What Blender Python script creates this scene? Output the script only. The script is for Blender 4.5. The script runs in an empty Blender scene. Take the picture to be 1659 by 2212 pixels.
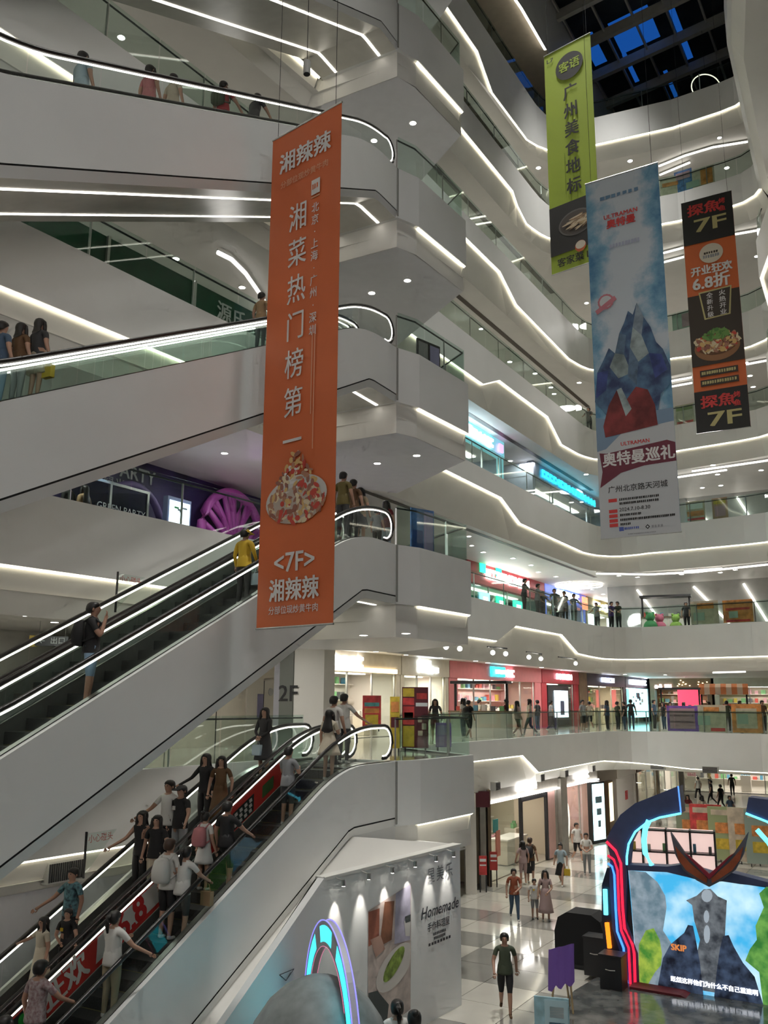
import bpy, bmesh, math, random
from mathutils import Vector, Matrix, Quaternion
random.seed(7)
sc = bpy.context.scene
coll = sc.collection
# tuning
EXPOSURE = 0.08
TOP_FILL = 550
NEAR_FILL = 520
LEDP = 4.2
CEILP = 68
# ---------------------------------------------------------------- camera, world, exposure
FPX = 1950.0
PITCH = math.radians(11.9); ROLL = math.radians(0.3)
_f = Vector((0, math.cos(PITCH), math.sin(PITCH)))
_u0 = Vector((0, -math.sin(PITCH), math.cos(PITCH))); _r0 = Vector((1, 0, 0))
_r = _r0 * math.cos(ROLL) + _u0 * math.sin(ROLL)
_u = _u0 * math.cos(ROLL) - _r0 * math.sin(ROLL)
cam_d = bpy.data.cameras.new('camera'); cam = bpy.data.objects.new('camera', cam_d); coll.objects.link(cam)
cam_d.sensor_fit = 'VERTICAL'; cam_d.sensor_height = 24.0; cam_d.lens = 24.0 * FPX / 2212.0
cam_d.clip_start = 0.05; cam_d.clip_end = 400
cam.matrix_world = Matrix(((_r.x, _u.x, -_f.x, 0), (_r.y, _u.y, -_f.y, 0), (_r.z, _u.z, -_f.z, 1.5), (0, 0, 0, 1)))
sc.camera = cam
world = bpy.data.worlds.new('dusk_sky'); sc.world = world; world.use_nodes = True
world.node_tree.nodes['Background'].inputs[0].default_value = (0.012, 0.105, 0.42, 1)
world.node_tree.nodes['Background'].inputs[1].default_value = 0.75
vs = sc.view_settings
vs.view_transform = 'Standard'; vs.look = 'None'; vs.gamma = 1.0; vs.exposure = EXPOSURE; vs.use_curve_mapping = False
cy = sc.cycles
cy.max_bounces = 5; cy.diffuse_bounces = 4; cy.glossy_bounces = 2; cy.transmission_bounces = 2; cy.transparent_max_bounces = 12
cy.use_adaptive_sampling = True; cy.adaptive_threshold = 0.12; cy.adaptive_min_samples = 12
cy.caustics_reflective = False; cy.caustics_refractive = False; cy.sample_clamp_indirect = 4.0
cy.use_denoising = True
def area(name, loc, size, power, color=(1, .95, .86), rot=(0, 0, 0), spread=180, parent=None):
    d = bpy.data.lights.new(name, 'AREA'); d.shape = 'DISK' if not isinstance(size, tuple) else 'RECTANGLE'
    if isinstance(size, tuple): d.size, d.size_y = size
    else: d.size = size
    d.energy = power; d.color = color; d.spread = math.radians(spread)
    o = bpy.data.objects.new(name, d); coll.objects.link(o); o.location = loc; o.rotation_euler = rot; o.parent = parent
    return o
# added fill lights out of view, under the skylight and behind the camera
for fx, fy, fz, fp in ((11, 41, 39.4, TOP_FILL), (5, 29, 39.4, TOP_FILL), (3, 15, 39.4, TOP_FILL)):
    area('atrium_fill_light', (fx, fy, fz), 2.2, fp, (1, .98, .94), spread=52)
for gx in (-4, 4, 11):
    area('near_fill_light', (gx, -3.5, 10.5), 2.0, NEAR_FILL, (1, .985, .965), rot=(math.radians(80), 0, math.radians(-12)))

# ---------------------------------------------------------------- helpers
LV = {1: -5.5, 2: 0.0, 3: 5.5, 4: 11.0, 5: 16.5, 6: 22.0, 7: 27.5, 8: 33.0}
MATS = {}
def mat(name, col=(.8, .8, .8), rough=.5, metal=0.0, emit=0.0, ecol=None, var=0.0, scale=3.0, bump=0.0, coat=0.0, col2=None):
    if name in MATS: return MATS[name]
    m = bpy.data.materials.new(name); m.use_nodes = True; MATS[name] = m
    nt = m.node_tree; b = nt.nodes['Principled BSDF']
    b.inputs['Base Color'].default_value = (*col, 1); b.inputs['Roughness'].default_value = rough; b.inputs['Metallic'].default_value = metal
    if coat: b.inputs['Coat Weight'].default_value = coat
    if emit:
        b.inputs['Emission Color'].default_value = (*(ecol or col), 1); b.inputs['Emission Strength'].default_value = emit
    if var or bump:
        tc = nt.nodes.new('ShaderNodeTexCoord'); nz = nt.nodes.new('ShaderNodeTexNoise')
        nz.inputs['Scale'].default_value = scale; nz.inputs['Detail'].default_value = 5
        nt.links.new(tc.outputs['Object'], nz.inputs['Vector'])
        if var:
            r = nt.nodes.new('ShaderNodeValToRGB')
            c2 = col2 or tuple(max(0, c * (1 - var)) for c in col); c1 = col if col2 else tuple(min(1, c * (1 + var)) for c in col)
            r.color_ramp.elements[0].position = .35; r.color_ramp.elements[1].position = .65
            r.color_ramp.elements[0].color = (*c2, 1); r.color_ramp.elements[1].color = (*c1, 1)
            nt.links.new(nz.outputs['Fac'], r.inputs[0]); nt.links.new(r.outputs[0], b.inputs['Base Color'])
            if emit and not ecol: nt.links.new(r.outputs[0], b.inputs['Emission Color'])
        if bump:
            bp = nt.nodes.new('ShaderNodeBump'); bp.inputs['Strength'].default_value = bump
            nt.links.new(nz.outputs['Fac'], bp.inputs['Height']); nt.links.new(bp.outputs[0], b.inputs['Normal'])
    return m
def glass_mat(name, tint=(.86, .93, .9), refl=.9, base=.05):
    if name in MATS: return MATS[name]
    m = bpy.data.materials.new(name); m.use_nodes = True; MATS[name] = m; nt = m.node_tree; nt.nodes.clear()
    out = nt.nodes.new('ShaderNodeOutputMaterial'); mx = nt.nodes.new('ShaderNodeMixShader')
    tr = nt.nodes.new('ShaderNodeBsdfTransparent'); tr.inputs[0].default_value = (*tint, 1)
    gl = nt.nodes.new('ShaderNodeBsdfGlossy'); gl.inputs[0].default_value = (refl, refl, refl, 1); gl.inputs['Roughness'].default_value = .03
    lw = nt.nodes.new('ShaderNodeLayerWeight'); lw.inputs[0].default_value = .5
    pw = nt.nodes.new('ShaderNodeMath'); pw.operation = 'POWER'; pw.inputs[1].default_value = 4.0
    ad = nt.nodes.new('ShaderNodeMath'); ad.operation = 'MULTIPLY_ADD'; ad.inputs[1].default_value = .8; ad.inputs[2].default_value = base; ad.use_clamp = True
    nt.links.new(lw.outputs['Facing'], pw.inputs[0]); nt.links.new(pw.outputs[0], ad.inputs[0]); nt.links.new(ad.outputs[0], mx.inputs[0])
    nt.links.new(tr.outputs[0], mx.inputs[1]); nt.links.new(gl.outputs[0], mx.inputs[2]); nt.links.new(mx.outputs[0], out.inputs[0])
    return m
WHITE = mat('white_paint', (.76, .765, .75), .42, var=.025, scale=.6)
WHITE2 = mat('warm_white_paint', (.77, .755, .71), .5, var=.025, scale=.7)
CEIL = mat('ceiling_paint', (.74, .725, .69), .5, var=.03, scale=.8)
SEAM = mat('dark_joint', (.03, .03, .03), .8)
LED = mat('led_strip', (1, .95, .80), .5, emit=LEDP, ecol=(1, .93, .74))
LEDC = mat('led_strip_cool', (1, .97, .93), .5, emit=LEDP * 1.1, ecol=(1, .95, .86))
LAMP = mat('lamp_lens', (1, .97, .9), .4, emit=26, ecol=(1, .95, .85))
STEEL = mat('brushed_steel', (.52, .52, .5), .3, .9, var=.06, scale=20)
DARK = mat('dark_metal', (.03, .03, .033), .45, .3, var=.1, scale=9)
RUBBER = mat('black_rubber', (.018, .016, .015), .35)
GLASS = glass_mat('clear_glass', (.93, .965, .945), .9, .03)
GLASSG = glass_mat('green_glass', (.86, .935, .9), .9, .035)
TILE = mat('polished_tile', (.52, .5, .44), .09, var=.03, scale=1.2)
TILEG = mat('polished_tile_grey', (.26, .255, .23), .09, var=.05, scale=1.2)

class MB:
    def __init__(s): s.v = []; s.f = []; s.m = []
    def pts(s, ps):
        i = len(s.v); s.v.extend([tuple(p) for p in ps]); return list(range(i, i + len(ps)))
    def poly(s, ps, m=0): s.f.append(s.pts(ps)); s.m.append(m)
    def face(s, ids, m=0): s.f.append(list(ids)); s.m.append(m)
    def obox(s, c, ax, ay, az, m=0):
        c = Vector(c); ax = Vector(ax); ay = Vector(ay); az = Vector(az)
        i = s.pts([c + ax * a + ay * b + az * d for d in (-1, 1) for a, b in ((-1, -1), (1, -1), (1, 1), (-1, 1))])
        for q in ((3, 2, 1, 0), (4, 5, 6, 7), (0, 1, 5, 4), (1, 2, 6, 5), (2, 3, 7, 6), (3, 0, 4, 7)): s.face([i[k] for k in q], m)
    def box(s, x0, x1, y0, y1, z0, z1, m=0):
        s.obox(((x0 + x1) / 2, (y0 + y1) / 2, (z0 + z1) / 2), ((x1 - x0) / 2, 0, 0), (0, (y1 - y0) / 2, 0), (0, 0, (z1 - z0) / 2), m)
    def prism(s, ps, d, m=0, msid=None):
        """polygon ps (3d) extruded by vector d"""
        d = Vector(d); a = s.pts(ps); b = s.pts([Vector(p) + d for p in ps]); n = len(ps)
        s.face(a[::-1], m); s.face(b, m)
        for k in range(n): s.face([a[k], a[(k + 1) % n], b[(k + 1) % n], b[k]], m if msid is None else msid)
    def tube(s, ps, r, n=6, m=0, cap=True):
        ps = [Vector(p) for p in ps]; rings = []; k = len(ps)
        for i, p in enumerate(ps):
            t = (ps[min(i + 1, k - 1)] - ps[max(i - 1, 0)]).normalized()
            up = Vector((0, 0, 1)) if abs(t.z) < .95 else Vector((0, 1, 0))
            a = t.cross(up).normalized(); b = a.cross(t).normalized()
            rr = r[i] if isinstance(r, (list, tuple)) else r
            rings.append(s.pts([p + (a * math.cos(q) + b * math.sin(q)) * rr for q in [2 * math.pi * j / n for j in range(n)]]))
        for x, y in zip(rings, rings[1:]):
            for j in range(n): s.face([x[j], x[(j + 1) % n], y[(j + 1) % n], y[j]], m)
        if cap: s.face(rings[0][::-1], m); s.face(rings[-1], m)
    def strip(s, A, B, m=0):
        """quads between two polylines of equal length"""
        a = s.pts(A); b = s.pts(B)
        for k in range(len(A) - 1): s.face([a[k], a[k + 1], b[k + 1], b[k]], m)
    def loftsec(s, secs, m=0, closed=True, cap=True):
        ids = [s.pts(q) for q in secs]; n = len(secs[0])
        for a, b in zip(ids, ids[1:]):
            for j in range(n if closed else n - 1): s.face([a[j], a[(j + 1) % n], b[(j + 1) % n], b[j]], m)
        if cap and closed: s.face(ids[0][::-1], m); s.face(ids[-1], m)
    def lathe(s, prof, c=(0, 0, 0), n=16, m=0, sx=1, sy=1):
        c = Vector(c)
        s.loftsec([[c + Vector((r * sx * math.cos(2 * math.pi * j / n), r * sy * math.sin(2 * math.pi * j / n), z)) for j in range(n)] for r, z in prof], m)
    def mesh(s, name, mats, smooth=False, origin=(0, 0, 0), fix=True):
        o = Vector(origin); me = bpy.data.meshes.new(name)
        me.from_pydata([tuple(Vector(p) - o) for p in s.v], [], s.f)
        mats = mats if isinstance(mats, (list, tuple)) else [mats]
        for x in mats: me.materials.append(x)
        me.polygons.foreach_set('material_index', s.m)
        if fix:
            bm = bmesh.new(); bm.from_mesh(me); bmesh.ops.recalc_face_normals(bm, faces=bm.faces); bm.to_mesh(me); bm.free()
        if smooth: me.polygons.foreach_set('use_smooth', [True] * len(me.polygons))
        me.update(); return me
    def build(s, name, mats, parent=None, smooth=False, label=None, cat=None, group=None, kind=None, local=False):
        org = (0, 0, 0)
        if parent is not None and not local: org = world_loc(parent)
        return link(name, s.mesh(name, mats, smooth, org), parent, label, cat, group, kind)
def world_loc(o):
    v = Vector(o.location)
    while o.parent is not None: o = o.parent; v = v + Vector(o.location)
    return v
def tag(o, label=None, cat=None, group=None, kind=None):
    if label: o['label'] = label
    if cat: o['category'] = cat
    if group: o['group'] = group
    if kind: o['kind'] = kind
    return o
def link(name, me, parent=None, label=None, cat=None, group=None, kind=None, loc=None, rz=0.0):
    o = bpy.data.objects.new(name, me); coll.objects.link(o); o.parent = parent
    if loc is not None: o.location = loc
    if rz: o.rotation_euler = (0, 0, rz)
    return tag(o, label, cat, group, kind)
def empty(name, loc=(0, 0, 0), label=None, cat=None, group=None, rz=0.0, kind=None):
    o = link(name, None, None, label, cat, group, kind, loc, rz); o.empty_display_size = .2; return o
def copy_tree(o, parent=None):
    c = o.copy(); coll.objects.link(c); c.parent = parent
    for ch in o.children: copy_tree(ch, c)
    return c
_dg = None
def text_mesh(txt, size, bold=0.0, extrude=0.0, align='CENTER', spacing=1.0):
    key = (txt, size, extrude, align, spacing)
    cu = bpy.data.curves.new('lettering', 'FONT'); cu.body = txt; cu.size = size; cu.align_x = align; cu.align_y = 'CENTER'
    cu.extrude = extrude; cu.resolution_u = 2; cu.space_character = spacing; cu.fill_mode = 'FRONT' if not extrude else 'BOTH'
    o = bpy.data.objects.new('lettering', cu); coll.objects.link(o)
    me = bpy.data.meshes.new_from_object(o.evaluated_get(bpy.context.evaluated_depsgraph_get()))
    bpy.data.objects.remove(o); bpy.data.curves.remove(cu)
    if bold:
        vs_ = [tuple(v.co) for v in me.vertices]; fs = [tuple(p.vertices) for p in me.polygons]; n = len(vs_); V = []; Fc = []
        for k, (dx, dy) in enumerate(((-bold, -bold * .6), (bold, -bold * .6), (bold, bold * .6), (-bold, bold * .6))):
            V += [(x + dx, y + dy, z + .0004 * k) for x, y, z in vs_]; Fc += [tuple(i + k * n for i in f) for f in fs]
        me2 = bpy.data.meshes.new('lettering'); me2.from_pydata(V, [], Fc); bpy.data.meshes.remove(me); me = me2
    return me
def text_on(txt, size, frame, m, parent, bold=0.0, xs=1.0, ys=1.0, name='lettering', skew=0.0, extrude=0.0, align='CENTER', spacing=1.0):
    """frame = (origin, right, up): flat lettering centred on origin, in world axes right/up; child of parent"""
    me = text_mesh(txt, size, bold, extrude, align, spacing); o, r, u = [Vector(q) for q in frame]
    r = r.normalized(); u = u.normalized(); n = r.cross(u); w = world_loc(parent) if parent else Vector((0, 0, 0))
    for v in me.vertices:
        x, y, z = v.co; v.co = o + r * (x * xs + skew * y) + u * y * ys + n * z - w
    me.materials.clear(); me.materials.append(m); me.update(); me.name = name
    return link(name, me, parent)
def ray(px, py): return _f + _r * ((px - 829.5) / FPX) - _u * ((py - 1106.0) / FPX)
CAMP = Vector((0, 0, 1.5))
def atz(px, py, z):
    d = ray(px, py); return CAMP + d * ((z - 1.5) / d.z)
def aty(px, py, y):
    d = ray(px, py); return CAMP + d * (y / d.y)
def sample(path, t):
    for a, b in zip(path, path[1:]):
        l = math.hypot(b[0] - a[0], b[1] - a[1])
        if t <= l or b is path[-1]:
            k = t / l; return Vector((a[0] + (b[0] - a[0]) * k, a[1] + (b[1] - a[1]) * k, 0))
        t -= l
def plen(path): return sum(math.hypot(b[0] - a[0], b[1] - a[1]) for a, b in zip(path, path[1:]))
def cum(path):
    r = [0.0]
    for a, b in zip(path, path[1:]): r.append(r[-1] + math.hypot(b[0] - a[0], b[1] - a[1]))
    return r
def rightn(path, t):
    a = sample(path, max(0, t - .12)); b = sample(path, min(plen(path) - 1e-4, t + .12)); d = (b - a).normalized()
    return Vector((d.y, -d.x, 0))
def interp(tab, t):
    if t <= tab[0][0]: return tab[0][1]
    for (a, x), (b, y) in zip(tab, tab[1:]):
        if t <= b: return x + (y - x) * (t - a) / (b - a)
    return tab[-1][1]

# ---------------------------------------------------------------- the building
H = math.radians(29.0)
EU = Vector((math.sin(H), math.cos(H), 0)); EN = Vector((math.cos(H), -math.sin(H), 0)); EO = Vector((0.33, 23.4, 0))
def E(s, off, z): p = EO - EU * s + EN * off; return Vector((p.x, p.y, z))
A0 = (-13.0, 9.0); A1 = (-7.1, 17.3); A2 = (-2.03, 24.71); B0 = (0.33, 23.4); P1 = (0.97, 23.9); P2 = (2.56, 26.3)
LOW = [(0.6, 30.6), (3, 34.6), (10.6, 47.2), (11.05, 47.9), (11.7, 48.75), (12.5, 49.3), (13.2, 49.45), (14.0, 49.2), (16.2, 47.7), (18.6, 45.8), (19.4, 45.0), (19.8, 44.2), (19.85, 43.4), (19.6, 42.6), (16.8, 37.5), (15.5, 32), (15.0, 26)]
UP = [(0.6, 30.6), (3, 34.6), (7.6, 42.3), (8.1, 43.1), (8.7, 43.85), (9.4, 44.35), (10.3, 44.5), (11.6, 44.1), (15.2, 42.6), (17.2, 41.3), (17.8, 40.8), (18.1, 40.2), (18.1, 39.6), (15.8, 35.3), (12.9, 29.8), (11.5, 26)]
LEDZ = {2: [(0, -.66), (10.35, -.66), (12.1, -1.46), (21, -1.4), (26, -1.75), (44, -1.8)],
        3: [(0, 4.0), (7.96, 4.0), (9.95, 4.76), (15.66, 4.76), (17.9, 3.97), (21.5, 3.86), (44, 3.86)],
        4: [(0, 9.45), (2.9, 10.26), (8.77, 10.2), (10.8, 9.42), (19.3, 9.34), (24.4, 9.6), (44, 9.5)],
        5: [(0, 14.85), (7.06, 14.85), (8.8, 15.58), (14.77, 15.55), (16.66, 14.58), (19.2, 14.7), (21.5, 14.93), (26.5, 15.12), (44, 15.0)],
        6: [(0, 20.99), (9.19, 20.99), (11.1, 20.1), (18.3, 19.85), (22, 20.3), (26.4, 20.5), (30, 20.1), (44, 20.3)],
        7: [(0, 26.1), (11.05, 26.1), (11.65, 25.6), (12.8, 25.2), (15.6, 25.7), (21.8, 26.02), (27, 26.0), (40, 26.0)],
        8: [(0, 31.3), (7.16, 31.25), (8.8, 30.1), (13.2, 30.2), (15.5, 30.95), (18.6, 31.45), (40, 31.4)]}
MD = Vector((.515, .857, 0)); MN = Vector((.857, -.515, 0))
def W(t, off=0.0, z=0.0): p = Vector((-2.1, 37.7, z)) + MD * t + MN * off; return p
WALL = [(-21, 10), (-10.1, 30.1), (-4.67, 39.25), (8.2, 60.7), (22.1, 83.8), (46, 70), (42, 47), (34, 26)]
def cpath(L): return UP if L > 6 else LOW
ntrim = [0]
def trim_name(): ntrim[0] += 1; return 'trim_%d' % ntrim[0]
def fascia(path, L, ztab, recess=.14, slope=.42, bottom=None, ledmat=None, t0led=0.0, t1led=None, floorcurb=.06):
    """proud upper panel down to a light cove, recessed lower panel from the cove to the ceiling below"""
    zt = LV[L]; zb = zt - 2.35 if bottom is None else bottom
    ts = sorted(set([round(x, 3) for x in cum(path)] + [round(a, 3) for a, _ in ztab if 0 < a < plen(path)]))
    T = [sample(path, min(t, plen(path) - 1e-4)) for t in ts]; Nn = [rightn(path, t) for t in ts]; Z = [interp(ztab, t) for t in ts]
    def line(off, zs): return [p + n * off + Vector((0, 0, z)) for p, n, z in zip(T, Nn, zs)]
    top = [zt + floorcurb] * len(ts)
    b = MB(); b.strip(line(-.18, top), line(0, top)); b.strip(line(0, top), line(0, Z)); b.strip(line(0, Z), line(-recess, Z))
    o = b.build(trim_name(), WHITE, kind='structure', label='white gallery edge panel with a recessed light line')
    b = MB(); b.strip(line(-recess, Z), line(-recess - slope, [zb] * len(ts))); b.build('lower_panel', WHITE2, o)
    t1 = t1led or plen(path); k = [i for i, t in enumerate(ts) if t0led - .01 <= t <= t1 + .01]
    if len(k) > 1:
        A = [T[i] + Nn[i] * (-.03) + Vector((0, 0, Z[i] - .004)) for i in k]; B = [T[i] + Nn[i] * (-.085) + Vector((0, 0, Z[i] - .05)) for i in k]
        b = MB(); b.strip(A, B); b.build('led_strip', ledmat or LED, o, label='glowing warm white light line')
    return o
def rail(path, L, t0=0.0, t1=None, inset=.1, h=1.1, plen_m=1.5, label='clear glass balustrade with a thin steel handrail', posts=False, zoff=0.06):
    zt = LV[L] + zoff; t1 = t1 or plen(path); tot = t1 - t0
    p0 = sample(path, t0); root = empty('glass_balustrade', (p0.x, p0.y, zt), label, 'balustrade', 'glass balustrades along the galleries')
    n = max(1, round(tot / plen_m)); tt = [t0 + tot * i / n for i in range(n + 1)]
    cs = [c for c in cum(path) if t0 < c < t1]
    P = lambda t, z, o=0: sample(path, min(t, plen(path) - 1e-3)) - rightn(path, t) * (inset + o) + Vector((0, 0, z))
    for a, c in zip(tt, tt[1:]):
        mid = [a + .012] + [x for x in cs if a + .05 < x < c - .05] + [c - .012]
        b = MB(); A = [P(t, zt) for t in mid]; Bq = [P(t, zt + h) for t in mid]; A2_ = [P(t, zt, .02) for t in mid]; B2 = [P(t, zt + h, .02) for t in mid]
        b.strip(A, Bq); b.strip(A2_, B2); b.strip(Bq, B2)
        b.build('pane', GLASSG, root)
    ts = sorted(set([t0] + cs + [t1]))
    b = MB(); b.tube([P(t, zt + h * .93, .06) for t in ts], .024, 6); b.build('handrail', DARK, root, smooth=True)
    for t in tt[::2]:
        b = MB(); q = P(t, zt, .05); b.obox(q + Vector((0, 0, h * .46)), (.02, 0, 0), (0, .03, 0), (0, 0, h * .46)); b.build('post', STEEL, root)
    return root
NEARW = [(-21, -7), (34, -7)]
# floors and ceilings of the galleries
for L in range(2, 9):
    z = LV[L]; C = cpath(L)
    edge = [A0, A1, A2, B0, P1, P2] + C + [(14.6, 6) if L < 7 else (9, 20), (14.6, .6)]
    outer = [(34, .6)] + WALL[::-1]
    P = [(x, y, z) for x, y in edge + outer]
    b = MB(); b.poly(P[::-1]); b.build('floor', TILE if L == 2 else mat('gallery_tile', (.55, .53, .49), .12, var=.03), kind='structure', label='pale polished gallery floor')
    inn = []
    # ceiling of the storey below
    ed2 = [Vector((x, y, 0)) for x, y in edge]
    zc = z - 1.9
    off = []
    full = edge
    for i, (x, y) in enumerate(full):
        a = full[max(0, i - 1)]; c = full[min(len(full) - 1, i + 1)]; d = Vector((c[0] - a[0], c[1] - a[1], 0)).normalized()
        k = .3 if i in (0, 1) else (.13 if i < 6 else .56)
        off.append((x - d.y * k, y + d.x * k, zc))
    b = MB(); b.poly(off + [(x, y, zc) for x, y in outer]); b.build('ceiling', CEIL, kind='structure', label='plain painted gallery ceiling')
    b = MB(); zs = z - 2.35; q_ = [(A2[0] + .05, A2[1] + .12), (B0[0], B0[1] + .13), (P1[0] - .1, P1[1] + .1), (P2[0] - .12, P2[1] + .05), (.45, 30.75), (-3.4, 28.6)]
    b.poly([(x, y, zs) for x, y in q_]); b.strip([(x, y, zs) for x, y in q_[3:] + q_[:1]], [(x, y, z - 1.88) for x, y in q_[3:] + q_[:1]])
    b.build('ceiling', mat('landing_soffit', (.74, .74, .77), .4, var=.02), kind='structure', label='flat soffit under the escalator landing')
    b = MB(); g = Vector((A2[0], A2[1], 0)); b.strip([g + Vector((-.6, .4, z - 1.4)), g + Vector((.1, .1, z - 1.4))], [g + Vector((-.6, .4, z - 2.36)), g + Vector((.1, .1, z - 2.36))]); b.build(trim_name(), WHITE2, kind='structure', label='short closing panel beside the landing')
    b = MB(); g = Vector((B0[0], B0[1], 0)) + EN * .012 + EU * .02; b.obox(g + Vector((0, 0, z - .7)), EU * .045, EN * .01, (0, 0, .75)); b.build(trim_name(), mat('groove_shade', (.3, .3, .28), .6), kind='structure', label='vertical groove where escalator cladding meets the landing')
    # edges
    led = z - 1.45
    o = fascia([A0, A1, A2], L, [(0, led), (20, led)])
    if L < 7 or True:
        o = fascia([A2, B0, P1], L, [(0, z - 1.5), (9, z - 1.5)], recess=.12, slope=0.0, t0led=90)
        o = fascia([P1, P2], L, [(0, z - 1.5), (9, z - 1.5)], recess=.12, slope=0.0)
        o = fascia([P2, C[0]], L, [(0, z - 1.5), (9, LEDZ[L][0][1])], recess=.12, slope=.2, t0led=90)
    if L < 7: fascia(C, L, LEDZ[L], bottom=-1.95 if L == 2 else None)
    else:
        fascia(C[:13], L, LEDZ[L])
        rp = C[12:]; o = fascia(rp, L, [(0, z - 1.55), (40, z - 1.55)], t0led=90)
        A = [Vector((x + 1.75, y - .9, z - 2.3)) for x, y in rp]; b = MB(); b.strip(A, [p + Vector((.1, -.05, 0)) for p in A]); b.build('led_strip', LED, o)
        b = MB(); b.strip([Vector((x + .5, y - .2, z - 2.35)) for x, y in rp], [Vector((x + 4.5, y - 2.2, z - 2.25)) for x, y in rp]); b.build('soffit_panel', WHITE2, o)
    # dark shadow joint in the ceiling along the gallery
    b = MB(); pj = [(x - 1.9 * .857, y + 1.9 * .515) for x, y in C[1:4]]; pj = [(pj[0][0] - 2.2, pj[0][1] - 3.66)] + pj[:2] + [(pj[1][0] + 4.2, pj[1][1] + 7)]
    A = [Vector((x, y, zc - .012)) for x, y in pj]; B = [Vector((x - .22, y + .13, zc - .012)) for x, y in pj]
    b.strip(A, B); b.build(trim_name(), mat('bronze_slot', (.07, .055, .04), .5), kind='structure', label='dark slot running along the gallery ceiling')
b = MB(); b.poly([(34, -7, 0), (34, .6, 0), (-21, .6, 0), (-21, -7, 0)]); b.build('floor', TILE, kind='structure', label='near gallery floor')
# ground floor and shell
b = MB(); b.poly([(-21, -7, -5.52), (34, -7, -5.52), (34, 26, -5.52), (42, 47, -5.52), (46, 76, -5.52), (22.1, 83.8, -5.52), (8.2, 60.7, -5.52), (-4.67, 39.25, -5.52), (-10.1, 30.1, -5.52), (-21, 10, -5.52)])
ground = b.build('floor', mat('tile_joint', (.35, .34, .31), .2), kind='structure', label='ground floor of polished pale and grey tiles')
def wall(name, pts, z0, z1, m, label):
    b = MB(); b.strip([(x, y, z0) for x, y in pts], [(x, y, z1) for x, y in pts]); return b.build(name, m, kind='structure', label=label)
wall('wall_left', WALL[:5], 0, 38, WHITE2, 'pale wall behind the left galleries')
wall('wall_left', [(-21, 10), (-10.1, 30.1), (-3.2, 40.2), (4.2, 52.5), (8.6, 59.8), (22.1, 83.8)], -5.6, 0, WHITE2, 'pale wall on the ground floor')
wall('wall_left', [(-13.3, 9.2), (-7.45, 17.55), (-2.6, 24.6), (-2.2, 26.5)], -5.5, -2.1, mat('lavender_wall', (.5, .5, .53), .5, var=.03), 'grey-lavender wall under the second storey edge behind the escalators')
wall('wall_far', WALL[4:7], 0, 38, WHITE2, 'pale wall at the far end')
wall('wall_far', [(22.1, 83.8), (46, 76), (42, 47)], -5.6, 0.0, WHITE2, 'pale wall at the far end of the ground floor')
wall('wall_right', [WALL[6], WALL[7], (34, -7)], -5.6, 38, WHITE2, 'pale wall behind the right galleries')
wall('wall_near', [(34, -7), (-21, -7), (-21, 10)], -5.6, 38, WHITE2, 'pale wall behind the viewer')
# ---- roof with skylight
SKY = [(-6, 12), (0.2, 30.0), (7.04, 40.3), (8.8, 43.3), (16.5, 56.0), (18.5, 57.5), (26.5, 51.5), (26.5, 49.5), (18.8, 39.5), (15.9, 35.2), (12.4, 29), (8, 12)]
zr = 36.9
outerR = [(34, -7), (34, 26), (42, 47), (14, 64.5), (8.3, 55), (-2.1, 37.7), (-7.5, 28.5), (-21, 10), (-21, -7)]
b = MB()
ring = [(x, y, zr) for x, y in SKY] + [SKY[0] + (zr,)] + [(-21, 10, zr), (-21, -7, zr), (34, -7, zr), (34, 26, zr), (42, 47, zr), (46, 70, zr), (22.1, 83.8, zr), (-4.67, 39.25, zr), (-10.1, 30.1, zr), (-20.9, 10, zr)]
b.poly(ring); b.build('ceiling', mat('roof_soffit', (.5, .44, .34), .6, var=.05), kind='structure', label='brownish soffit around the skylight')
sp = SKY[1:12]
ts = cum(sp)
b = MB(); b.strip([(x, y, zr - .25) for x, y in SKY + SKY[:1]], [(x, y, zr + 3.7) for x, y in SKY + SKY[:1]]); o = b.build(trim_name(), WHITE, kind='structure', label='white curb around the skylight')
b = MB(); b.strip([(x, y, zr - .26) for x, y in SKY[:4]], [(x - .12, y + .06, zr - .26) for x, y in SKY[:4]]); b.build('led_strip', LEDC, o)
b = MB(); b.strip([(x, y, zr - .26) for x, y in SKY[8:11]], [(x + .12, y - .06, zr - .26) for x, y in SKY[8:11]]); b.build('led_strip', LEDC, o)
# skylight grid
zg = zr + 3.1
sk = empty('skylight', (10, 42, zg), 'glazed roof with crossed steel beams and a few open blue panes', 'skylight')
bd = Vector((.78, -.626, 0)); k0 = Vector((8.87, 45.79, zg))
BEAM = mat('beam_paint', (.4, .39, .35), .5, var=.05)
def gp(i, j, z=0.0): return k0 + MD * (i * 3.03) + bd * ((j + .78) * 1.79) + Vector((0, 0, z))
for i in range(-13, 6):
    b = MB(); b.obox((gp(i, -5) + gp(i, 10)) / 2 + Vector((0, 0, .2)), bd * (1.79 * 7.5), MD * .15, (0, 0, .3)); b.build('beam', BEAM, sk)
for j in range(-4, 11):
    b = MB(); b.obox((gp(-13, j) + gp(5, j)) / 2 + Vector((0, 0, .4)), MD * 27.3, bd * .05, (0, 0, .12)); b.build('mullion', BEAM, sk)
PANEG = glass_mat('skylight_glass', (.8, .85, .95), .8, .02)
SHADE = mat('roof_shade', (.03, .033, .03), .9, var=.4, scale=1.5)
openp = {(1, 1): (.1, 1), (1, 2): (0, .47), (1, 0): (.1, .55), (1, 3): (0, .2), (2, 3): (.02, .2), (2, 1): (.08, .24), (0, 3): (.55, .75), (3, 2): (.1, .25)}
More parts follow.
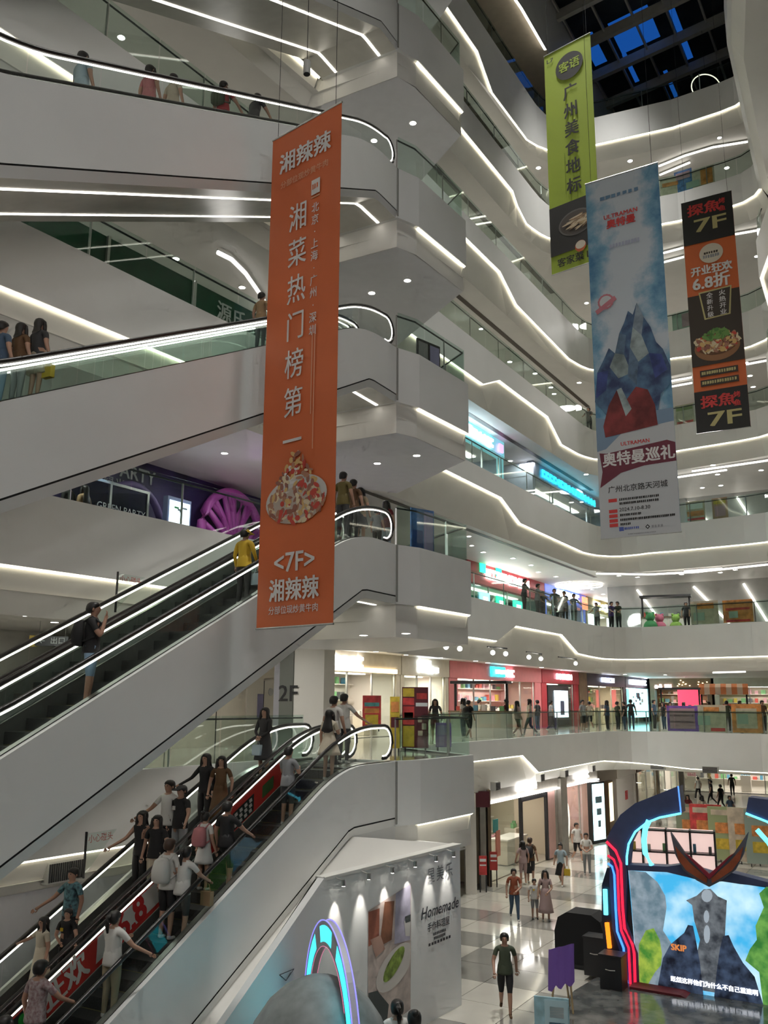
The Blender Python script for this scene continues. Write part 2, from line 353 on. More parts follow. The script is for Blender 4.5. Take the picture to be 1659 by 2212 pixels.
for i in range(-3, 5):
    for j in range(-3, 9):
        q = [gp(i, j), gp(i, j + 1), gp(i + 1, j + 1), gp(i + 1, j)]
        b = MB(); b.poly([p + Vector((0, 0, .5)) for p in q]); b.build('pane', PANEG, sk)
        op = openp.get((i, j)); seg = [(0, 1)] if op is None else [(0, op[0]), (op[1], 1)]
        for a, c in seg:
            if c - a > .02:
                l = lambda s, t: q[0] + (q[1] - q[0]) * s + (q[3] - q[0]) * t + Vector((0, 0, .85))
                b = MB(); b.poly([l(a, -.01), l(c, -.01), l(c, 1.01), l(a, 1.01)]); b.build('shade_panel', SHADE, sk)
for i in range(-13, -3, 2):
    b = MB(); b.poly([gp(i, -6, .85), gp(i, 11, .85), gp(min(-3, i + 2), 11, .85), gp(min(-3, i + 2), -6, .85)]); b.build('shade_panel', SHADE, sk)
for a, c in ((-8, -3), (9, 13)):
    b = MB(); b.poly([gp(-3, a, .86), gp(-3, c, .86), gp(6, c, .86), gp(6, a, .86)]); b.build('shade_panel', SHADE, sk)
b = MB(); b.poly([gp(5, -8, .87), gp(5, 13, .87), gp(7, 13, .87), gp(7, -8, .87)]); b.build('shade_panel', SHADE, sk)

ORD = {2: 'second', 3: 'third', 4: 'fourth', 5: 'fifth', 6: 'sixth', 7: 'seventh', 8: 'eighth'}
# ---------------------------------------------------------------- glass balustrades of the galleries
for L in range(2, 9):
    C = cpath(L)
    rail([A0, A1, A2], L, 2.0, None, label='glass balustrade behind the escalators on the %s storey' % ORD[L])
    rail([B0, P1, P2, C[0]], L, .1, None, plen_m=1.25, label='glass balustrade around the escalator landing of the %s storey' % ORD[L])
    rail(C, L, .2, 40 if L < 7 else 33, label='long glass balustrade around the %s storey gallery and far bend' % ORD[L])
# ---------------------------------------------------------------- escalators
def smin(a, b, k=.3):
    h = max(k - abs(a - b), 0) / k; return min(a, b) - h * h * k / 4
def smax(a, b, k=.3): return -smin(-a, -b, k)
class Esc:
    def __init__(s, L, s0): s.L = LV[L]; s.lo = s.L - (5.5 if L < 4 else 5.95); s.s0 = s0; s.top = L; s.so = {2: .22, 3: .22, 4: .06}.get(L, 0.0)
    def deck(s, q): return smax(smin(s.L + .03, s.L - .5 * (q - s.s0), .5), s.lo + .03, .5)
    def hand(s, q): return smax(smin(s.L + .93, s.L + .66 - .5 * (q - s.s0), .6), s.lo + .93, .6)
    def step(s, q): return max(s.lo, min(s.L, s.L - s.so - .5 * (q - s.s0)))
    def seam(s, q): return max(min(s.L - 1.3, s.L - 1.5 - .5 * (q - s.s0)), s.lo - 1.35)
    def bot(s, q): return max(min(s.L - 1.5, s.L - 1.72 - .5 * (q - s.s0)), s.lo - 1.5)
ESC = {L: Esc(L, {2: 2.55, 3: 2.08, 4: 1.84, 5: 1.6, 6: 1.4}[L]) for L in range(2, 7)}
SMAX = 15.6
STEPM = mat('grooved_step', (.055, .055, .055), .4, .6, var=.25, scale=40)
SKIRT = mat('skirt_steel', (.33, .34, .32), .28, .8, var=.05, scale=10)
DECKM = mat('deck_trim', (.55, .54, .47), .3, .5)
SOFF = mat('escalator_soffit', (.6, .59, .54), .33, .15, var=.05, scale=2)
sb = MB(); sb.box(-.2, .2, -.5, .5, -.2, 0.0); sb.box(.19, .205, -.5, .5, -.01, .004, 1)
STEP = sb.mesh('step', [STEPM, mat('yellow_step_edge', (.25, .22, .05), .5)])
def esc_build(L, near):
    e = ESC[L]; o1, o2 = (-.16, -1.2) if near else (-1.42, -2.54)
    out = 0.0 if near else -2.7; inn = -1.31
    c = E(7, (o1 + o2) / 2, e.lo)
    who = 'near' if near else 'far'
    lab = {2: 'crowded up escalator between ground and second storey' if near else 'crowded down escalator beside the white wall, ground to second storey',
           3: 'escalator with the man in black, rising to the third storey' if near else 'empty escalator beyond the man in black, rising to the third storey',
           4: 'white-clad escalator rising to the fourth storey' if near else 'escalator carrying three people behind green-lit glass, to the fourth storey',
           5: 'white-clad escalator up to the fifth storey, blank side panel' if near else 'escalator carrying the woman in the pink dress, to the fifth storey',
           6: 'topmost white escalator seen from below with two light lines' if near else 'topmost escalator, rear one of its pair'}[L]
    root = empty('escalator', c, lab, 'escalator', 'crossing escalators of the atrium')
    qs = [x * .4 for x in range(0, 40)]; qs = [q for q in qs if q <= SMAX]
    fine = sorted(set([0.0] + [round(.25 * i, 2) for i in range(0, 63)]))
    fl = -5.5 if L == 2 else -99
    cl = lambda z: max(z, fl)
    # cladding
    b = MB()
    if near:
        b.strip([E(q, 0, cl(e.deck(q) + .02)) for q in fine], [E(q, 0, cl(e.seam(q) + .015)) for q in fine])
        b.strip([E(q, 0, cl(e.deck(q) + .02)) for q in fine], [E(q, -.1, cl(e.deck(q) + .02)) for q in fine])
    else:
        b.strip([E(q, out, cl(e.deck(q) + .02)) for q in fine], [E(q, out, cl(e.seam(q))) for q in fine])
        b.strip([E(q, out, cl(e.deck(q) + .02)) for q in fine], [E(q, out + .1, cl(e.deck(q) + .02)) for q in fine])
    b.build('side_panel', WHITE, root, smooth=False)
    if near:
        b = MB(); b.strip([E(q, -.02, cl(e.seam(q) + .016)) for q in fine], [E(q, -.02, cl(e.seam(q) - .022)) for q in fine]); b.build('joint', SEAM, root)
        b = MB(); b.strip([E(q, 0, cl(e.seam(q) - .02)) for q in fine], [E(q, -.05, cl(e.bot(q))) for q in fine]); b.build('lower_trim', WHITE, root)
    a_, b_ = (-.05, inn) if near else (inn, out)
    b = MB(); b.strip([E(q, a_, cl(e.bot(q))) for q in fine], [E(q, b_, cl(e.bot(q))) for q in fine])
    b.strip([E(SMAX, a_, z) for z in (cl(e.bot(SMAX)), e.lo)], [E(SMAX, b_, z) for z in (cl(e.bot(SMAX)), e.lo)])
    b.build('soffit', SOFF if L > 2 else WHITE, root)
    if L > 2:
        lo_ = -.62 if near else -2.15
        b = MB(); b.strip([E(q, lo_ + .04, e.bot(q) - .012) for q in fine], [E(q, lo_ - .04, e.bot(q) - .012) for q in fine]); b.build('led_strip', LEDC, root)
    # truss floor, skirts
    for o, sgn in ((o1, -1), (o2, 1)):
        b = MB(); ii = o + sgn * .05
        b.strip([E(q, ii, e.step(q) - .12) for q in fine], [E(q, ii, e.deck(q) + .04) for q in fine])
        b.strip([E(q, ii, e.deck(q) + .04) for q in fine], [E(q, o - sgn * .07, e.deck(q) + .04) for q in fine]); b.build('skirt', SKIRT, root)
        # glass
        k = 0.0; q0 = .35
        cuts = [.3 + i * 1.5 for i in range(11)]
        for a, d in zip(cuts, cuts[1:]):
            xs = [a + .01 + (d - a - .02) * i / 4 for i in range(5)]
            b = MB(); b.strip([E(q, o, e.deck(q) + .04) for q in xs], [E(q, o, e.hand(q) - .05) for q in xs])
            b.build('pane', GLASSG, root)
        # newel glass + handrail
        def loop(sA, sgn2, lvl):
            P = []
            for i in range(0, 9):
                th = math.pi / 2 - math.pi * i / 8 * 1.06
                P.append((sA + sgn2 * .4 * math.cos(th), lvl + .53 + .4 * math.sin(th)))
            return P
        pa = [(q, z) for q, z in reversed(loop(.32, -1, e.L))]
        pb = loop(SMAX - .6, 1, e.lo)
        path = pa + [(q, e.hand(q)) for q in fine if .4 < q < SMAX - .7] + pb
        b = MB(); ps = [E(q, o, z) for q, z in path]
        b.tube(ps, .042, 6); b.build('handrail', RUBBER, root, smooth=True)
        dim = (L == 2 and o == o1)
        ins = []
        for i, (q, z) in enumerate(path):
            a2 = path[max(0, i - 1)]; c2 = path[min(len(path) - 1, i + 1)]; dx, dz = c2[0] - a2[0], c2[1] - a2[1]; l = math.hypot(dx, dz)
            ins.append((q + dz / l * .062, z - dx / l * .062))
        lp = [E(q, o, z) for q, z in ins]
        if dim: lp = [p for p, (q, z) in zip(lp, ins) if q < 2.6]
        b = MB(); b.tube(lp, .017, 5); b.build('handrail_light', LEDC, root)
        for sA, lv, sg in ((.32, e.L, -1), (SMAX - .6, e.lo, 1)):
            pl_ = [E(q, o, z) for q, z in loop(sA, sg * .9, lv)] + [E(sA, o, lv + .1)]
            b = MB(); b.poly(pl_); b.build('newel_glass', GLASSG, root)
    # steps
    n0 = int(.4 / .4); mid = (o1 + o2) / 2
    rot = math.atan2(EU.y, EU.x)
    q = .6; idx = 0
    if L in (2, 3):
        while q < SMAX - .4:
            o = link('step', STEP, root, loc=E(q, mid, e.step(q)) - Vector(c), rz=rot); q += .4
    else:
        b = MB(); z0 = None
        A = []
        while q < SMAX - .4:
            A += [(q - .2, e.step(q)), (q + .2, e.step(q))]; q += .4
        b.strip([E(s_, o1 - .05, z) for s_, z in A], [E(s_, o2 + .05, z) for s_, z in A]); b.build('step_band', STEPM, root)
    b = MB()
    for q0_, z in ((-.05, e.L), (SMAX - .3, e.lo)):
        b.poly([E(q0_, o1 - .05, z + .005), E(q0_, o2 + .05, z + .005), E(q0_ + .5, o2 + .05, z + .005), E(q0_ + .5, o1 - .05, z + .005)])
    b.build('comb_plate', STEEL, root)
    if not near:
        b = MB(); b.strip([E(q, -1.2, e.deck(q) + .05) for q in fine], [E(q, -1.42, e.deck(q) + .05) for q in fine]); b.build('centre_deck', DARK, root)
    return root
ESCO = {}
for L in range(2, 7):
    for near in (True, False): ESCO[(L, near)] = esc_build(L, near)
# lower landings where each flight starts
for L in range(2, 6):
    z = LV[L]; b = MB()
    z -= 0.0 if L < 3 else .45
    b.prism([E(SMAX - .1, .3, z - .5), E(SMAX + 3.4, .3, z - .5), E(SMAX + 3.4, -6, z - .5), E(SMAX - .1, -6, z - .5)], (0, 0, .5)); b.build('floor', WHITE2, kind='structure', label='landing slab at the foot of an escalator pair')

# ---------------------------------------------------------------- ceiling lamps
b = MB(); b.lathe([(.10, 0), (.135, 0), (.135, -.012), (.1, -.02), (.1, 0)], n=12, m=0); b.lathe([(.0, -.021), (.102, -.021), (.102, -.006), (.0, -.006)], n=12, m=1)
DOWN = b.mesh('downlight', [mat('lamp_trim', (.8, .8, .78), .4), LAMP])
def zc_of(st): return LV[st + 1] - 1.9
LIGHTS = {1: [(1380, 1690), (1440, 1705)],
 2: [(58, 1329), (118, 1343), (24, 1368), (729, 1391), (812, 1407), (877, 1414), (952, 1420), (1028, 1427), (1043, 1424), (1054, 1431), (1124, 1435), (1170, 1441), (1215, 1447), (1325, 1448), (1350, 1456), (1395, 1465), (1437, 1457), (1500, 1447)],
 3: [(485, 978), (1013, 1158), (1019, 1178), (1044, 1192), (1108, 1205), (1147, 1220), (1163, 1235), (1201, 1245), (1230, 1255), (1279, 1273), (1303, 1283), (1327, 1290), (1383, 1271), (1374, 1305), (1396, 1312), (1337, 1243), (1377, 1246), (1472, 1240), (1556, 1236), (1588, 1230)],
 4: [(380, 558), (523, 620), (987, 938), (1015, 943), (1062, 971), (1102, 995), (1143, 1020), (1196, 1052), (1245, 1067), (1266, 1024), (1247, 1085), (1540, 1004), (1550, 1024), (1644, 1015), (1517, 1053), (1557, 1048)],
 5: [(262, 80), (1039, 710), (1101, 781), (1156, 806), (1190, 836), (1197, 850), (1251, 826), (1613, 783), (1620, 811), (1627, 835)],
 6: [(1267, 654), (1226, 703), (1635, 553)],
 7: [(1163, 362), (1361, 347), (1554, 297), (1570, 362)]}
LANDL = {2: [(785, 1371), (877, 1367)], 3: [(815, 1000), (900, 983)], 4: [(880, 605), (803, 632)], 5: [(892, 265), (808, 303)]}
STN = {1: 'ground', 2: 'second', 3: 'third', 4: 'fourth', 5: 'fifth', 6: 'sixth', 7: 'seventh'}
lightpos = []
for src, dz, wh in ((LIGHTS, 0, 'gallery ceiling'), (LANDL, -.45, 'escalator landing soffit')):
    for st, ps in src.items():
        for px, py in ps:
            z = zc_of(st) + dz; p = atz(px, py, z)
            o = link('downlight', DOWN, None, 'round white downlight set in the %s of the %s storey' % (wh, STN[st]), 'ceiling light', 'downlights of the %s storey' % STN[st], loc=(p.x, p.y, z - .002))
            if p.y > 45: o.scale = (1.25, 1.25, 1.25)
            lightpos.append((p, z, st))
# the light those lamps give, gathered per stretch of ceiling
for st in range(1, 8):
    z = zc_of(st) - .12
    for t in (6, 14, 22, 30): area('gallery_lamp', W(t, 3.2, z), 1.1, CEILP, (1, .97, .92))
    if st > 1:
        area('gallery_lamp', (-8.5, 22.5, z), 1.2, CEILP, (1, .97, .92)); area('gallery_lamp', (-4.5, 28.5, z), 1.2, CEILP, (1, .97, .92))
    area('gallery_lamp', (17, 52, z), 1.2, CEILP * 1.2, (1, .97, .92)); area('gallery_lamp', (24, 47, z), 1.2, CEILP, (1, .97, .92))
    if st == 2: area('gallery_lamp', (22, 62, z), 1.2, CEILP, (1, .97, .92)); area('gallery_lamp', (12, 57, z), 1.2, CEILP, (1, .97, .92))
for st in (2, 3, 4, 5): area('landing_lamp', (-.2, 27.2, zc_of(st) - .55), .8, CEILP * .35, (1, .97, .92))
# linear ceiling lights at the far bend
LIN = {7: [[(1423, 358), (1480, 335), (1540, 317), (1615, 305)], [(1425, 377), (1490, 350)]], 6: [[(1420, 549), (1476, 534)], [(1420, 569), (1477, 554)], [(1588, 505), (1650, 494)]],
       5: [[(1440, 824), (1494, 814)], [(1440, 836), (1495, 826)], [(1612, 786), (1660, 777)]], 4: [[(1495, 1017), (1580, 1005), (1662, 993)], [(1450, 1032), (1570, 1014)]],
       3: [[(1288, 1238), (1400, 1240)], [(1400, 1240), (1500, 1235), (1662, 1218)], [(1478, 1233), (1560, 1227)]], 2: [[(1540, 1452), (1610, 1450)]]}
for st, ls in LIN.items():
    for k, l in enumerate(ls):
        z = zc_of(st) - .11; P = [atz(x, y, z) for x, y in l]; c = P[0]; root = empty('linear_light', (c.x, c.y, z), 'slim white linear lamp on the far gallery ceiling, %s storey' % STN[st], 'ceiling light', 'linear lamps of the far bend')
        b = MB(); b.tube([p + Vector((0, 0, -.03)) for p in P], .05, 6); b.build('diffuser', LEDC, root)
        b = MB(); b.tube([p + Vector((0, 0, .03)) for p in P], .045, 4); b.build('housing', STEEL, root)
# ring lamps under the gallery ceilings
def ringlamp(px, py, st, r, lab, tilt=0.0):
    z = zc_of(st); p = atz(px, py, z); root = empty('ring_lamp', (p.x, p.y, z), lab, 'ring lamp')
    for rr, w in ((r, .035), (r * .55, .045)):
        b = MB(); b.tube([p + Vector((rr * math.cos(a), rr * math.sin(a), -.12)) for a in [2 * math.pi * i / 28 for i in range(29)]], w, 5, cap=False); b.build('ring', LEDC, root)
    b = MB()
    for a in (0, 2.1, 4.2): b.tube([p + Vector((r * math.cos(a), r * math.sin(a), -.1)), p + Vector((r * math.cos(a), r * math.sin(a), .01))], .012, 4)
    b.build('hanger', STEEL, root)
ringlamp(1160, 1038, 4, 1.3, 'pair of concentric glowing rings on the fourth storey ceiling')
ringlamp(1250, 1262, 3, 1.5, 'pair of concentric glowing rings above the third storey shops')
# track spots over the second storey corridor
def track(x0, y0, x1, y1, heads):
    z = zc_of(2) - .06; a = atz(x0, y0, z); c = atz(x1, y1, z); root = empty('track_light', a, 'short black ceiling track with round spot heads, second storey', 'track light', 'track lights over the second storey')
    b = MB(); b.tube([a, c], .03, 5); b.build('track', DARK, root)
    for hx, hy in heads:
        k = (hx - x0) / (x1 - x0); p = a + (c - a) * max(0, min(1, k)); d = (Vector((0, 0, 1.4)) - p).normalized()
        b = MB(); b.tube([p, p + Vector((0, 0, -.16))], .015, 4); b.tube([p + Vector((0, 0, -.2)) - d * .1, p + Vector((0, 0, -.2)) + d * .12], .09, 10); h = b.build('spot_head', mat('spot_body', (.75, .75, .73), .4), root)
        b = MB(); b.tube([p + Vector((0, 0, -.2)) + d * .12, p + Vector((0, 0, -.2)) + d * .135], .085, 10); b.build('lens', LAMP, h)
track(952, 1383, 995, 1389, [(963, 1390), (993, 1391)]); track(1053, 1397, 1095, 1401, [(1064, 1402), (1092, 1408)]); track(1137, 1408, 1170, 1413, [(1142, 1418), (1168, 1424)]); track(1206, 1419, 1245, 1424, [(1243, 1427)])
# big flood lamp on the right gallery
p = aty(1652, 506, 38.0); root = empty('floodlight', p, 'dazzling square floodlight fixed to the right gallery edge', 'floodlight')
b = MB(); b.obox(p, (.28, .1, 0), (-.06, .16, 0), (0, 0, .3)); b.build('housing', DARK, root)
d = (Vector((0, 0, 1.5)) - p).normalized(); q = p + d * .22; sx = d.cross(Vector((0, 0, 1))).normalized(); sy = sx.cross(d)
b = MB(); b.obox(q, sx * .3, sy * .3, d * .02); b.build('lens', mat('flood_lens', (1, 1, 1), .4, emit=60, ecol=(1, .97, .9)), root)
b = MB(); b.tube([p + Vector((0, 0, .25)), p + Vector((.2, .1, .95))], .04, 5); b.build('bracket', DARK, root)

P = [atz(x, y, zc_of(4) - .2) for x, y in ((470, 545), (500, 560), (530, 590), (565, 640), (590, 690))]; root = empty('linear_light', P[0], 'curved cove lamp above the dark green wall', 'ceiling light')
b = MB(); b.tube(P, .07, 6); b.build('diffuser', mat('cove_glow', (1, .98, .95), .5, emit=1.2, ecol=(1, .97, .92)), root); b = MB(); b.tube([p + Vector((0, 0, .06)) for p in P], .05, 4); b.build('housing', WHITE, root)

# made-up housings around the added fill lights, all out of view
for fx, fy in ((11, 41), (5, 29), (3, 15)):
    root = empty('atrium_fill_lamp', (fx, fy, 39.6), 'added round fill lamp, out of view under the skylight beams', 'floodlight', 'added fill lamps under the skylight')
    b = MB(); b.tube([(fx, fy, 39.42), (fx, fy, 39.75)], 1.15, 20); b.build('housing', STEEL, root); b = MB(); b.tube([(fx, fy, 39.7), (fx, fy, 40.2)], .06, 6); b.build('hanger', DARK, root)
for gx in (-4, 4, 11):
    root = empty('near_fill_lamp', (gx, -3.7, 10.5), 'added round fill lamp, out of view behind the viewer', 'floodlight', 'added fill lamps behind the viewer')
    b = MB(); b.tube([(gx, -3.56, 10.52), (gx - .02, -3.8, 10.47)], 1.05, 20); b.build('housing', STEEL, root); b = MB(); b.tube([(gx, -3.8, 10.5), (gx, -6.9, 10.5)], .08, 6); b.build('bracket', DARK, root)

# ---------------------------------------------------------------- hanging banners
def pm(name, col, rough=.6): return mat('print_' + name, col, rough)
PW = pm('white', (.72, .70, .68)); PK = pm('black', (.022, .02, .018)); PO = pm('orange', (.66, .145, .04)); PGR = pm('lime', (.33, .43, .035))
PBR = pm('brown', (.05, .035, .025)); PGO = pm('gold', (.52, .45, .2)); PRD = pm('red', (.62, .05, .045)); PGY = pm('grey', (.3, .3, .32)); PFT = pm('faint', (.75, .38, .22))
class Banner:
    def __init__(s, name, L, R, z0, z1, base, label, wire_top, rods=True, wires=(.08, .92)):
        s.L = Vector((L[0], L[1], 0)); s.R = Vector((R[0], R[1], 0)); s.z0 = z0; s.z1 = z1
        s.r = (s.R - s.L).normalized(); s.w = (s.R - s.L).length; s.n = s.r.cross(Vector((0, 0, 1)))
        s.h = z1 - z0
        s.root = empty(name, (s.L + s.R) / 2 + Vector((0, 0, z0)), label, 'banner', 'tall banners hung in the atrium')
        ph = random.random() * 6
        s.wave = lambda u: (.002) * math.sin(u * 7 + ph)
        b = MB(); us = [i / 12 for i in range(13)]
        for dz in (0, -.006):
            b.strip([s.P(u, 0, dz) for u in us], [s.P(u, s.h, dz) for u in us])
        b.build('cloth', base, s.root, smooth=True)
        for v in (0.0, s.h):
            b = MB(); b.tube([s.P(-.005, v), s.P(1.005, v)], .022, 6); b.build('rod', STEEL, s.root)
        for u in wires:
            b = MB(); b.tube([s.P(u, 0), s.P(u, 0) + Vector((0, 0, wire_top - z1))], .006, 4); b.build('wire', DARK, s.root)
    def P(s, u, v, d=0.0): return s.L + s.r * (u * s.w) + Vector((0, 0, s.z1 - v)) + s.n * (d + s.wave(u))
    def txt(s, t, u, v, size, m, bold=0.0, xs=1.0, ys=1.0, d=.028, spacing=1.0, rot=0.0, align='CENTER', skew=0.0):
        up = Vector((0, 0, 1)) * math.cos(rot) - s.r * math.sin(rot); r = s.r * math.cos(rot) + Vector((0, 0, 1)) * math.sin(rot)
        return text_on(t, size, (s.P(u, v, d), r, up), m, s.root, bold, xs, ys, spacing=spacing, align=align, skew=skew)
    def col(s, t, u, v0, dv, size, m, bold=0.0, xs=1.0, ys=1.0):
        for i, ch in enumerate(t): s.txt(ch, u, v0 + dv * i, size, m, bold, xs, ys)
    def rect(s, u0, u1, v0, v1, m, d=.022, name='print_panel'):
        b = MB(); us = [u0 + (u1 - u0) * i / 6 for i in range(7)]; b.strip([s.P(u, v0, d) for u in us], [s.P(u, v1, d) for u in us]); return b.build(name, m, s.root)
    def shape(s, pts, m, d=.024, name='print_shape', mesh=None):
        b = mesh or MB(); b.poly([s.P(u, v, d) for u, v in pts], 0 if mesh is None else m)
        if mesh is None: return b.build(name, m, s.root)
    def disc(s, u, v, rx, ry, m, d=.024, n=24, rot=0.0, name='print_disc'):
        return s.shape([s.el(u, v, rx, ry, a, rot) for a in [2 * math.pi * i / n for i in range(n)]], m, d, name)
    def el(s, u, v, rx, ry, a, rot=0.0):
        x = rx * math.cos(a); y = ry * math.sin(a); return (u + (x * math.cos(rot) - y * math.sin(rot)) / s.w, v + (x * math.sin(rot) + y * math.cos(rot)))
    def blobs(s, gen, mats, d=.03, name='printed_food'):
        b = MB(); k = 0
        for u, v, rx, ry, rot, mi in gen:
            b.poly([s.P(*s.el(u, v, rx, ry, a, rot), d + .0006 * (k % 12)) for a in [2 * math.pi * i / 9 for i in range(9)]], mi); k += 1
        return b.build(name, mats, s.root)
    def bars(s, u0, u1, v, h, n, m, d=.028, name='small_print'):
        """a line of print too small to read: a row of uneven marks"""
        b = MB(); w = (u1 - u0) / n
        for i in range(n):
            k = random.uniform(.55, .9); b.poly([s.P(u0 + w * i, v, d), s.P(u0 + w * (i + k), v, d), s.P(u0 + w * (i + k), v + h * random.uniform(.75, 1), d), s.P(u0 + w * i, v + h, d)])
        return b.build(name, m, s.root)
def heap(cu, cv, rx, ry, n, nm, sz, top=None):
    for i in range(n):
        a = random.random() * 6.28; k = math.sqrt(random.random()); u = k * math.cos(a); v = k * math.sin(a)
        yield (cu + rx * u, cv + ry * v - (top * (1 - abs(u)) if top else 0) * max(0, -v + .3), sz * random.uniform(.5, 1.4), sz * random.uniform(.3, .8), random.random() * 3, random.randrange(nm))
FOOD = [pm('meat', (.42, .2, .12)), pm('garlic', (.72, .6, .4)), pm('chili', (.55, .06, .04)), pm('meat_dark', (.3, .12, .08)), pm('ginger', (.65, .42, .16))]
PLATE = pm('plate', (.6, .58, .55))
B = Banner('hanging_banner', (-2.42, 17.3), (-.889, 16), 2.85, 13.26, mat('print_orange_cloth', (.66, .145, .04), .55, var=.08, scale=.5), 'tall orange banner with white lettering and a dish of stir-fried meat', 21.0)
B.txt('湘辣辣', .5, .75, .5, PW, .012, 1.0, .98); B.txt('分部位现炒黄牛肉', .5, 1.22, .17, PFT, .002, 1.02)
B.col('湘菜热门榜第一名', .43, 2.15, .79, .64, PW, .004, .86, 1.0)
b = MB(); B.rect(.61, .73, 1.45, 1.78, PW); B.bars(.625, .715, 1.55, .12, 3, PO); B.rect(.61, .73, 1.82, 1.85, PFT)
B.col('北京·上海·广州·深圳', .675, 2.1, .262, .23, PW, .002, .9)
for u in (.665, .70):
    B.rect(u, u + .012, 4.75, 7.1 if u > .68 else 6.4, PFT)
B.disc(.5, 8.0, .82, .45, PLATE, .026, 36, name='printed_plate', rot=-.05); B.disc(.5, 8.12, .74, .36, pm('plate_in', (.5, .42, .36)), .0275, 36, name='printed_plate_well')
B.blobs(heap(.5, 8.1, .37, .36, 210, 5, .075, .55), FOOD, .03, 'printed_dish')
B.txt('<7F>', .5, 9.22, .52, PW, .008, 1.0, 1.0); B.txt('湘辣辣', .5, 9.75, .45, PW, .011, .98); B.txt('分部位现炒黄牛肉', .5, 10.1, .165, PW, .001)
# lime banner
B = Banner('hanging_banner', (6.13, 30.7), (7.63, 29.4), 16.9, 26.1, mat('print_lime_cloth', (.33, .43, .035), .55, var=.06, scale=.5), 'lime green banner with black lettering and a noodle bowl picture', 37.0)
B.txt('L7', .13, .35, .3, PK, .004, 1.0, .8); B.disc(.54, .95, .58, .56, PK, .026, 32); B.txt('客语', .54, .95, .45, PGR, .012)
B.col('广州美食地标', .54, 2.1, .78, .66, PK, .014, .92)
B.rect(.36, .37, 4.5, 6.2, pm('lime_dark', (.2, .27, .02)))
B.rect(0.0, 1.0, 6.55, 8.5, PK, .02); B.disc(.55, 7.45, .72, .5, pm('bowl_rim', (.12, .11, .1)), .024, 28); B.disc(.55, 7.45, .66, .44, pm('bowl_in', (.07, .055, .045)), .026, 28)
def noodles():
    for i in range(60):
        a = random.random() * 6.28; k = random.random(); yield (.62 + .26 * k * math.cos(a), 7.45 + .26 * k * math.sin(a), random.uniform(.12, .3), .03, random.uniform(-.6, .2), random.randrange(3))
B.blobs(noodles(), [pm('noodle', (.5, .36, .2)), pm('noodle_dark', (.28, .17, .09)), pm('noodle_pale', (.62, .5, .34))], .03, 'printed_noodles')
B.disc(.62, 8.45, .22, .22, PO, .032, 20); B.disc(.62, 8.40, .2, .16, pm('cream', (.7, .62, .5)), .034, 20)
B.txt('客家菜 L7', .52, 8.87, .36, PK, .006)
# ice blue event banner
def icy(rdir, w):
    m = bpy.data.materials.new('print_ice'); m.use_nodes = True; nt = m.node_tree; bs = nt.nodes['Principled BSDF']; bs.inputs['Roughness'].default_value = .55
    tc = nt.nodes.new('ShaderNodeTexCoord'); nz = nt.nodes.new('ShaderNodeTexNoise'); nz.inputs['Scale'].default_value = 1.0; nz.inputs['Detail'].default_value = 7; nz.inputs['Roughness'].default_value = .6
    dt = nt.nodes.new('ShaderNodeVectorMath'); dt.operation = 'DOT_PRODUCT'; dt.inputs[1].default_value = rdir
    ab = nt.nodes.new('ShaderNodeMath'); ab.operation = 'ABSOLUTE'; pw = nt.nodes.new('ShaderNodeMath'); pw.operation = 'MULTIPLY_ADD'; pw.inputs[1].default_value = -.62 / w; pw.inputs[2].default_value = .25
    ad_n = nt.nodes.new('ShaderNodeMath'); ad_n.operation = 'ADD'
    r = nt.nodes.new('ShaderNodeValToRGB'); r.color_ramp.elements[0].position = .3; r.color_ramp.elements[0].color = (.06, .2, .36, 1); r.color_ramp.elements[1].position = .62; r.color_ramp.elements[1].color = (.55, .6, .65, 1)
    e_ = r.color_ramp.elements.new(.45); e_.color = (.2, .38, .52, 1)
    nt.links.new(tc.outputs['Object'], nz.inputs[0]); nt.links.new(tc.outputs['Object'], dt.inputs[0]); nt.links.new(dt.outputs['Value'], ab.inputs[0]); nt.links.new(ab.outputs[0], pw.inputs[0]); nt.links.new(pw.outputs[0], ad_n.inputs[0]); nt.links.new(nz.outputs[0], ad_n.inputs[1]); nt.links.new(ad_n.outputs[0], r.inputs[0]); nt.links.new(r.outputs[0], bs.inputs[0]); return m
ICE = icy(((8.21 - 6.29) / 2.264, (24.5 - 25.7) / 2.264, 0), 2.264); PPALE = pm('pale', (.6, .61, .62)); PNAVY = mat('print_navy', (.03, .045, .12), .55, var=.5, scale=2.5, col2=(.1, .2, .32)); PCRIM = mat('print_crimson', (.2, .03, .03), .55, var=.4, scale=2)
B = Banner('hanging_banner', (6.29, 25.7), (8.21, 24.5), 6.15, 17.5, ICE, 'ice-blue and white event banner with red lettering and small print', 24.0)
B.bars(.2, .75, .62, .12, 7, pm('ice_dark', (.14, .25, .38))); B.txt('ULTRAMAN', .47, 1.35, .2, PRD, .004); B.txt('奥特曼', .47, 1.62, .3, PRD, .012)
B.bars(.3, .72, 2.28, .13, 10, pm('lilac', (.42, .44, .56)))
c = []
B.shape([B.el(.21, 4.1, .24 + .015 * (i % 2), .24 + .015 * (i % 2), 2 * math.pi * i / 32) for i in range(32)], pm('pink', (.55, .2, .24)), .024, 'stamp'); B.disc(.21, 4.1, .19, .19, PPALE, .026, 20, name='stamp_field'); B.shape([(.06, 4.33), (.33, 3.97), (.36, 4.1), (.09, 4.46)], pm('pink', (.55, .2, .24)), .028, 'stamp_band')
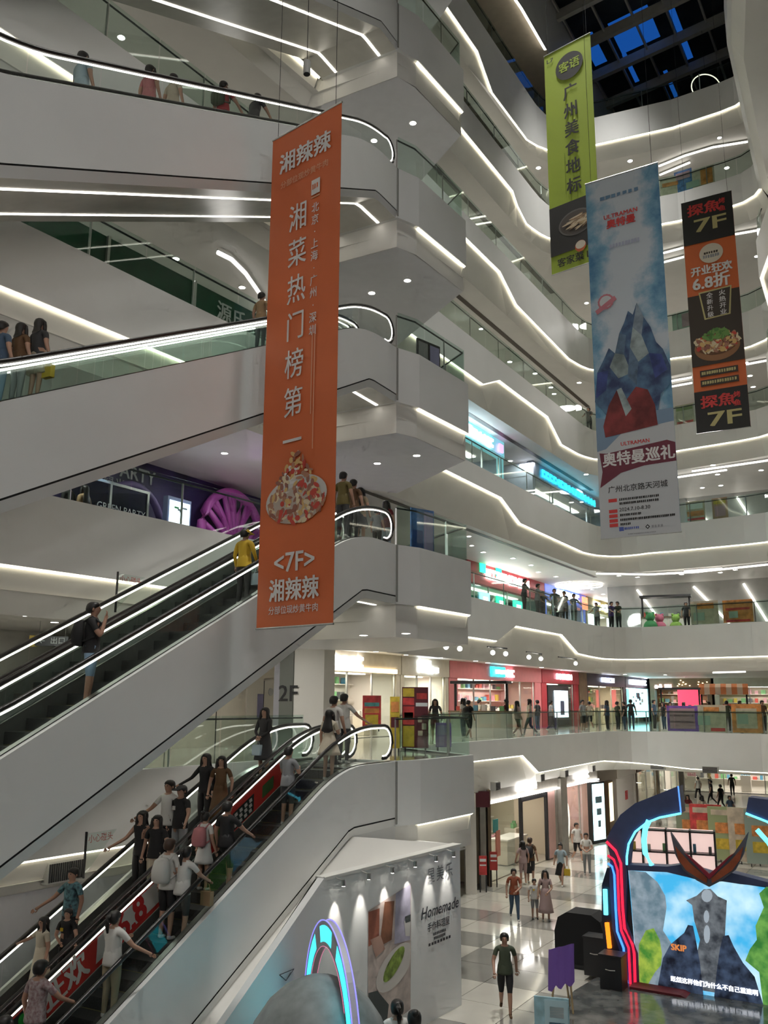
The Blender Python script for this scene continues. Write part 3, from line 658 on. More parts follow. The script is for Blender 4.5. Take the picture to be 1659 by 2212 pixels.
# generic stand-in for the artwork: dark mountain crags over red lower slopes
B.shape([(.0, 7.2), (.05, 6.3), (.14, 5.95), (.22, 5.6), (.3, 5.8), (.37, 5.2), (.44, 4.9), (.5, 4.55), (.56, 4.7), (.62, 4.35), (.7, 4.85), (.78, 5.2), (.84, 5.7), (.92, 5.95), (1.0, 6.5), (1.0, 7.0), (.86, 7.3), (.8, 7.9), (.2, 7.9), (.1, 7.5)], PNAVY, .024, 'crag')
for k, (pp, m) in enumerate((([(.62, 4.35), (.7, 4.85), (.66, 5.4), (.55, 5.1)], 'f1'), ([(.37, 5.2), (.46, 5.3), (.42, 5.9), (.3, 5.8)], 'f2'), ([(.55, 5.1), (.66, 5.4), (.74, 6.0), (.6, 6.2), (.5, 5.7)], 'f3'), ([(.3, 5.8), (.42, 5.9), (.5, 6.5), (.33, 6.6), (.22, 6.2)], 'f4'), ([(.74, 6.0), (.9, 6.1), (.96, 6.6), (.8, 6.8)], 'f5'), ([(.5, 5.7), (.6, 6.2), (.56, 6.9), (.45, 6.6)], 'f2'), ([(.05, 6.3), (.2, 6.3), (.16, 6.9), (.02, 7.1)], 'f5'))):
    B.shape(pp, mat('print_facet_' + m, {'f1': (.2, .25, .3), 'f2': (.1, .16, .24), 'f3': (.3, .36, .36), 'f4': (.22, .27, .27), 'f5': (.04, .06, .2)}[m], .55, var=.35, scale=3), .027 + .0004 * k, 'crag_facet')
B.shape([(.1, 8.0), (.18, 7.4), (.3, 6.95), (.42, 7.3), (.55, 6.95), (.7, 7.1), (.78, 7.6), (.8, 8.2), (.12, 8.35)], PCRIM, .0305, 'crag_slope'); B.shape([(.3, 6.95), (.36, 6.9), (.48, 7.6), (.4, 7.8)], mat('print_facet_f3', (.3, .36, .36), .55), .032, 'crag_facet')
B.rect(0, 1, 7.95, 11.35, pm('paper', (.52, .535, .55)), .0215); B.shape([(0, 7.7), (.25, 7.85), (.5, 7.78), (1, 7.75), (1, 8.15), (.72, 8.2), (.5, 8.02), (.3, 8.35), (.12, 8.7), (0, 8.75)], pm('haze', (.2, .29, .4)), .0235, 'print_haze')
B.txt('ULTRAMAN', .5, 8.62, .16, PRD, .003); B.shape([(.03, 8.8), (.12, 8.84), (.9, 8.68), (1.0, 8.78), (1.0, 9.32), (.6, 9.34), (.3, 9.47), (.02, 9.85), (.06, 9.38)], pm('maroon', (.16, .03, .05)), .026, 'title_plate')
B.txt('奥特曼巡礼', .53, 9.07, .42, PW, .012, 1.0, 1.05, .032)
B.txt('广州北京路天河城', .5, 10.0 - .05, .215, PK, .002)
for i, (v, n) in enumerate(((10.22, 22), (10.38, 0), (10.54, 0), (10.68, 12), (10.82, 30), (10.95, 6))):
    if n: B.bars(.26, min(.95, .26 + n * .023), v, .07, n, PK)
    if i != 1: B.rect(.12, .23, v - .01, v + .09, PRD, .026, 'caption_tag')
B.bars(.26, .76, 10.34, .07, 20, PK); B.txt('2024.7.10-8.30', .45, 10.56, .15, PK, .001)
B.rect(.24, .3, 11.06, 11.18, pm('blue', (.08, .12, .4)), .027); B.bars(.31, .5, 11.08, .07, 8, pm('blue', (.08, .12, .4)))
B.shape([(.57, 11.12), (.6, 11.05), (.63, 11.12), (.6, 11.19)], PK, .027); B.shape([(.585, 11.12), (.6, 11.085), (.615, 11.12), (.6, 11.155)], PPALE, .029); B.bars(.65, .8, 11.09, .07, 4, PGY); B.bars(.35, .7, 11.27, .03, 18, PGY)
# grilled fish banner
B = Banner('hanging_banner', (12.26, 34), (13.97, 33), 11.86, 21.8, PO, 'black and orange banner with gold 7F and a grilled fish picture', 37.0)
B.rect(0, 1, 0, 1.95, PK, .02); B.rect(0, 1, 4.2, 7.2, PBR, .02); B.rect(0, 1, 8.25, 9.94, PK, .02)
for v0 in (0.0, 8.25):
    B.txt('探魚', .44, v0 + .5, .66, PRD, .02, 1.0, .82); B.col('烤鱼', .8, v0 + .35, .33, .26, PRD, .008); B.txt('7F', .54, v0 + 1.22, 1.0, PGO, .02, 1.35, .8)
B.disc(.52, 2.5, .46, .42, pm('cream', (.7, .62, .5)), .026, 28); B.bars(.38, .66, 2.42, .1, 6, PBR); B.bars(.36, .68, 2.55, .14, 7, PGY)
B.txt('开业狂欢', .5, 3.2, .42, PW, .016, .95); B.txt('6.8折', .48, 3.75, .66, PW, .02, 1.0)
B.shape([(.22, 4.1), (.86, 4.05), (.8, 5.25), (.3, 5.3)], PGO, .026, 'bubble_border'); B.shape([(.25, 4.16), (.83, 4.11), (.77, 5.2), (.33, 5.24)], PBR, .029, 'bubble')
B.col('全新升级', .43, 4.32, .27, .26, PW, .005, 1.0, .95); B.col('火热开业', .67, 4.3, .27, .26, PW, .005, 1.0, .95)
B.disc(.5, 6.5, .86, .58, pm('clay', (.3, .14, .06)), .025, 30); B.disc(.5, 6.35, .8, .48, pm('broth', (.16, .07, .03)), .0265, 30)
B.blobs(heap(.5, 6.3, .42, .42, 150, 5, .11), FOOD, .03, 'printed_dish'); B.blobs(heap(.52, 6.0, .25, .2, 60, 2, .1), [pm('herb', (.08, .2, .04)), pm('herb_pale', (.16, .3, .07))], .04, 'printed_herbs')
for v in (7.4, 7.8): B.rect(.14, .86, v, v + .26, PBR, .026, 'caption_box'); B.bars(.17, .83, v + .06, .13, 14, PGO)

# ---------------------------------------------------------------- shopfronts
def emis(name, col, s): return mat('glow_' + name, col, .5, emit=s, ecol=col)
SW = emis('white', (1, .97, .95), 7.0); SWC = emis('coolwhite', (.85, .93, 1), 6.0); SCY = emis('cyan', (.02, .75, .85), 3.0); SPK = emis('pinkwhite', (1, .8, .88), 5); SGN = emis('green', (.02, .8, .35), 2.2)
SBL = emis('blue', (.12, .25, .95), 2.2); SWARM = emis('warm', (1, .8, .5), 3.5); SRED = emis('redglow', (.9, .05, .1), 1.6)
CREAM = mat('cream_panel', (.66, .6, .48), .5, var=.04); PINK = mat('pink_panel', (.72, .22, .23), .5, var=.04); REDP = mat('red_panel', (.45, .035, .05), .45, var=.05); NAVY = mat('navy_panel', (.015, .018, .045), .4)
BROWN = mat('brown_panel', (.2, .14, .08), .5, var=.1); BLACKP = mat('black_panel', (.02, .02, .022), .4); GREYP = mat('grey_panel', (.45, .45, .43), .5, var=.03); SHOPW = mat('shop_white', (.78, .74, .68), .5); SHOPK = mat('shop_pink', (.78, .5, .46), .5)
GOODS = [mat('goods_%d' % i, c, .5) for i, c in enumerate(((.6, .1, .08), (.7, .55, .1), (.1, .3, .45), (.75, .7, .65), (.15, .15, .16), (.2, .45, .2), (.65, .35, .4)))]
def sign_marks(root, o, r, u, w, h, n, m, name='sign_letters', rows=1, depth=.06):
    """blown-out sign lettering that cannot be read: uneven upright glyph strokes"""
    o = Vector(o); r = Vector(r).normalized(); u = Vector(u); nn = r.cross(u); b = MB()
    for k in range(rows):
        hh = h / rows; x = 0.0; ww = w * (1 if k == rows - 1 else .62)
        for i in range(n):
            g = ww / n; c = o + r * (x + g * .42 - w / 2) + u * (h / 2 - hh * (k + .5)); t = random.choice((0, 1, 2))
            if t == 0: b.obox(c, r * g * .36, u * hh * .40, nn * depth / 2)
            elif t == 1: b.obox(c - r * g * .25, r * g * .12, u * hh * .42, nn * depth / 2); b.obox(c + u * hh * .3, r * g * .36, u * hh * .12, nn * depth / 2); b.obox(c - u * hh * .3, r * g * .36, u * hh * .12, nn * depth / 2)
            else: b.obox(c, r * g * .38, u * hh * .13, nn * depth / 2); b.obox(c + r * g * .22, r * g * .12, u * hh * .42, nn * depth / 2); b.obox(c - r * g * .22, r * g * .12, u * hh * .3, nn * depth / 2)
            x += g
    return b.build(name, m, root)
def shop(fn, t0, t1, z, label, hdr, zh, top, wallm, power=60, depth=2.6, panes=3, pillar=.35, pil=None, lampcol=(1, .93, .82), goods=5, openfront=False, hproud=.18, framem=None):
    """fn(t, off, z): t along the front, off towards the corridor"""
    p0 = fn((t0 + t1) / 2, 0, z); root = empty('shopfront', p0, label, 'shop')
    r = (fn(t1, 0, z) - fn(t0, 0, z)).normalized(); n = (fn(t0, 1, z) - fn(t0, 0, z)).normalized(); up = Vector((0, 0, 1)); Lw = t1 - t0
    b = MB(); b.obox(fn((t0 + t1) / 2, hproud / 2 - .1, z + (zh + top) / 2), r * (Lw / 2 - .01), n * (.1 + hproud / 2), up * ((top - zh) / 2)); b.build('header', hdr, root)
    for t in (t0 + pillar / 2, t1 - pillar / 2):
        b = MB(); b.obox(fn(t, 0, z + zh / 2), r * pillar / 2, n * .12, up * (zh / 2 - .002)); b.build('pillar', pil or hdr, root)
    b = MB(); b.strip([fn(t0 + .02, -depth, z + .02), fn(t1 - .02, -depth, z + .02)], [fn(t0 + .02, -depth, z + top - .05), fn(t1 - .02, -depth, z + top - .05)]); b.build('back_wall', wallm, root)
    for t in (t0 + .02, t1 - .02):
        b = MB(); b.strip([fn(t, -.1, z + .02), fn(t, -depth, z + .02)], [fn(t, -.1, z + top - .05), fn(t, -depth, z + top - .05)])
        b.build('side_wall', wallm, root)
    b = MB(); b.strip([fn(t0, -.1, z + zh + .02), fn(t1, -.1, z + zh + .02)], [fn(t0, -depth, z + zh + .02), fn(t1, -depth, z + zh + .02)]); b.build('shop_ceiling', SHOPW, root)
    b = MB(); b.strip([fn(t0, 0, z + .02), fn(t1, 0, z + .02)], [fn(t0, -depth, z + .02), fn(t1, -depth, z + .02)]); b.build('shop_floor', TILE, root)
    if panes and not openfront:
        w = (Lw - 2 * pillar) / panes
        for i in range(panes):
            if panes > 2 and i == panes // 2: continue
            a = t0 + pillar + w * i
            b = MB(); b.obox(fn(a + w / 2, 0, z + zh / 2), r * (w / 2 - .03), n * .012, up * (zh / 2 - .02)); b.build('pane', GLASS, root)
        for i in range(panes + 1):
            b = MB(); b.obox(fn(t0 + pillar + w * i, 0, z + zh / 2), r * .03, n * .04, up * (zh / 2 - .002)); b.build('mullion', framem or STEEL, root)
    for i in range(goods):
        a = t0 + pillar + .4 + (Lw - 2 * pillar - .8) * i / max(1, goods - 1); h = random.uniform(.8, 1.3)
        b = MB(); b.obox(fn(a, -depth * .55, z + .03 + h / 2), r * .38, n * .3, up * h / 2); b.build('display_counter', random.choice((SHOPW, CREAM)), root)
        b = MB()
        for k in range(4): b.obox(fn(a - .27 + .18 * k, -depth * .55 + random.uniform(-.1, .1), z + h + .03 + .1), r * .07, n * .07, up * random.uniform(.08, .2))
        b.build('goods', random.choice(GOODS), root, kind='stuff')
    for k in range(3):
        zz = z + .9 + k * .7
        if zz < z + zh - .3:
            b = MB(); b.obox(fn((t0 + t1) / 2, -depth + .2, zz), r * (Lw / 2 - .3), n * .17, up * .02); s = b.build('shelf', SHOPW, root)
            b = MB(); m = 0; x = t0 + .5
            while x < t1 - .5:
                hh = random.uniform(.15, .4); b.obox(fn(x, -depth + .2, zz + .02 + hh / 2), r * random.uniform(.08, .2), n * .1, up * hh / 2, random.randrange(7)); x += random.uniform(.4, .7)
            b.build('shelf_goods', GOODS, s, kind='stuff')
    if power:
        a = area('shop_lamp', fn((t0 + t1) / 2, -depth * .45, z + zh - .06), (max(.6, Lw * .7), .5), power, lampcol, rot=(0, 0, math.atan2(r.y, r.x)))
        b = MB(); b.obox(fn((t0 + t1) / 2, -depth * .45, z + zh - .01), r * (Lw * .35), n * .2, up * .015); b.build('ceiling_lamp', emis('shop_lamp', (1, .95, .87), 5), root)
    return root, r, n
def board(name, fn, t, off, z, w, h, m, label, cat, parts=(), legs=True, group=None, zb=.12):
    """free standing board of width w, base at z; parts: (u0,u1,v0,v1,mat)"""
    r = (fn(t + .1, off, z) - fn(t - .1, off, z)).normalized(); n = Vector((r.y, -r.x, 0)); up = Vector((0, 0, 1)); p = fn(t, off, z)
    root = empty(name, p, label, cat, group); zb = zb if legs else .0
    b = MB(); b.obox(p + up * (zb + h / 2), r * w / 2, n * .025, up * h / 2); b.build('panel', m, root)
    for k, (u0, u1, v0, v1, mm) in enumerate(parts):
        b = MB(); b.obox(p + up * (zb + h * (1 - (v0 + v1) / 2)) + r * w * ((u0 + u1) / 2 - .5) + n * .03, r * w * (u1 - u0) / 2, n * .006, up * h * (v1 - v0) / 2); b.build('print', mm, root)
    if legs:
        for s_ in (-1, 1):
            b = MB(); b.obox(p + r * w * .38 * s_ + up * zb / 2, r * .02, n * (.02 if zb > .2 else .18), up * zb / 2); b.build('foot', DARK, root)
    return root
up = Vector((0, 0, 1))
# second storey
r_, r, n = shop(W, -3.2, 5.4, 0, 'white fashion shop with bright window shelves beside the numbered column', CREAM, 2.75, 3.6, SHOPW, 170, goods=4, panes=4)
sign_marks(r_, W(1.0, .22, 3.15), r, up, 2.3, .55, 4, SW)
b = MB(); b.obox(W(2.3, .24, 2.86), r * 2.6, n * .02, up * .09); b.build('glow_strip', SWARM, r_)
r_, r, n = shop(W, 5.45, 10.3, 0, 'cream shop with a two-line white glowing sign', CREAM, 2.75, 3.6, SHOPW, 150, goods=3, panes=3); sign_marks(r_, W(8.0, .22, 3.2), r, up, 2.2, .62, 6, SWC, rows=2)
r_, r, n = shop(W, 10.35, 23.0, 0, 'long pink shop with a cyan and white glowing sign', PINK, 2.75, 3.62, SHOPK, 260, goods=7, panes=5, pillar=1.0, lampcol=(1, .85, .8))
b = MB(); b.obox(W(16.2, .24, 3.2), r * .95, n * .04, up * .27); b.build('sign_box', SCY, r_); sign_marks(r_, W(16.4, .32, 3.2), r, up, 1.3, .26, 5, SW); sign_marks(r_, W(17.9, .26, 3.15), r, up, 1.3, .5, 3, SPK)
r_, r, n = shop(W, 23.1, 30.0, 0, 'red shop with a black portal and a glowing white poster', REDP, 2.75, 3.62, BLACKP, 40, goods=1, panes=1, pillar=.9); sign_marks(r_, W(27.0, .24, 3.2), r, up, 3.0, .45, 7, SPK)
b = MB(); b.obox(W(26.0, .1, 1.35), r * 1.9, n * .05, up * 1.25); b.build('portal', BLACKP, r_); b = MB(); b.obox(W(26.4, .18, 1.45), r * 1.2, n * .03, up * .85); lb = b.build('lightbox', emis('poster', (.7, .85, .95), 3.2), r_)
b = MB(); b.obox(W(26.4, .24, 1.2), r * .35, n * .01, up * .45); b.build('poster_figure', mat('poster_dark', (.1, .12, .2), .5), lb)
b = MB(); b.obox(W(30.85, -.1, 1.8), r * .8, n * .3, up * 1.8); b.build('wall_panel', BROWN, None, kind='structure', label='brown stone pier between shops')
r_, r, n = shop(W, 31.7, 41.0, 0, 'navy shop with a small blue-white sign and warm interior', NAVY, 2.75, 3.62, CREAM, 130, goods=4, panes=3, lampcol=(1, .85, .6)); sign_marks(r_, W(36.5, .24, 3.2), r, up, 3.2, .42, 4, emis('bluewhite', (.75, .82, 1), 6))
r_, r, n = shop(W, 41.1, 48.5, 0, 'navy shop with a tall cyan glowing poster', NAVY, 2.75, 3.62, BLACKP, 40, goods=2, panes=2); sign_marks(r_, W(44.6, .24, 3.2), r, up, 5, .5, 9, SWC)
b = MB(); b.obox(W(44.6, .2, 1.55), r * 2.6, n * .04, up * 1.15); lb = b.build('lightbox', emis('aqua', (.35, .85, .9), 3), r_)
for k in range(9):
    b = MB(); b.obox(W(42.6 + random.uniform(0, 4), .25, random.uniform(.8, 2.4)), r * random.uniform(.1, .4), n * .008, up * random.uniform(.05, .25))
    b.build('poster_mark', (mat('poster_dark', (.1, .12, .2), .5), mat('poster_white', (.8, .85, .85), .5))[k % 2], lb)
WF = lambda t, off=0.0, z=0.0: Vector((22.8, 78.5, z)) + Vector((.89, -.45, 0)) * t + Vector((-.45, -.89, 0)) * off
r_, r, n = shop(WF, 0, 5, 0, 'dark brown restaurant front with small string lights and a red sign', BROWN, 2.75, 3.6, BROWN, 60, goods=2, panes=2, lampcol=(1, .75, .45)); sign_marks(r_, WF(1.2, .24, 2.9), r, up, 1.6, .5, 2, SPK)
b = MB()
for k in range(26): b.obox(WF(random.uniform(2.2, 4.8), .26, random.uniform(2.4, 3.5)), r * .05, n * .03, up * .03)
b.build('string_lights', SWARM, r_); b = MB(); b.obox(WF(3.2, .3, 1.9), r * .9, n * .05, up * .75); b.build('red_panel', SRED, r_)
r_, r, n = shop(WF, 5.2, 13, 0, 'plain beige shop at the far end with a small screen', CREAM, 2.9, 3.6, CREAM, 60, goods=3, panes=3)
r_, r, n = shop(WF, 13.2, 24, 0, 'grey shop front at the far end behind the striped kiosk', GREYP, 2.9, 3.6, GREYP, 60, goods=3, panes=3)
# third storey
r_, r, n = shop(W, 12.6, 24.0, 5.5, 'red shop front with a white glowing sign over green-lit screens', REDP, 2.45, 3.62, mat('teal_wall', (.05, .2, .19), .5), 70, goods=3, panes=4, lampcol=(.6, 1, .9)); sign_marks(r_, W(18.0, .26, 8.6), r, up, 6.5, .7, 13, SW)
for t, m, w, hh in ((15.0, emis('skyscreen', (.3, .75, 1), 2.5), .6, .8), (17.2, SGN, .55, .8), (19.8, emis('teal', (.05, .7, .5), 1.6), .7, .8)):
    b = MB(); b.obox(W(t, .05, 6.75), r * w, n * .05, up * hh); lb = b.build('screen', m, r_); b = MB(); b.obox(W(t, .11, 6.9), r * w * .45, n * .01, up * hh * .5); b.build('screen_figure', SW, lb)
for t in (14.4, 16.6): b = MB(); b.obox(W(t, .24, 8.9), r * .35, n * .03, up * .3); b.build('sign_patch', SGN, r_)
r_, r, n = shop(W, 24.1, 32.2, 5.5, 'blue-lit shop with a wide white glowing sign, third storey', mat('blue_header', (.12, .18, .6), .4, emit=.5, ecol=(.15, .25, .9)), 2.7, 3.62, mat('bluish_wall', (.35, .4, .5), .5), 80, goods=3, panes=3, lampcol=(.8, .9, 1)); sign_marks(r_, W(28.4, .26, 8.7), r, up, 4.4, .6, 7, SWC)
b = MB(); b.obox(W(31.6, .3, 8.5), r * .5, n * .05, up * .45); b.build('orange_sign', emis('coral', (1, .3, .15), 1.8), r_)
r_, r, n = shop(W, 32.3, 41.5, 5.5, 'shop with bright white light panels under an ochre sign', mat('ochre_header', (.4, .33, .12), .5), 2.7, 3.62, SHOPW, 150, goods=3, panes=3); sign_marks(r_, W(35.6, .26, 8.6), r, up, 3.6, .7, 2, SW)
for t in (33.4, 37.8): b = MB(); b.obox(W(t, .15, 6.8), r * .6, n * .05, up * 1.1); b.build('light_panel', emis('panel', (.85, .95, 1), 3), r_)
r_, r, n = shop(W, 41.6, 52, 5.5, 'farthest third storey shop with a white sign and warm windows', GREYP, 2.7, 3.62, CREAM, 110, goods=3, panes=3, lampcol=(1, .85, .6)); sign_marks(r_, W(45, .26, 8.6), r, up, 5, .6, 4, SWC)
# fourth storey: these fronts stand forward, close to the gallery edge
W4 = lambda t, off=0.0, z=0.0: W(t, off + 3.3, z)
def tpx(px, py, off):
    d = ray(px, py); o = W(0, off); det = d.x * -MD.y + d.y * MD.x; k = (o.x * -MD.y + o.y * MD.x) / det; return (Vector((d.x * k, d.y * k, 0)) - Vector((o.x, o.y, 0))).dot(MD)
t_a, t_b, t_c, t_d = tpx(985, 970, 3.6), tpx(1085, 1015, 3.6), tpx(1170, 1075, 3.6), tpx(1292, 1135, 3.6)
r_, r, n = shop(W4, t_a - 1, t_b + .6, 11, 'fourth storey shop with a cyan backlit header and white lettering', emis('cyanheader', (.2, .55, .62), .8), 2.75, 3.58, mat('bluish_wall', (.35, .4, .5), .5), 50, goods=0, panes=3, lampcol=(.8, .95, 1)); sign_marks(r_, W4((t_a + t_b) / 2 - .4, .28, 14.12), r, up, (t_b - t_a) * .8, .5, 9, SWC); b = MB(); b.obox(W4(t_b - .1, .3, 14.1), r * .22, n * .04, up * .2); b.build('pink_mark', emis('magenta', (1, .2, .7), 3), r_)
r_, r, n = shop(W4, t_c - .8, t_d + 2, 11, 'fourth storey shop with bright cyan glowing lettering', mat('bluish_wall', (.35, .4, .5), .5), 2.75, 3.58, mat('bluish_wall', (.35, .4, .5), .5), 90, goods=0, panes=4, lampcol=(.55, .7, 1)); sign_marks(r_, W4((t_c + t_d) / 2, .28, 14.1), r, up, (t_d - t_c) * .95, .5, 16, emis('cyanletters', (.03, .7, .9), 1.8))
# plain glazed fronts of the storeys above
for st in (5, 6, 7):
    z = LV[st]
    shop(W, 3, 16, z, 'plain white shop front on the %s storey' % STN[st], WHITE2, 2.7, 3.62, SHOPW, 40, goods=0, panes=4); shop(W, 16.2, 30, z, 'plain white shop front nearer the far bend, %s storey' % STN[st], WHITE2, 2.7, 3.62, SHOPW, 40, goods=0, panes=4)
# far bend, upper storeys: back wall panels with light lines
FB = lambda t, off=0.0, z=0.0: Vector((17.5, 58.5, z)) + Vector((.857, -.515, 0)) * t + Vector((-.515, -.857, 0)) * off
for st in (3, 4, 5, 6, 7):
    z = LV[st]; b = MB(); b.obox(FB(6, -.2, z + 1.8), Vector((.857, -.515, 0)) * 9, Vector((.515, .857, 0)) * .15, up * 1.8); o = b.build('wall_far', GREYP if st < 5 else WHITE2, kind='structure', label='angular white wall behind the far gallery')
    if st in (3, 4, 6):
        for t, dt in ((-1.0, 1.6), (2.6, 2.0), (5.6, 1.2)):
            b = MB(); b.tube([FB(t, .02, z + 3.3), FB(t + dt, .02, z + .9)], .06, 4); b.build('led_strip', LEDC, o)
# ---------------------------------------------------------------- second storey left: cream wall, door, column
WL = lambda t, off=0.0, z=0.0: Vector((-7.5, 28.5, z)) + Vector((.506, .862, 0)) * t + Vector((.862, -.506, 0)) * off
b = MB(); b.obox(WL(3.5, -.15, 1.8), Vector((.506, .862, 0)) * 5.6, Vector((.862, -.506, 0)) * .12, up * 1.8); o = b.build('wall_left', mat('beige_wall', (.62, .57, .47), .5, var=.03), kind='structure', label='beige lobby wall on the second storey')
for t in (1.2, 3.6): b = MB(); b.obox(WL(t, -.02, 1.8), Vector((.506, .862, 0)) * .012, Vector((.862, -.506, 0)) * .012, up * 1.8); b.build('joint', SEAM, o)
b = MB(); b.obox(WL(6.1, 0, 1.15), Vector((.506, .862, 0)) * .95, Vector((.862, -.506, 0)) * .05, up * 1.15); o = b.build('door_1', mat('door_cream', (.6, .56, .48), .45), kind='structure', label='cream door with a violet notice and a round sign')
b = MB(); b.obox(WL(5.9, .06, 1.35), Vector((.506, .862, 0)) * .16, Vector((.862, -.506, 0)) * .012, up * .42); b.build('notice', mat('violet', (.2, .18, .32), .5), o)
b = MB(); b.tube([WL(6.5, .05, 1.85), WL(6.5, .08, 1.85)], .14, 14); b.build('round_sign', GREYP, o); b = MB(); b.obox(WL(6.1, .055, 1.15), Vector((.506, .862, 0)) * .01, Vector((.862, -.506, 0)) * .01, up * 1.1); b.build('leaf_gap', SEAM, o)
ca = math.radians(34); cr = Vector((math.cos(ca), -math.sin(ca), 0)) ; cl_ = Vector((math.sin(ca), math.cos(ca), 0))
cc = Vector((-2.35, 31.4, 0)); b = MB()
col_root = empty('column', cc, 'square column with a white face and a grey face numbered 2F', 'column')
fr = Vector((.95, -.31, 0)); fl2 = Vector((-.31, -.95, 0))
b = MB(); b.obox(cc + up * 1.8, fr * .55, fl2 * .5, up * 1.8); b.build('shaft', WHITE2, col_root)
sidec = cc - fr * .56; b = MB(); b.obox(sidec + fl2 * .1 + up * 1.8, fr * .02, fl2 * .42, up * 1.79); b.build('grey_face', mat('column_grey', (.16, .17, .15), .4), col_root)
b = MB(); b.obox(cc - fr * 1.0 + up * 1.8 + fl2 * -.1, fr * .42, fl2 * .3, up * 1.8); b.build('lavender_wing', mat('lavender', (.42, .42, .46), .5), col_root)
pos = cc - fr * .62 + fl2 * .52
b = MB(); b.obox(cc - fr * .8 + fl2 * .53 + up * 1.8, fr * .25, fl2 * .02, up * 1.79); b.build('grey_face', mat('column_grey', (.16, .17, .15), .4), col_root)
text_on('2F', .75, (cc - fr * .72 + fl2 * .56 + up * 1.75, fr, up), mat('sign_dark', (.02, .02, .02), .5), col_root, .01)
# third storey left: dark purple display wall
b = MB(); b.obox(WL(1.5, -.3, 7.3), Vector((.506, .862, 0)) * 7.5, Vector((.862, -.506, 0)) * .08, up * 1.8); o = b.build('wall_left', mat('night_wall', (.022, .018, .05), .5, var=.5, scale=.8, col2=(.05, .03, .14)), kind='structure', label='dark purple display wall on the third storey')
text_on('GREEN PARTY', .62, (WL(-1.7, -.2, 8.6), Vector((.506, .862, 0)), up), mat('sign_grey', (.55, .55, .55), .5), o, .01); text_on('绿光派对', .42, (WL(-1.0, -.2, 8.1), Vector((.506, .862, 0)), up), mat('sign_grey', (.55, .55, .55), .5), o, .004, spacing=1.15)
def tree_ring(t, z, R, m, label, branches=9):
    root = empty('tree_ring', WL(t, .4, z), label, 'decoration'); rr = Vector((.506, .862, 0)); c = WL(t, .4, z + R)
    b = MB(); b.tube([c + rr * R * math.cos(a) + up * R * math.sin(a) for a in [2 * math.pi * i / 30 for i in range(31)]], R * .1, 7, cap=False); b.build('ring', m, root, smooth=True)
    if branches:
        b = MB(); b.tube([c - up * R, c - up * R * .4, c], [R * .16, R * .12, R * .09], 7); b.build('trunk', m, root, smooth=True)
        for i in range(branches):
            a = math.radians(12 + 156 * i / (branches - 1)); e = c + rr * R * .97 * math.cos(a) + up * R * .97 * math.sin(a); k = -.55 + .5 * math.sin(a); s_ = c + up * R * k
            mid = (s_ + e) / 2 + up * R * .08; b = MB(); b.tube([s_, mid, e], [R * .085, R * .075, R * .06], 6); br = b.build('branch', m, root, smooth=True)
            if i % 2 == 0:
                a2 = a + .17; e2 = c + rr * R * .97 * math.cos(a2) + up * R * .97 * math.sin(a2); b = MB(); b.tube([mid, e2], [R * .06, R * .045], 5); b.build('twig', m, br, smooth=True)
MAG = mat('magenta_foam', (.36, .06, .32), .5, emit=.05, ecol=(.6, .08, .5))
tree_ring(3.55, 5.52, 1.62, MAG, 'magenta tree inside a ring standing before the dark purple wall'); tree_ring(-1.2, 5.55, 1.25, mat('violet_foam', (.2, .14, .34), .5), 'dim violet ring standing beside the dark framed window', 0)
def boxpart(root, name, c, r, w, d, h, m):
    n_ = Vector((r.y, -r.x, 0)); b = MB(); b.obox(Vector(c) + up * h / 2, r * w / 2, n_ * d / 2, up * h / 2); return b.build(name, m, root)
rr = Vector((.506, .862, 0))
root = empty('menu_screen', WL(-.1, 1.2, 5.5), 'tall glowing menu screen beside the magenta tree', 'screen'); boxpart(root, 'body', WL(-.1, 1.2, 5.5), rr, 1.05, .2, 2.25, mat('screen_body', (.25, .28, .5), .4))
o = boxpart(root, 'display', WL(-.1, 1.31, 5.68), rr, .9, .02, 1.95, emis('menu', (.75, .85, 1), 2.6))
b = MB()
for k in range(14): b.obox(WL(-.1 + random.uniform(-.32, .3), 1.33, 5.8 + random.uniform(.1, 1.75)), rr * random.uniform(.04, .12), Vector((rr.y, -rr.x, 0)) * .004, up * .03, k % 3)
b.build('menu_lines', [mat('menu_green', (.1, .45, .15), .5), mat('menu_grey', (.3, .33, .4), .5), mat('menu_red', (.5, .15, .2), .5)], o)
root = empty('yellow_bin', WL(1.0, 1.1, 5.5), 'narrow yellow and grey stand beside the menu screen', 'stand'); boxpart(root, 'body', WL(1.0, 1.1, 5.5), rr, .3, .3, .9, mat('bin_grey', (.25, .27, .3), .4)); boxpart(root, 'band', WL(1.0, 1.1, 5.95), rr, .34, .34, .3, mat('bin_yellow', (.7, .6, .1), .4))
root = empty('framed_window', WL(-2.6, .9, 5.5), 'dark framed shop window with faint lettering', 'window'); o = boxpart(root, 'glass', WL(-2.6, .9, 5.6), rr, 2.9, .05, 2.1, glass_mat('dark_glass', (.25, .27, .4), .8, .08))
for dt in (-1.5, 0, 1.5): boxpart(root, 'frame', WL(-2.6 + dt, .9, 5.5), rr, .08, .1, 2.3, STEEL)
boxpart(root, 'frame', WL(-2.6, .9, 7.72), rr, 3.1, .1, .08, STEEL); text_on('GREEN PARTY', .3, (WL(-2.2, 1.0, 7.0), rr, up), mat('sign_grey', (.55, .55, .55), .5), root)
area('display_lamp', WL(2.5, 2.2, 8.4), .5, 9, (.8, .4, 1), rot=(math.radians(-30), 0, 0)); area('display_lamp', WL(-2, 2.2, 8.4), .5, 7, (.4, .6, 1), rot=(math.radians(-30), 0, 0))
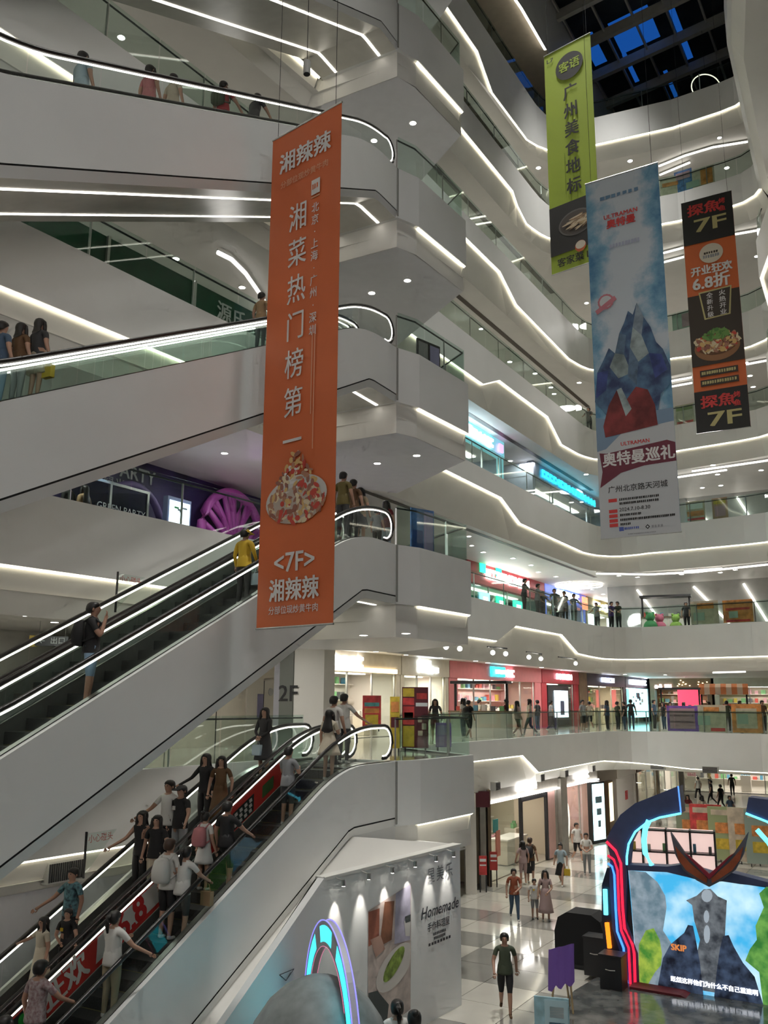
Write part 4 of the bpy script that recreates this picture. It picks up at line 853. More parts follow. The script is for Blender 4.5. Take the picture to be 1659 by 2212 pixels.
# fourth storey left: dark green shop wall
ad = Vector((.565, .825, 0)); an = Vector((.825, -.565, 0))
GL = lambda t, off=0.0, z=0.0: Vector((-8.9, 18.5, z)) + ad * t + an * off
b = MB(); b.obox(GL(4.6, -.1, 12.05), ad * 4.9, an * .1, up * 1.05); o = b.build('wall_left', mat('forest_green', (.012, .075, .035), .4, var=.15), kind='structure', label='dark green shop wall on the fourth storey')
for t in (.3, 3.2, 6.2): b = MB(); b.obox(GL(t, .04, 12.05), ad * .04, an * .04, up * 1.05); b.build('post', STEEL, o)
text_on('源氏木', .62, (GL(8.0, .06, 12.55), ad, up), mat('sign_white', (.6, .62, .6), .5), o, .012)
# ---------------------------------------------------------------- boards, posters and stands
PR1 = mat('poster_red', (.62, .06, .06), .5, var=.3, scale=4); PY1 = mat('poster_yellow', (.65, .48, .05), .5, var=.2, scale=5); PB1 = mat('poster_maroon', (.13, .02, .03), .5); PT1 = mat('poster_teal', (.1, .35, .35), .5, var=.4, scale=6); PC1 = mat('poster_cream', (.6, .52, .4), .5, var=.15, scale=4); PO1 = mat('poster_orange', (.7, .28, .08), .5, var=.3, scale=4); PV1 = mat('poster_violet', (.25, .12, .5), .5, var=.2, scale=4); PBL = mat('poster_blue', (.1, .22, .5), .5, var=.4, scale=4)
HX = lambda t, off=0.0, z=0.0: Vector((1.0, 30.0, z)) + Vector((.97, -.24, 0)) * t + Vector((-.24, -.97, 0)) * off
p = aty(803, 1560, 31.0); board('poster_stand', lambda t, off=0, z=0: Vector((p.x + t, 31.0 - off, z)), 0, 0, .55, .62, 1.05, PR1, 'red poster stand with dish pictures beside the escalator top', 'poster', ((.1, .9, .22, .34, PT1), (.1, .9, .4, .55, PO1), (.15, .85, .6, .9, PY1)))
p2 = aty(853, 1560, 28.6); board('poster_stand', lambda t, off=0, z=0: Vector((p2.x + t, 28.6 - off, z)), 0, 0, .0, .3, 1.55, PY1, 'narrow yellow poster stand by the glass corner', 'poster', ((.1, .9, .1, .3, PO1), (.1, .9, .4, .6, PB1)))
p3 = aty(897, 1560, 28.9); fb = lambda t, off=0, z=0: Vector((p3.x + t, 28.9 - off, z))
board('notice_board', fb, 0, 0, 0, .82, 1.85, PB1, 'tall maroon, red and yellow notice board with plates pictured', 'notice board', ((.03, .46, .02, .16, PY1), (.03, .46, .18, .3, PR1), (.03, .46, .32, .62, PR1), (.08, .42, .42, .52, PY1), (.03, .46, .64, .98, PY1), (.55, .95, .1, .2, PR1), (.52, .97, .26, .32, mat('poster_white', (.8, .85, .85), .5)), (.6, .75, .5, .58, PC1), (.75, .92, .6, .7, PC1), (.6, .78, .72, .8, PC1)))
p4 = aty(958, 1600, 29.5); board('purple_banner_stand', lambda t, off=0, z=0: Vector((p4.x + t, 29.5 - off, z)), 0, 0, 0, .5, .75, PV1, 'small violet stand glowing behind the landing glass', 'stand', ((.1, .9, .1, .5, mat('poster_lilac', (.4, .35, .6), .5)),))
p5 = aty(912, 1150, 27.2); board('blue_board', lambda t, off=0, z=0: Vector((p5.x + t * .8, 27.2 + t * .6 - off, z)), 0, 0, 5.5, .9, 1.7, PBL, 'blue and lilac advertising board on the third storey landing', 'notice board', ((.05, .5, .4, .95, mat('poster_deepblue', (.03, .08, .3), .5)), (.55, .95, .05, .9, mat('poster_lilac', (.4, .35, .6), .5))))
p6 = aty(925, 745, 27.5); board('framed_board', lambda t, off=0, z=0: Vector((p6.x + t * .7, 27.5 + t * .7 - off, z)), 0, 0, 11, 1.1, 1.8, DARK, 'black framed display board on the fourth storey landing', 'notice board', ((.05, .45, .05, .95, mat('poster_grey', (.35, .35, .36), .5)), (.55, .95, .05, .5, mat('poster_lilac', (.4, .35, .6), .5)), (.55, .95, .55, .95, PBL)))
def glass_poster(px, py, L, w, h, m, label, parts, z0=.1):
    z = LV[L] + z0; best = None
    C = cpath(L); d = ray(px, py)
    for a, c in zip(C, C[1:]):
        ex, ey = c[0] - a[0], c[1] - a[1]; det = d.x * -ey + d.y * ex
        if abs(det) < 1e-9: continue
        k = (a[0] * -ey + a[1] * ex) / det; mm = (d.x * a[1] - d.y * a[0]) / -det if False else None
        q = Vector((d.x * k, d.y * k, 0)); u_ = ((q.x - a[0]) * ex + (q.y - a[1]) * ey) / (ex * ex + ey * ey)
        if 0 <= u_ <= 1 and k > 0: best = (q, Vector((ex, ey, 0)).normalized()); break
    q, dr = best; nr = Vector((dr.y, -dr.x, 0))
    f = lambda t, off=0, z_=z: q + dr * t + nr * (off - .19) + up * z_
    board('poster_board', f, 0, 0, z, w, h, m, label, 'poster', parts, legs=False)
WHT = mat('poster_white', (.8, .85, .85), .5)
glass_poster(1533, 1570, 2, 1.6, 1.35, PC1, 'cream and orange poster board on the far second storey glass', ((.3, .8, .08, .25, PO1), (.1, .5, .4, .75, mat('poster_mint', (.4, .5, .42), .5)), (.5, .95, .85, .97, PR1)))
glass_poster(1612, 1570, 2, 1.45, 1.4, PO1, 'orange poster board with a pale centre on the far second storey glass', ((.15, .85, .15, .85, PC1), (.2, .55, .35, .7, mat('poster_mint', (.4, .5, .42), .5))))
glass_poster(1475, 1563, 2, 1.7, 1.3, PV1, 'violet bordered poster board with a rose panel on the second storey glass', ((.08, .85, .1, .9, mat('poster_rose', (.5, .3, .35), .5)), (.1, .8, .35, .42, DARK), (.1, .8, .6, .66, DARK)))
glass_poster(1520, 1335, 3, 1.45, 1.2, PC1, 'pale olive poster board on the far third storey glass', ((.25, .85, .1, .35, PO1), (.1, .5, .5, .85, mat('poster_mint', (.4, .5, .42), .5))))
glass_poster(1592, 1328, 3, 1.5, 1.15, PO1, 'orange-red poster board with a green disc, third storey glass', ((.1, .9, .35, .45, PR1), (.2, .5, .5, .8, mat('poster_mint', (.4, .5, .42), .5)), (.1, .9, .88, .97, PR1)))
glass_poster(1500, 1102, 4, 1.0, 1.1, PC1, 'pale red and white poster board on the far fourth storey glass', ((.05, .95, .5, .75, PO1), (.05, .95, .85, .95, PR1), (.1, .9, .1, .4, WHT)))
glass_poster(1553, 1100, 4, .8, 1.1, mat('poster_tan', (.5, .3, .2), .5), 'ochre topped poster board on the far fourth storey glass', ((.1, .9, .08, .3, PY1), (.15, .85, .4, .9, mat('poster_rose', (.5, .3, .35), .5))))
glass_poster(1476, 885, 5, 1.0, 1.1, PC1, 'olive poster board with a red foot on the fifth storey glass', ((.05, .95, .1, .3, mat('poster_olive', (.3, .35, .15), .5)), (.05, .95, .86, .97, PR1)))
glass_poster(1467, 665, 6, 1.0, 1.0, mat('poster_mint', (.4, .5, .42), .5), 'dim green and pink poster board on the sixth storey glass', ((.55, .95, .1, .9, mat('poster_rose', (.5, .3, .35), .5)),))
glass_poster(1447, 395, 7, 1.0, 1.05, PC1, 'dim olive and orange poster board on the seventh storey glass', ((.1, .9, .3, .5, PO1),))
glass_poster(1474, 388, 7, .9, 1.25, PBL, 'dark blue poster board on the seventh storey glass', ((.1, .9, .1, .4, mat('poster_rose', (.5, .3, .35), .5)),))
glass_poster(1508, 375, 7, 1.5, 1.05, PC1, 'large faded orange poster board on the seventh storey glass', ((.55, .95, .1, .9, PO1), (.05, .5, .55, .9, mat('poster_mint', (.4, .5, .42), .5))))
# kiosks on the second storey floor
def kiosk(p, w, label, roof):
    root = empty('kiosk', p, label, 'kiosk'); r = Vector((.93, -.36, 0)); n = Vector((-.36, -.93, 0))
    b = MB(); b.obox(p + up * .55, r * w / 2, n * .5, up * .55); b.build('counter', SHOPW, root); b = MB(); b.obox(p + up * 1.12, r * (w / 2 + .08), n * .58, up * .03); b.build('counter_top', BROWN, root)
    for s in (-1, 1): b = MB(); b.obox(p + r * s * w * .46 + up * 1.2, r * .05, n * .05, up * 1.2); b.build('post', DARK, root)
    if roof:
        k = int(w / .3)
        for i in range(k): b = MB(); b.obox(p + r * (-w / 2 + (i + .5) * w / k) + n * .3 + up * 2.42, r * (w / k / 2), n * .5 + up * -.12, up * .22); b.build('awning_stripe', (mat('awning_orange', (.8, .28, .1), .5), mat('awning_cream', (.8, .65, .5), .5))[i % 2], root)
    else: b = MB(); b.obox(p + up * 2.4, r * w / 2, n * .5, up * .06); b.build('roof', BLACKP, root)
    b = MB()
    for i in range(6): b.obox(p + r * (-w / 2 + .3 + i * (w - .6) / 5) + n * .2 + up * 1.25, r * .09, n * .09, up * random.uniform(.08, .2), i % 7)
    b.build('goods', GOODS, root, kind='stuff')
q = aty(1565, 1520, 58.0); kiosk(Vector((q.x, 58.0, 0)), 2.9, 'kiosk under an orange and cream striped awning, second storey', True)
q = aty(1470, 1520, 56.0); kiosk(Vector((q.x, 56.0, 0)), 2.4, 'plain white counter kiosk behind the violet poster board', False)
q = aty(1040, 1560, 41.5); kiosk(Vector((q.x, 41.5, 0)), 2.6, 'snack kiosk with goods in front of the pink shop', False)
q = aty(1440, 1340, 55); kiosk(Vector((q.x, 55, 5.5)), 3, 'third storey stall with goods at the far bend', False)

# ---------------------------------------------------------------- ground floor
def hitp(px, py, P, nrm):
    d = ray(px, py); P = Vector(P); k = (P - CAMP).dot(nrm) / d.dot(nrm); return CAMP + d * k
# floor tiles in the part of the ground floor that can be seen
TS = 1.5
tb = MB(); tb.box(-TS / 2 + .008, TS / 2 - .008, -TS / 2 + .008, TS / 2 - .008, 0, .02); tl = [tb.mesh('tile', m) for m in (TILE, TILEG)]
cnt = 0
for i in range(-6, 26):
    for j in range(-8, 16):
        c = Vector((3.4, 22.0, 0)) + MD * (i * TS) + MN * (j * TS)
        d = Vector((c.x, c.y, -5.5)) - CAMP; f = d.dot(_f); px = 829.5 + FPX * d.dot(_r) / f; py = 1106 - FPX * d.dot(_u) / f
        if 940 < px < 1700 and py < 2300 and c.y > 15 and cnt < 290 and MN.dot(c - Vector((3, 34.6, 0))) > -1.0:
            grey = (i % 3 == 0) if i > 4 else ((i // 2 + j // 2) % 2 == 0)
            link('tile', tl[1 if grey else 0], ground, loc=(c.x, c.y, -5.52), rz=math.atan2(MD.y, MD.x)); cnt += 1
# shops under the second storey gallery
S = lambda t, off=0.0, z=0.0: Vector((3, 34.6, z)) + MD * t + MN * (off - .75)
STONE = mat('grey_stone', (.35, .33, .29), .4, var=.08); LPINK = mat('blush_panel', (.68, .42, .38), .5, var=.04)
r_, r, n = shop(S, 3.2, 11.3, -5.5, 'bright cream cosmetics shop with a black door frame, ground floor', STONE, 3.1, 3.9, mat('shop_cream', (.6, .54, .42), .5), 70, depth=3.4, panes=0, pillar=.3, goods=4)
sign_marks(r_, S(7.3, .28, -2.05), r, up, 2.1, .42, 6, SW); b = MB(); b.obox(S(7.25, .24, -2.42), r * 3.95, n * .06, up * .035); b.build('light_line', SW, r_)
for t in (6.9, 9.9): b = MB(); b.obox(S(t, .08, -3.97), r * .07, n * .07, up * 1.5); b.build('door_post', BLACKP, r_)
b = MB(); b.obox(S(8.4, .08, -2.62), r * 1.5, n * .06, up * .08); b.build('door_head', BLACKP, r_)
b = MB(); b.obox(S(4.9, 0.02, -4.0), r * 1.4, n * .012, up * 1.45); b.build('pane', GLASS, r_)
b = MB(); b.obox(S(10.6, .05, -3.95), r * .6, n * .05, up * 1.52); b.build('pink_panel', LPINK, r_)
b = MB(); b.obox(S(8.5, -1.2, -4.95), r * 1.1, n * .4, up * .5); b.build('service_counter', CREAM, r_); b = MB(); b.obox(S(8.5, -1.2, -4.42), r * 1.15, n * .45, up * .03); b.build('counter_top', SHOPW, r_)
b = MB(); b.obox(S(8.0, -3.3, -3.4), r * .5, n * .04, up * .75); b.build('dark_screen', mat('screen_dark', (.05, .06, .07), .3), r_)
b = MB(); b.obox(S(4.3, .05, -3.4), r * .22, n * .02, up * .25); b.build('teal_notice', mat('teal_notice', (.05, .3, .28), .5), r_); b = MB(); b.obox(S(4.5, .05, -4.1), r * .2, n * .02, up * .5); b.build('orange_notice', mat('salmon', (.6, .2, .14), .5), r_)
b = MB(); b.obox(S(11.75, .1, -3.75), r * .42, n * .2, up * 1.75); b.build('wall_panel', STONE, None, kind='structure', label='grey stone pier between ground floor shops')
r_, r, n = shop(S, 12.2, 17.2, -5.5, 'blush pink shop with an oval mirror, ground floor', STONE, 3.1, 3.9, LPINK, 90, depth=3.0, panes=2, pillar=.25, goods=2)
sign_marks(r_, S(14.6, .28, -2.05), r, up, 1.9, .4, 6, SW); b = MB(); b.obox(S(14.7, .24, -2.42), r * 2.4, n * .06, up * .035); b.build('light_line', SW, r_)
b = MB(); b.tube([S(13.9, -.4, -4.2) + r * .36 * math.cos(a) + up * .85 * math.sin(a) for a in [2 * math.pi * i / 24 for i in range(25)]], .04, 5, cap=False); b.build('mirror_frame', emis('mirrorglow', (1, .9, .8), 1.5), r_)
def lightbox(px0, px1, pyt, pyb, Y, m, frame, label, inner=None):
    a = aty(px0, pyt, Y); c = aty(px1, pyb, Y + .9); z0, z1 = max(c.z, -5.48), a.z; A = Vector((a.x, Y, 0)); Cc = Vector((c.x, Y + .9, 0)); rr_ = (Cc - A).normalized(); nn = Vector((rr_.y, -rr_.x, 0)); w = (Cc - A).length
    root = empty('lightbox', (A + Cc) / 2 + up * -5.5, label, 'light box'); mid = (A + Cc) / 2
    b = MB(); b.obox(mid + up * (z1 - 5.5) / 2, rr_ * w / 2, nn * .12, up * (z1 + 5.5) / 2); b.build('case', frame, root)
    b = MB(); b.obox(mid + up * (z0 + z1) / 2 + nn * .125, rr_ * (w / 2 - .08), nn * .012, up * ((z1 - z0) / 2 - .1)); o = b.build('face', m, root)
    for k in range(3 if inner else 0):
        b = MB(); b.obox(mid + up * (z0 + (z1 - z0) * (.3 + .2 * k)) + nn * .14, rr_ * w * (.1 + .07 * k), nn * .004, up * .16); b.build('picture', inner, o)
lightbox(1272, 1306, 1690, 1815, 48.5, emis('poster_aqua', (.55, .85, .9), 2.6), BLACKP, 'glowing pale aqua poster light box on the ground floor', mat('poster_slate', (.15, .25, .3), .5))
lightbox(1309, 1322, 1688, 1775, 51.5, emis('poster_yellow', (1, .8, .45), 2.2), BROWN, 'narrow glowing yellow light box behind the aqua poster')
# piers left of the cosmetics shop
for px, w, m, lab, Y in ((1016, .42, SHOPW, 'white pier beside the hoarding on the ground floor', 36.2), (1043, .22, STONE, 'grey stone pier with a red price card', 37.2), (1057, .12, BROWN, 'slim bronze post at the cosmetics shop', 37.6)):
    q = aty(px, 1850, Y); b = MB(); b.obox(Vector((q.x, Y, -3.7)), (w / 2, 0, 0), (0, .25, 0), (0, 0, 1.8)); b.build('wall_panel', m, None, kind='structure', label=lab)
q = aty(1034, 1730, 37.0); b = MB(); b.obox(Vector((q.x, 37.0, -2.2)), (.42, 0, 0), (0, .08, 0), (0, 0, .3)); tag(b.build('wall_sign', mat('maroon_sign', (.12, .02, .03), .4)), 'dark maroon glossy sign panel above the white pier', 'sign')
for px, py, Y, m, lab in ((1043, 1860, 36.3, PR1, 'small rose price stand beside the stone pier'), (1066, 1855, 37.3, mat('poster_scarlet', (.5, .05, .04), .5), 'scarlet poster stand by the cosmetics shop window')):
    q = aty(px, py, Y); board('poster_stand', lambda t, off=0, z=0: Vector((q.x + t, Y - off, z)), 0, 0, -5.5, .3, .68, m, lab, 'poster', ((.1, .9, .15, .3, WHT), (.1, .9, .45, .52, WHT)), zb=.62)
# square vents in the lower gallery panel
for px, py in ((1070, 1698), (1167, 1680), (1219, 1671), (1278, 1660), (1421, 1655), (1535, 1663)):
    z = -1.72; q = atz(px, py, z); b = MB(); w = .22 if px < 1300 else .38
    rr_ = MD if px < 1300 else Vector((.82, -.57, 0)); nn = Vector((rr_.y, -rr_.x, 0)); root = empty('air_vent', q, 'small square air vent under the second storey edge' if px < 1300 else 'wide dark air vent under the far second storey edge', 'vent', 'vents in the second storey edge')
    b.obox(q, rr_ * w, nn * .12, up * .16); b.build('frame', GREYP, root)
    for k in range(5): b = MB(); b.obox(q + nn * .125 + up * (-.11 + .055 * k), rr_ * (w - .03), nn * .012, up * .016); b.build('slat', DARK, root)
# far concourse of the ground floor
r_, r, n = shop(WF, 2, 12, -5.5, 'bright white shop at the end of the ground floor concourse', SHOPW, 2.6, 3.2, SHOPW, 120, goods=3, panes=3)
r_, r, n = shop(WF, 12.2, 22, -5.5, 'violet-lit shop at the end of the ground floor concourse', PV1, 2.6, 3.2, SHOPK, 100, goods=3, panes=3, lampcol=(.8, .6, 1))
S2_ = lambda t, off=0.0, z=0.0: Vector((13.2, 53.5, z)) + Vector((.46, .888, 0)) * t + Vector((.888, -.46, 0)) * off
r_, r, n = shop(S2_, 0, 5, -5.5, 'white panelled shop wall with small red notices, ground floor', SHOPW, 2.8, 3.4, SHOPW, 0, goods=0, panes=0); b = MB(); b.obox(S2_(2.5, .03, -4.1), r * 2.2, n * .02, up * 1.35); b.build('panel', SHOPW, r_)
b = MB(); b.obox(S2_(2.6, .07, -3.8), r * .3, n * .01, up * .25); b.build('red_notice', PR1, r_)
r_, r, n = shop(S2_, 5.2, 12, -5.5, 'brown stone shop with a white glowing sign, ground floor concourse', BROWN, 2.8, 3.4, CREAM, 80, goods=2, panes=2); sign_marks(r_, S2_(8, .25, -2.4), r, up, 2.6, .35, 6, SW)
r_, r, n = shop(S2_, 12.2, 20, -5.5, 'pale shop with tall lit windows, ground floor concourse', CREAM, 2.8, 3.4, SHOPW, 140, goods=3, panes=3)
for k, (px, py, Y, w, h, m) in enumerate(((1497, 1850, 44, 1.3, 1.7, mat('panel_green', (.25, .32, .22), .5)), (1530, 1850, 43.5, 1.4, 1.75, PR1), (1572, 1850, 43, 1.5, 1.7, mat('panel_lime', (.35, .42, .22), .5)), (1613, 1850, 42.6, 1.4, 1.7, PC1), (1650, 1850, 42, 1.4, 1.7, mat('panel_teal', (.3, .38, .33), .5)))):
    q = aty(px, py, Y); lab = ('green menu hoarding board with dishes behind the stage', 'red menu hoarding board with noodles behind the stage', 'lime menu hoarding board with an orange behind the stage', 'cream menu hoarding board behind the stage', 'grey-green menu hoarding board behind the stage')[k]
    board('menu_hoarding', lambda t, off=0, z=0, q=q, Y=Y: Vector((q.x + t, Y - off - t * .35, z)), 0, 0, -5.5, w, h + .6, m, lab, 'hoarding', ((.1, .9, .06, .16, PC1), (.2, .8, .3, .5, PO1), (.2, .85, .6, .8, PY1)))
root = empty('display_cabinet', (11.8, 39.5, -5.5), 'black framed glass cabinet of rose-lit goods behind the stage', 'cabinet')
cr_ = Vector((.94, -.34, 0)); cn = Vector((-.34, -.94, 0)); c0 = Vector((11.8, 39.5, -5.5))
b = MB(); b.obox(c0 + up * .95 - cn * .25, cr_ * 1.9, cn * .04, up * .95); b.build('back', emis('rose', (1, .72, .66), .7), root)
for k in range(5): b = MB(); b.obox(c0 + cr_ * (-1.9 + .95 * k) + up * .95, cr_ * .04, cn * .3, up * .97); b.build('upright', BLACKP, root)
for k in range(3): b = MB(); b.obox(c0 + up * (.15 + .85 * k), cr_ * 1.9, cn * .3, up * .03); b.build('shelf', BLACKP, root)
for k in range(12): b = MB(); b.obox(c0 + cr_ * (-1.6 + .3 * k) + up * (.3 + .85 * (k % 2)), cr_ * .06, cn * .06, up * random.uniform(.1, .22)); b.build('goods', GOODS[k % 7], root)
# ---------------------------------------------------------------- hoarding under the escalator
HD = Vector((.567, .823, 0)); HN = Vector((.823, -.567, 0)); HP = Vector((1.9, 23.3, -5.5))
hroot = empty('hoarding', HP - HD * 5, 'white hoarding wall with a food photograph and script lettering', 'hoarding')
hq = [hitp(700, 1897, HP, HN), hitp(540, 2131, HP, HN)]; hs = (hq[1] - hq[0]); hq[0].z = -1.9; kk = (-5.5 - hq[1].z) / hs.z; hq.append(hq[1] + hs * kk)
b = MB(); b.prism([HP, HP + up * 3.6, hq[0], hq[1], hq[2]], -HN * .16); b.build('panel', WHITE, hroot)
b = MB(); b.prism([HP + up * 3.56 + HN * .03, HP + HD * .03 + up * 3.62 + HN * .03, hq[0] + up * .02 + HN * .03, hq[0] - up * .04 + HN * .03], -HN * .25); b.build('cap', WHITE2, hroot)
e2 = ESC[2]
b = MB(); A_ = HP + up * 3.6 - HN * .2; B_ = hq[0] - HN * .2
b.poly([A_, B_, E(3.6, -.05, e2.bot(3.6)), E(2.0, -.05, e2.bot(2.0))]); b.poly([A_, E(2.0, -.05, e2.bot(2.0)), E(0, -.05, -2.1), Vector((.97, 23.85, -2.37)), Vector((2.3, 25.8, -2.37))]); b.build('sloped_ledge', WHITE2, hroot)
b = MB(); qq = [-.1, .5, 1.0, 1.5, 2.0, 2.6, 3.2, 3.8]; b.strip([E(q, -.07, e2.bot(q) + .02) for q in qq], [E(q, -.07, min(e2.bot(q), -2.45)) for q in qq]); b.build('upper_panel', WHITE, hroot)
b = MB(); b.poly([B_, hq[1] - HN * .14, hq[2] - HN * .14, E(11.5, -.05, -5.5), E(7.5, -.05, e2.bot(7.5)), E(3.6, -.05, e2.bot(3.6))]); b.build('sloped_return', WHITE2, hroot)
b = MB(); b.obox(HP - HD * .1 - HN * 1.2 + up * 1.8, HD * .1, HN * 1.1, up * 1.8); b.build('end_panel', WHITE, hroot)
def hp(px, py, d=.012): return hitp(px, py, HP + HN * d, HN)
def hpoly(pts, m, name, d=.012): b = MB(); b.poly([hp(x, y, d) for x, y in pts]); return b.build(name, m, hroot)
hpoly([(795, 1968), (888, 1908), (887, 2180), (795, 2250)], mat('photo_linen', (.5, .42, .38), .6, var=.25, scale=3), 'photograph', .012)
hpoly([(796, 1970), (820, 1962), (819, 2030), (796, 2045)], mat('photo_terracotta', (.3, .1, .06), .6, var=.2), 'photo_block', .016); hpoly([(831, 1948), (852, 1946), (846, 2030), (820, 2045)], mat('photo_wood', (.2, .08, .04), .6, var=.3), 'photo_block', .018)
hpoly([(855, 1930), (887, 1910), (886, 2030), (852, 2040)], mat('photo_lilac', (.4, .38, .48), .6, var=.2), 'photo_block', .016); hpoly([(873, 1990), (887, 1985), (885, 2022), (876, 2022)], mat('photo_cup', (.6, .58, .55), .6), 'photo_cup', .02); hpoly([(875, 1980), (887, 1975), (887, 1990), (876, 1994)], mat('photo_dark', (.06, .07, .07), .6), 'photo_leaf', .022)
def rel(cx, cy, a_, b_, th): th = math.radians(th); return [(cx + a_ * math.cos(t) * math.cos(th) - b_ * math.sin(t) * math.sin(th), cy + a_ * math.cos(t) * math.sin(th) + b_ * math.sin(t) * math.cos(th)) for t in [2 * math.pi * i / 20 for i in range(20)]]
hpoly([(min(x, 886), y) for x, y in rel(852, 2090, 62, 27, -58)], mat('photo_plate', (.62, .58, .54), .6), 'photo_plate', .018)
hpoly(rel(851, 2083, 44, 12, -62), mat('photo_greens', (.2, .28, .05), .6, var=.6, scale=6), 'photo_greens', .022)
hpoly([(796, 2145), (815, 2140), (840, 2170), (835, 2215), (796, 2240)], mat('photo_dark', (.06, .07, .07), .6), 'photo_shadow', .018); hpoly([(800, 2030), (822, 2020), (832, 2050), (812, 2068)], mat('photo_hand', (.45, .28, .22), .6), 'photo_hand', .02)
INK = mat('ink', (.04, .04, .045), .6)
def htext(t, px, py, size, m=INK, bold=0.0, skew=0.0, **k): return text_on(t, size, (hp(px, py, .016), HD, up), m, hroot, bold, skew=skew, **k)
htext('Homemade', 952, 1962, .36, bold=.004, skew=.28); htext('星美乐', 951, 1888, .36, mat('ink_grey', (.2, .2, .21), .6), spacing=1.25); htext('手作料理屋', 948, 1997, .2, bold=.003)
for i, (py, w) in enumerate(((2013, .5), (2022, .45), (2032, .9))):
    c = hp(950, py, .016); b = MB()
    for k in range(8): b.obox(c + HD * (w * (k / 7 - .5)), HD * w * .045, HN * .001, up * .03)
    b.build('small_print', INK, hroot, kind='stuff')
for px, py in ((742, 1912), (797, 1897), (848, 1880), (897, 1862), (942, 1848), (980, 1838)):
    q = hitp(px, py, HP + HN * .22, HN); q = Vector((q.x, q.y, -1.97)); root = empty('picture_light', q, 'small spot lamp washing the white hoarding from above', 'spot lamp', 'spot lamps over the hoarding')
    b = MB(); b.tube([q + up * .02, q - up * .1], .045, 8); b.build('head', STEEL, root); b = MB(); b.tube([q, q - HN * .2 + up * .04], .012, 4); b.build('arm', STEEL, root)
    b = MB(); b.tube([q - up * .1, q - up * .105], .035, 8); b.build('lens', LAMP, root)
    d = bpy.data.lights.new('picture_spot', 'SPOT'); d.energy = 55; d.spot_size = math.radians(44); d.spot_blend = .8; d.shadow_soft_size = .02; d.color = (1, .95, .88)
    o = bpy.data.objects.new('picture_spot', d); coll.objects.link(o); o.location = q - up * .11 - Vector(root.location); o.rotation_euler = (HN * .28 + up).to_track_quat('Z', 'Y').to_euler(); o.parent = root
# paper plane mark
a = hp(604, 2106, .015); c = hp(635, 2093, .015); e = hp(618, 2118, .015)
b = MB(); b.tube([a, c, e, a], .008, 4); b.tube([e, hp(628, 2100, .015)], .006, 4); b.build('paper_plane_mark', INK, hroot)
# ---------------------------------------------------------------- dome sculpture with a glowing ring
dc = aty(690, 2106, 15.4); DCX, DCY, top = dc.x, 15.4, dc.z
root = empty('dome_sculpture', (DCX, DCY, -5.5), 'rounded grey stone-like dome in front of the white hoarding', 'sculpture')
CONC = mat('weathered_grey', (.2, .22, .22), .6, var=.35, scale=1.6, bump=.15); b = MB(); R = 1.2; prof = [(.001, top), (.28, top - .05), (.55, top - .17), (.8, top - .38), (1.0, top - .66), (1.15, top - 1.0), (1.22, top - 1.4), (1.2, top - 1.9), (1.05, -5.3), (1.0, -5.5)]
b.lathe(prof, (DCX, DCY, 0), 28); b.build('shell', CONC, root, smooth=True)
b = MB(); b.lathe([(1.28, -5.5), (1.28, -5.38), (1.1, -5.36), (1.1, -5.5)], (DCX, DCY, 0), 24); b.build('plinth', DARK, root)
for k in (-1, 1):
    b = MB(); b.tube([Vector((DCX + .1 + .35 * k, DCY - 1.02, top - 1.0 - .12 * j)) + Vector((.1 * k * j, 0, 0)) for j in range(3)], [.1, .16, .08], 6); b.build('groove', mat('groove_dark', (.04, .05, .06), .6), root, smooth=True)
gr = Vector((-.28, .96, 0)).normalized(); gn = Vector((gr.y, -gr.x, 0)); gc = aty(714, 2100, 15.9); gc = Vector((gc.x, 15.9, -3.85)); RO, RI = 1.8, 1.42
root = empty('glowing_ring', (gc.x, gc.y, -5.5), 'upright ring with bright cyan panels and a violet rim behind the dome', 'ring')
def gp_(r0, a, d=0.0): return gc + gr * (r0 * math.cos(a)) + up * (r0 * math.sin(a)) + gn * d
N_ = 44; b = MB(); an_ = [-.4 + (math.pi + .8) * i / N_ for i in range(N_ + 1)]
b.loftsec([[gp_(RI, a, -.05), gp_(RO, a, -.05), gp_(RO, a, .05), gp_(RI, a, .05)] for a in an_]); b.build('band', mat('ring_grey', (.45, .46, .48), .4), root)
for a0, a1 in ((-.38, .95), (1.2, 1.72), (1.95, 3.5)):
    for sd_ in (-1, 1):
        k = [a0 + (a1 - a0) * i / 8 for i in range(9)]; b = MB(); b.strip([gp_(RI + .06, a, .054 * sd_) for a in k], [gp_(RO - .07, a, .054 * sd_) for a in k]); b.build('cyan_panel', emis('aquaglow', (.05, .72, .85), 1.7), root)
for sd_ in (-.055, .055): b = MB(); b.tube([gp_(RO + .01, a, sd_) for a in an_], .011, 5); b.build('violet_rim', emis('violetrim', (.3, .28, .9), .9), root); b = MB(); b.tube([gp_(RI - .01, a, sd_) for a in an_], .006, 4); b.build('pink_rim', emis('pinkrim', (.7, .2, .35), .7), root)
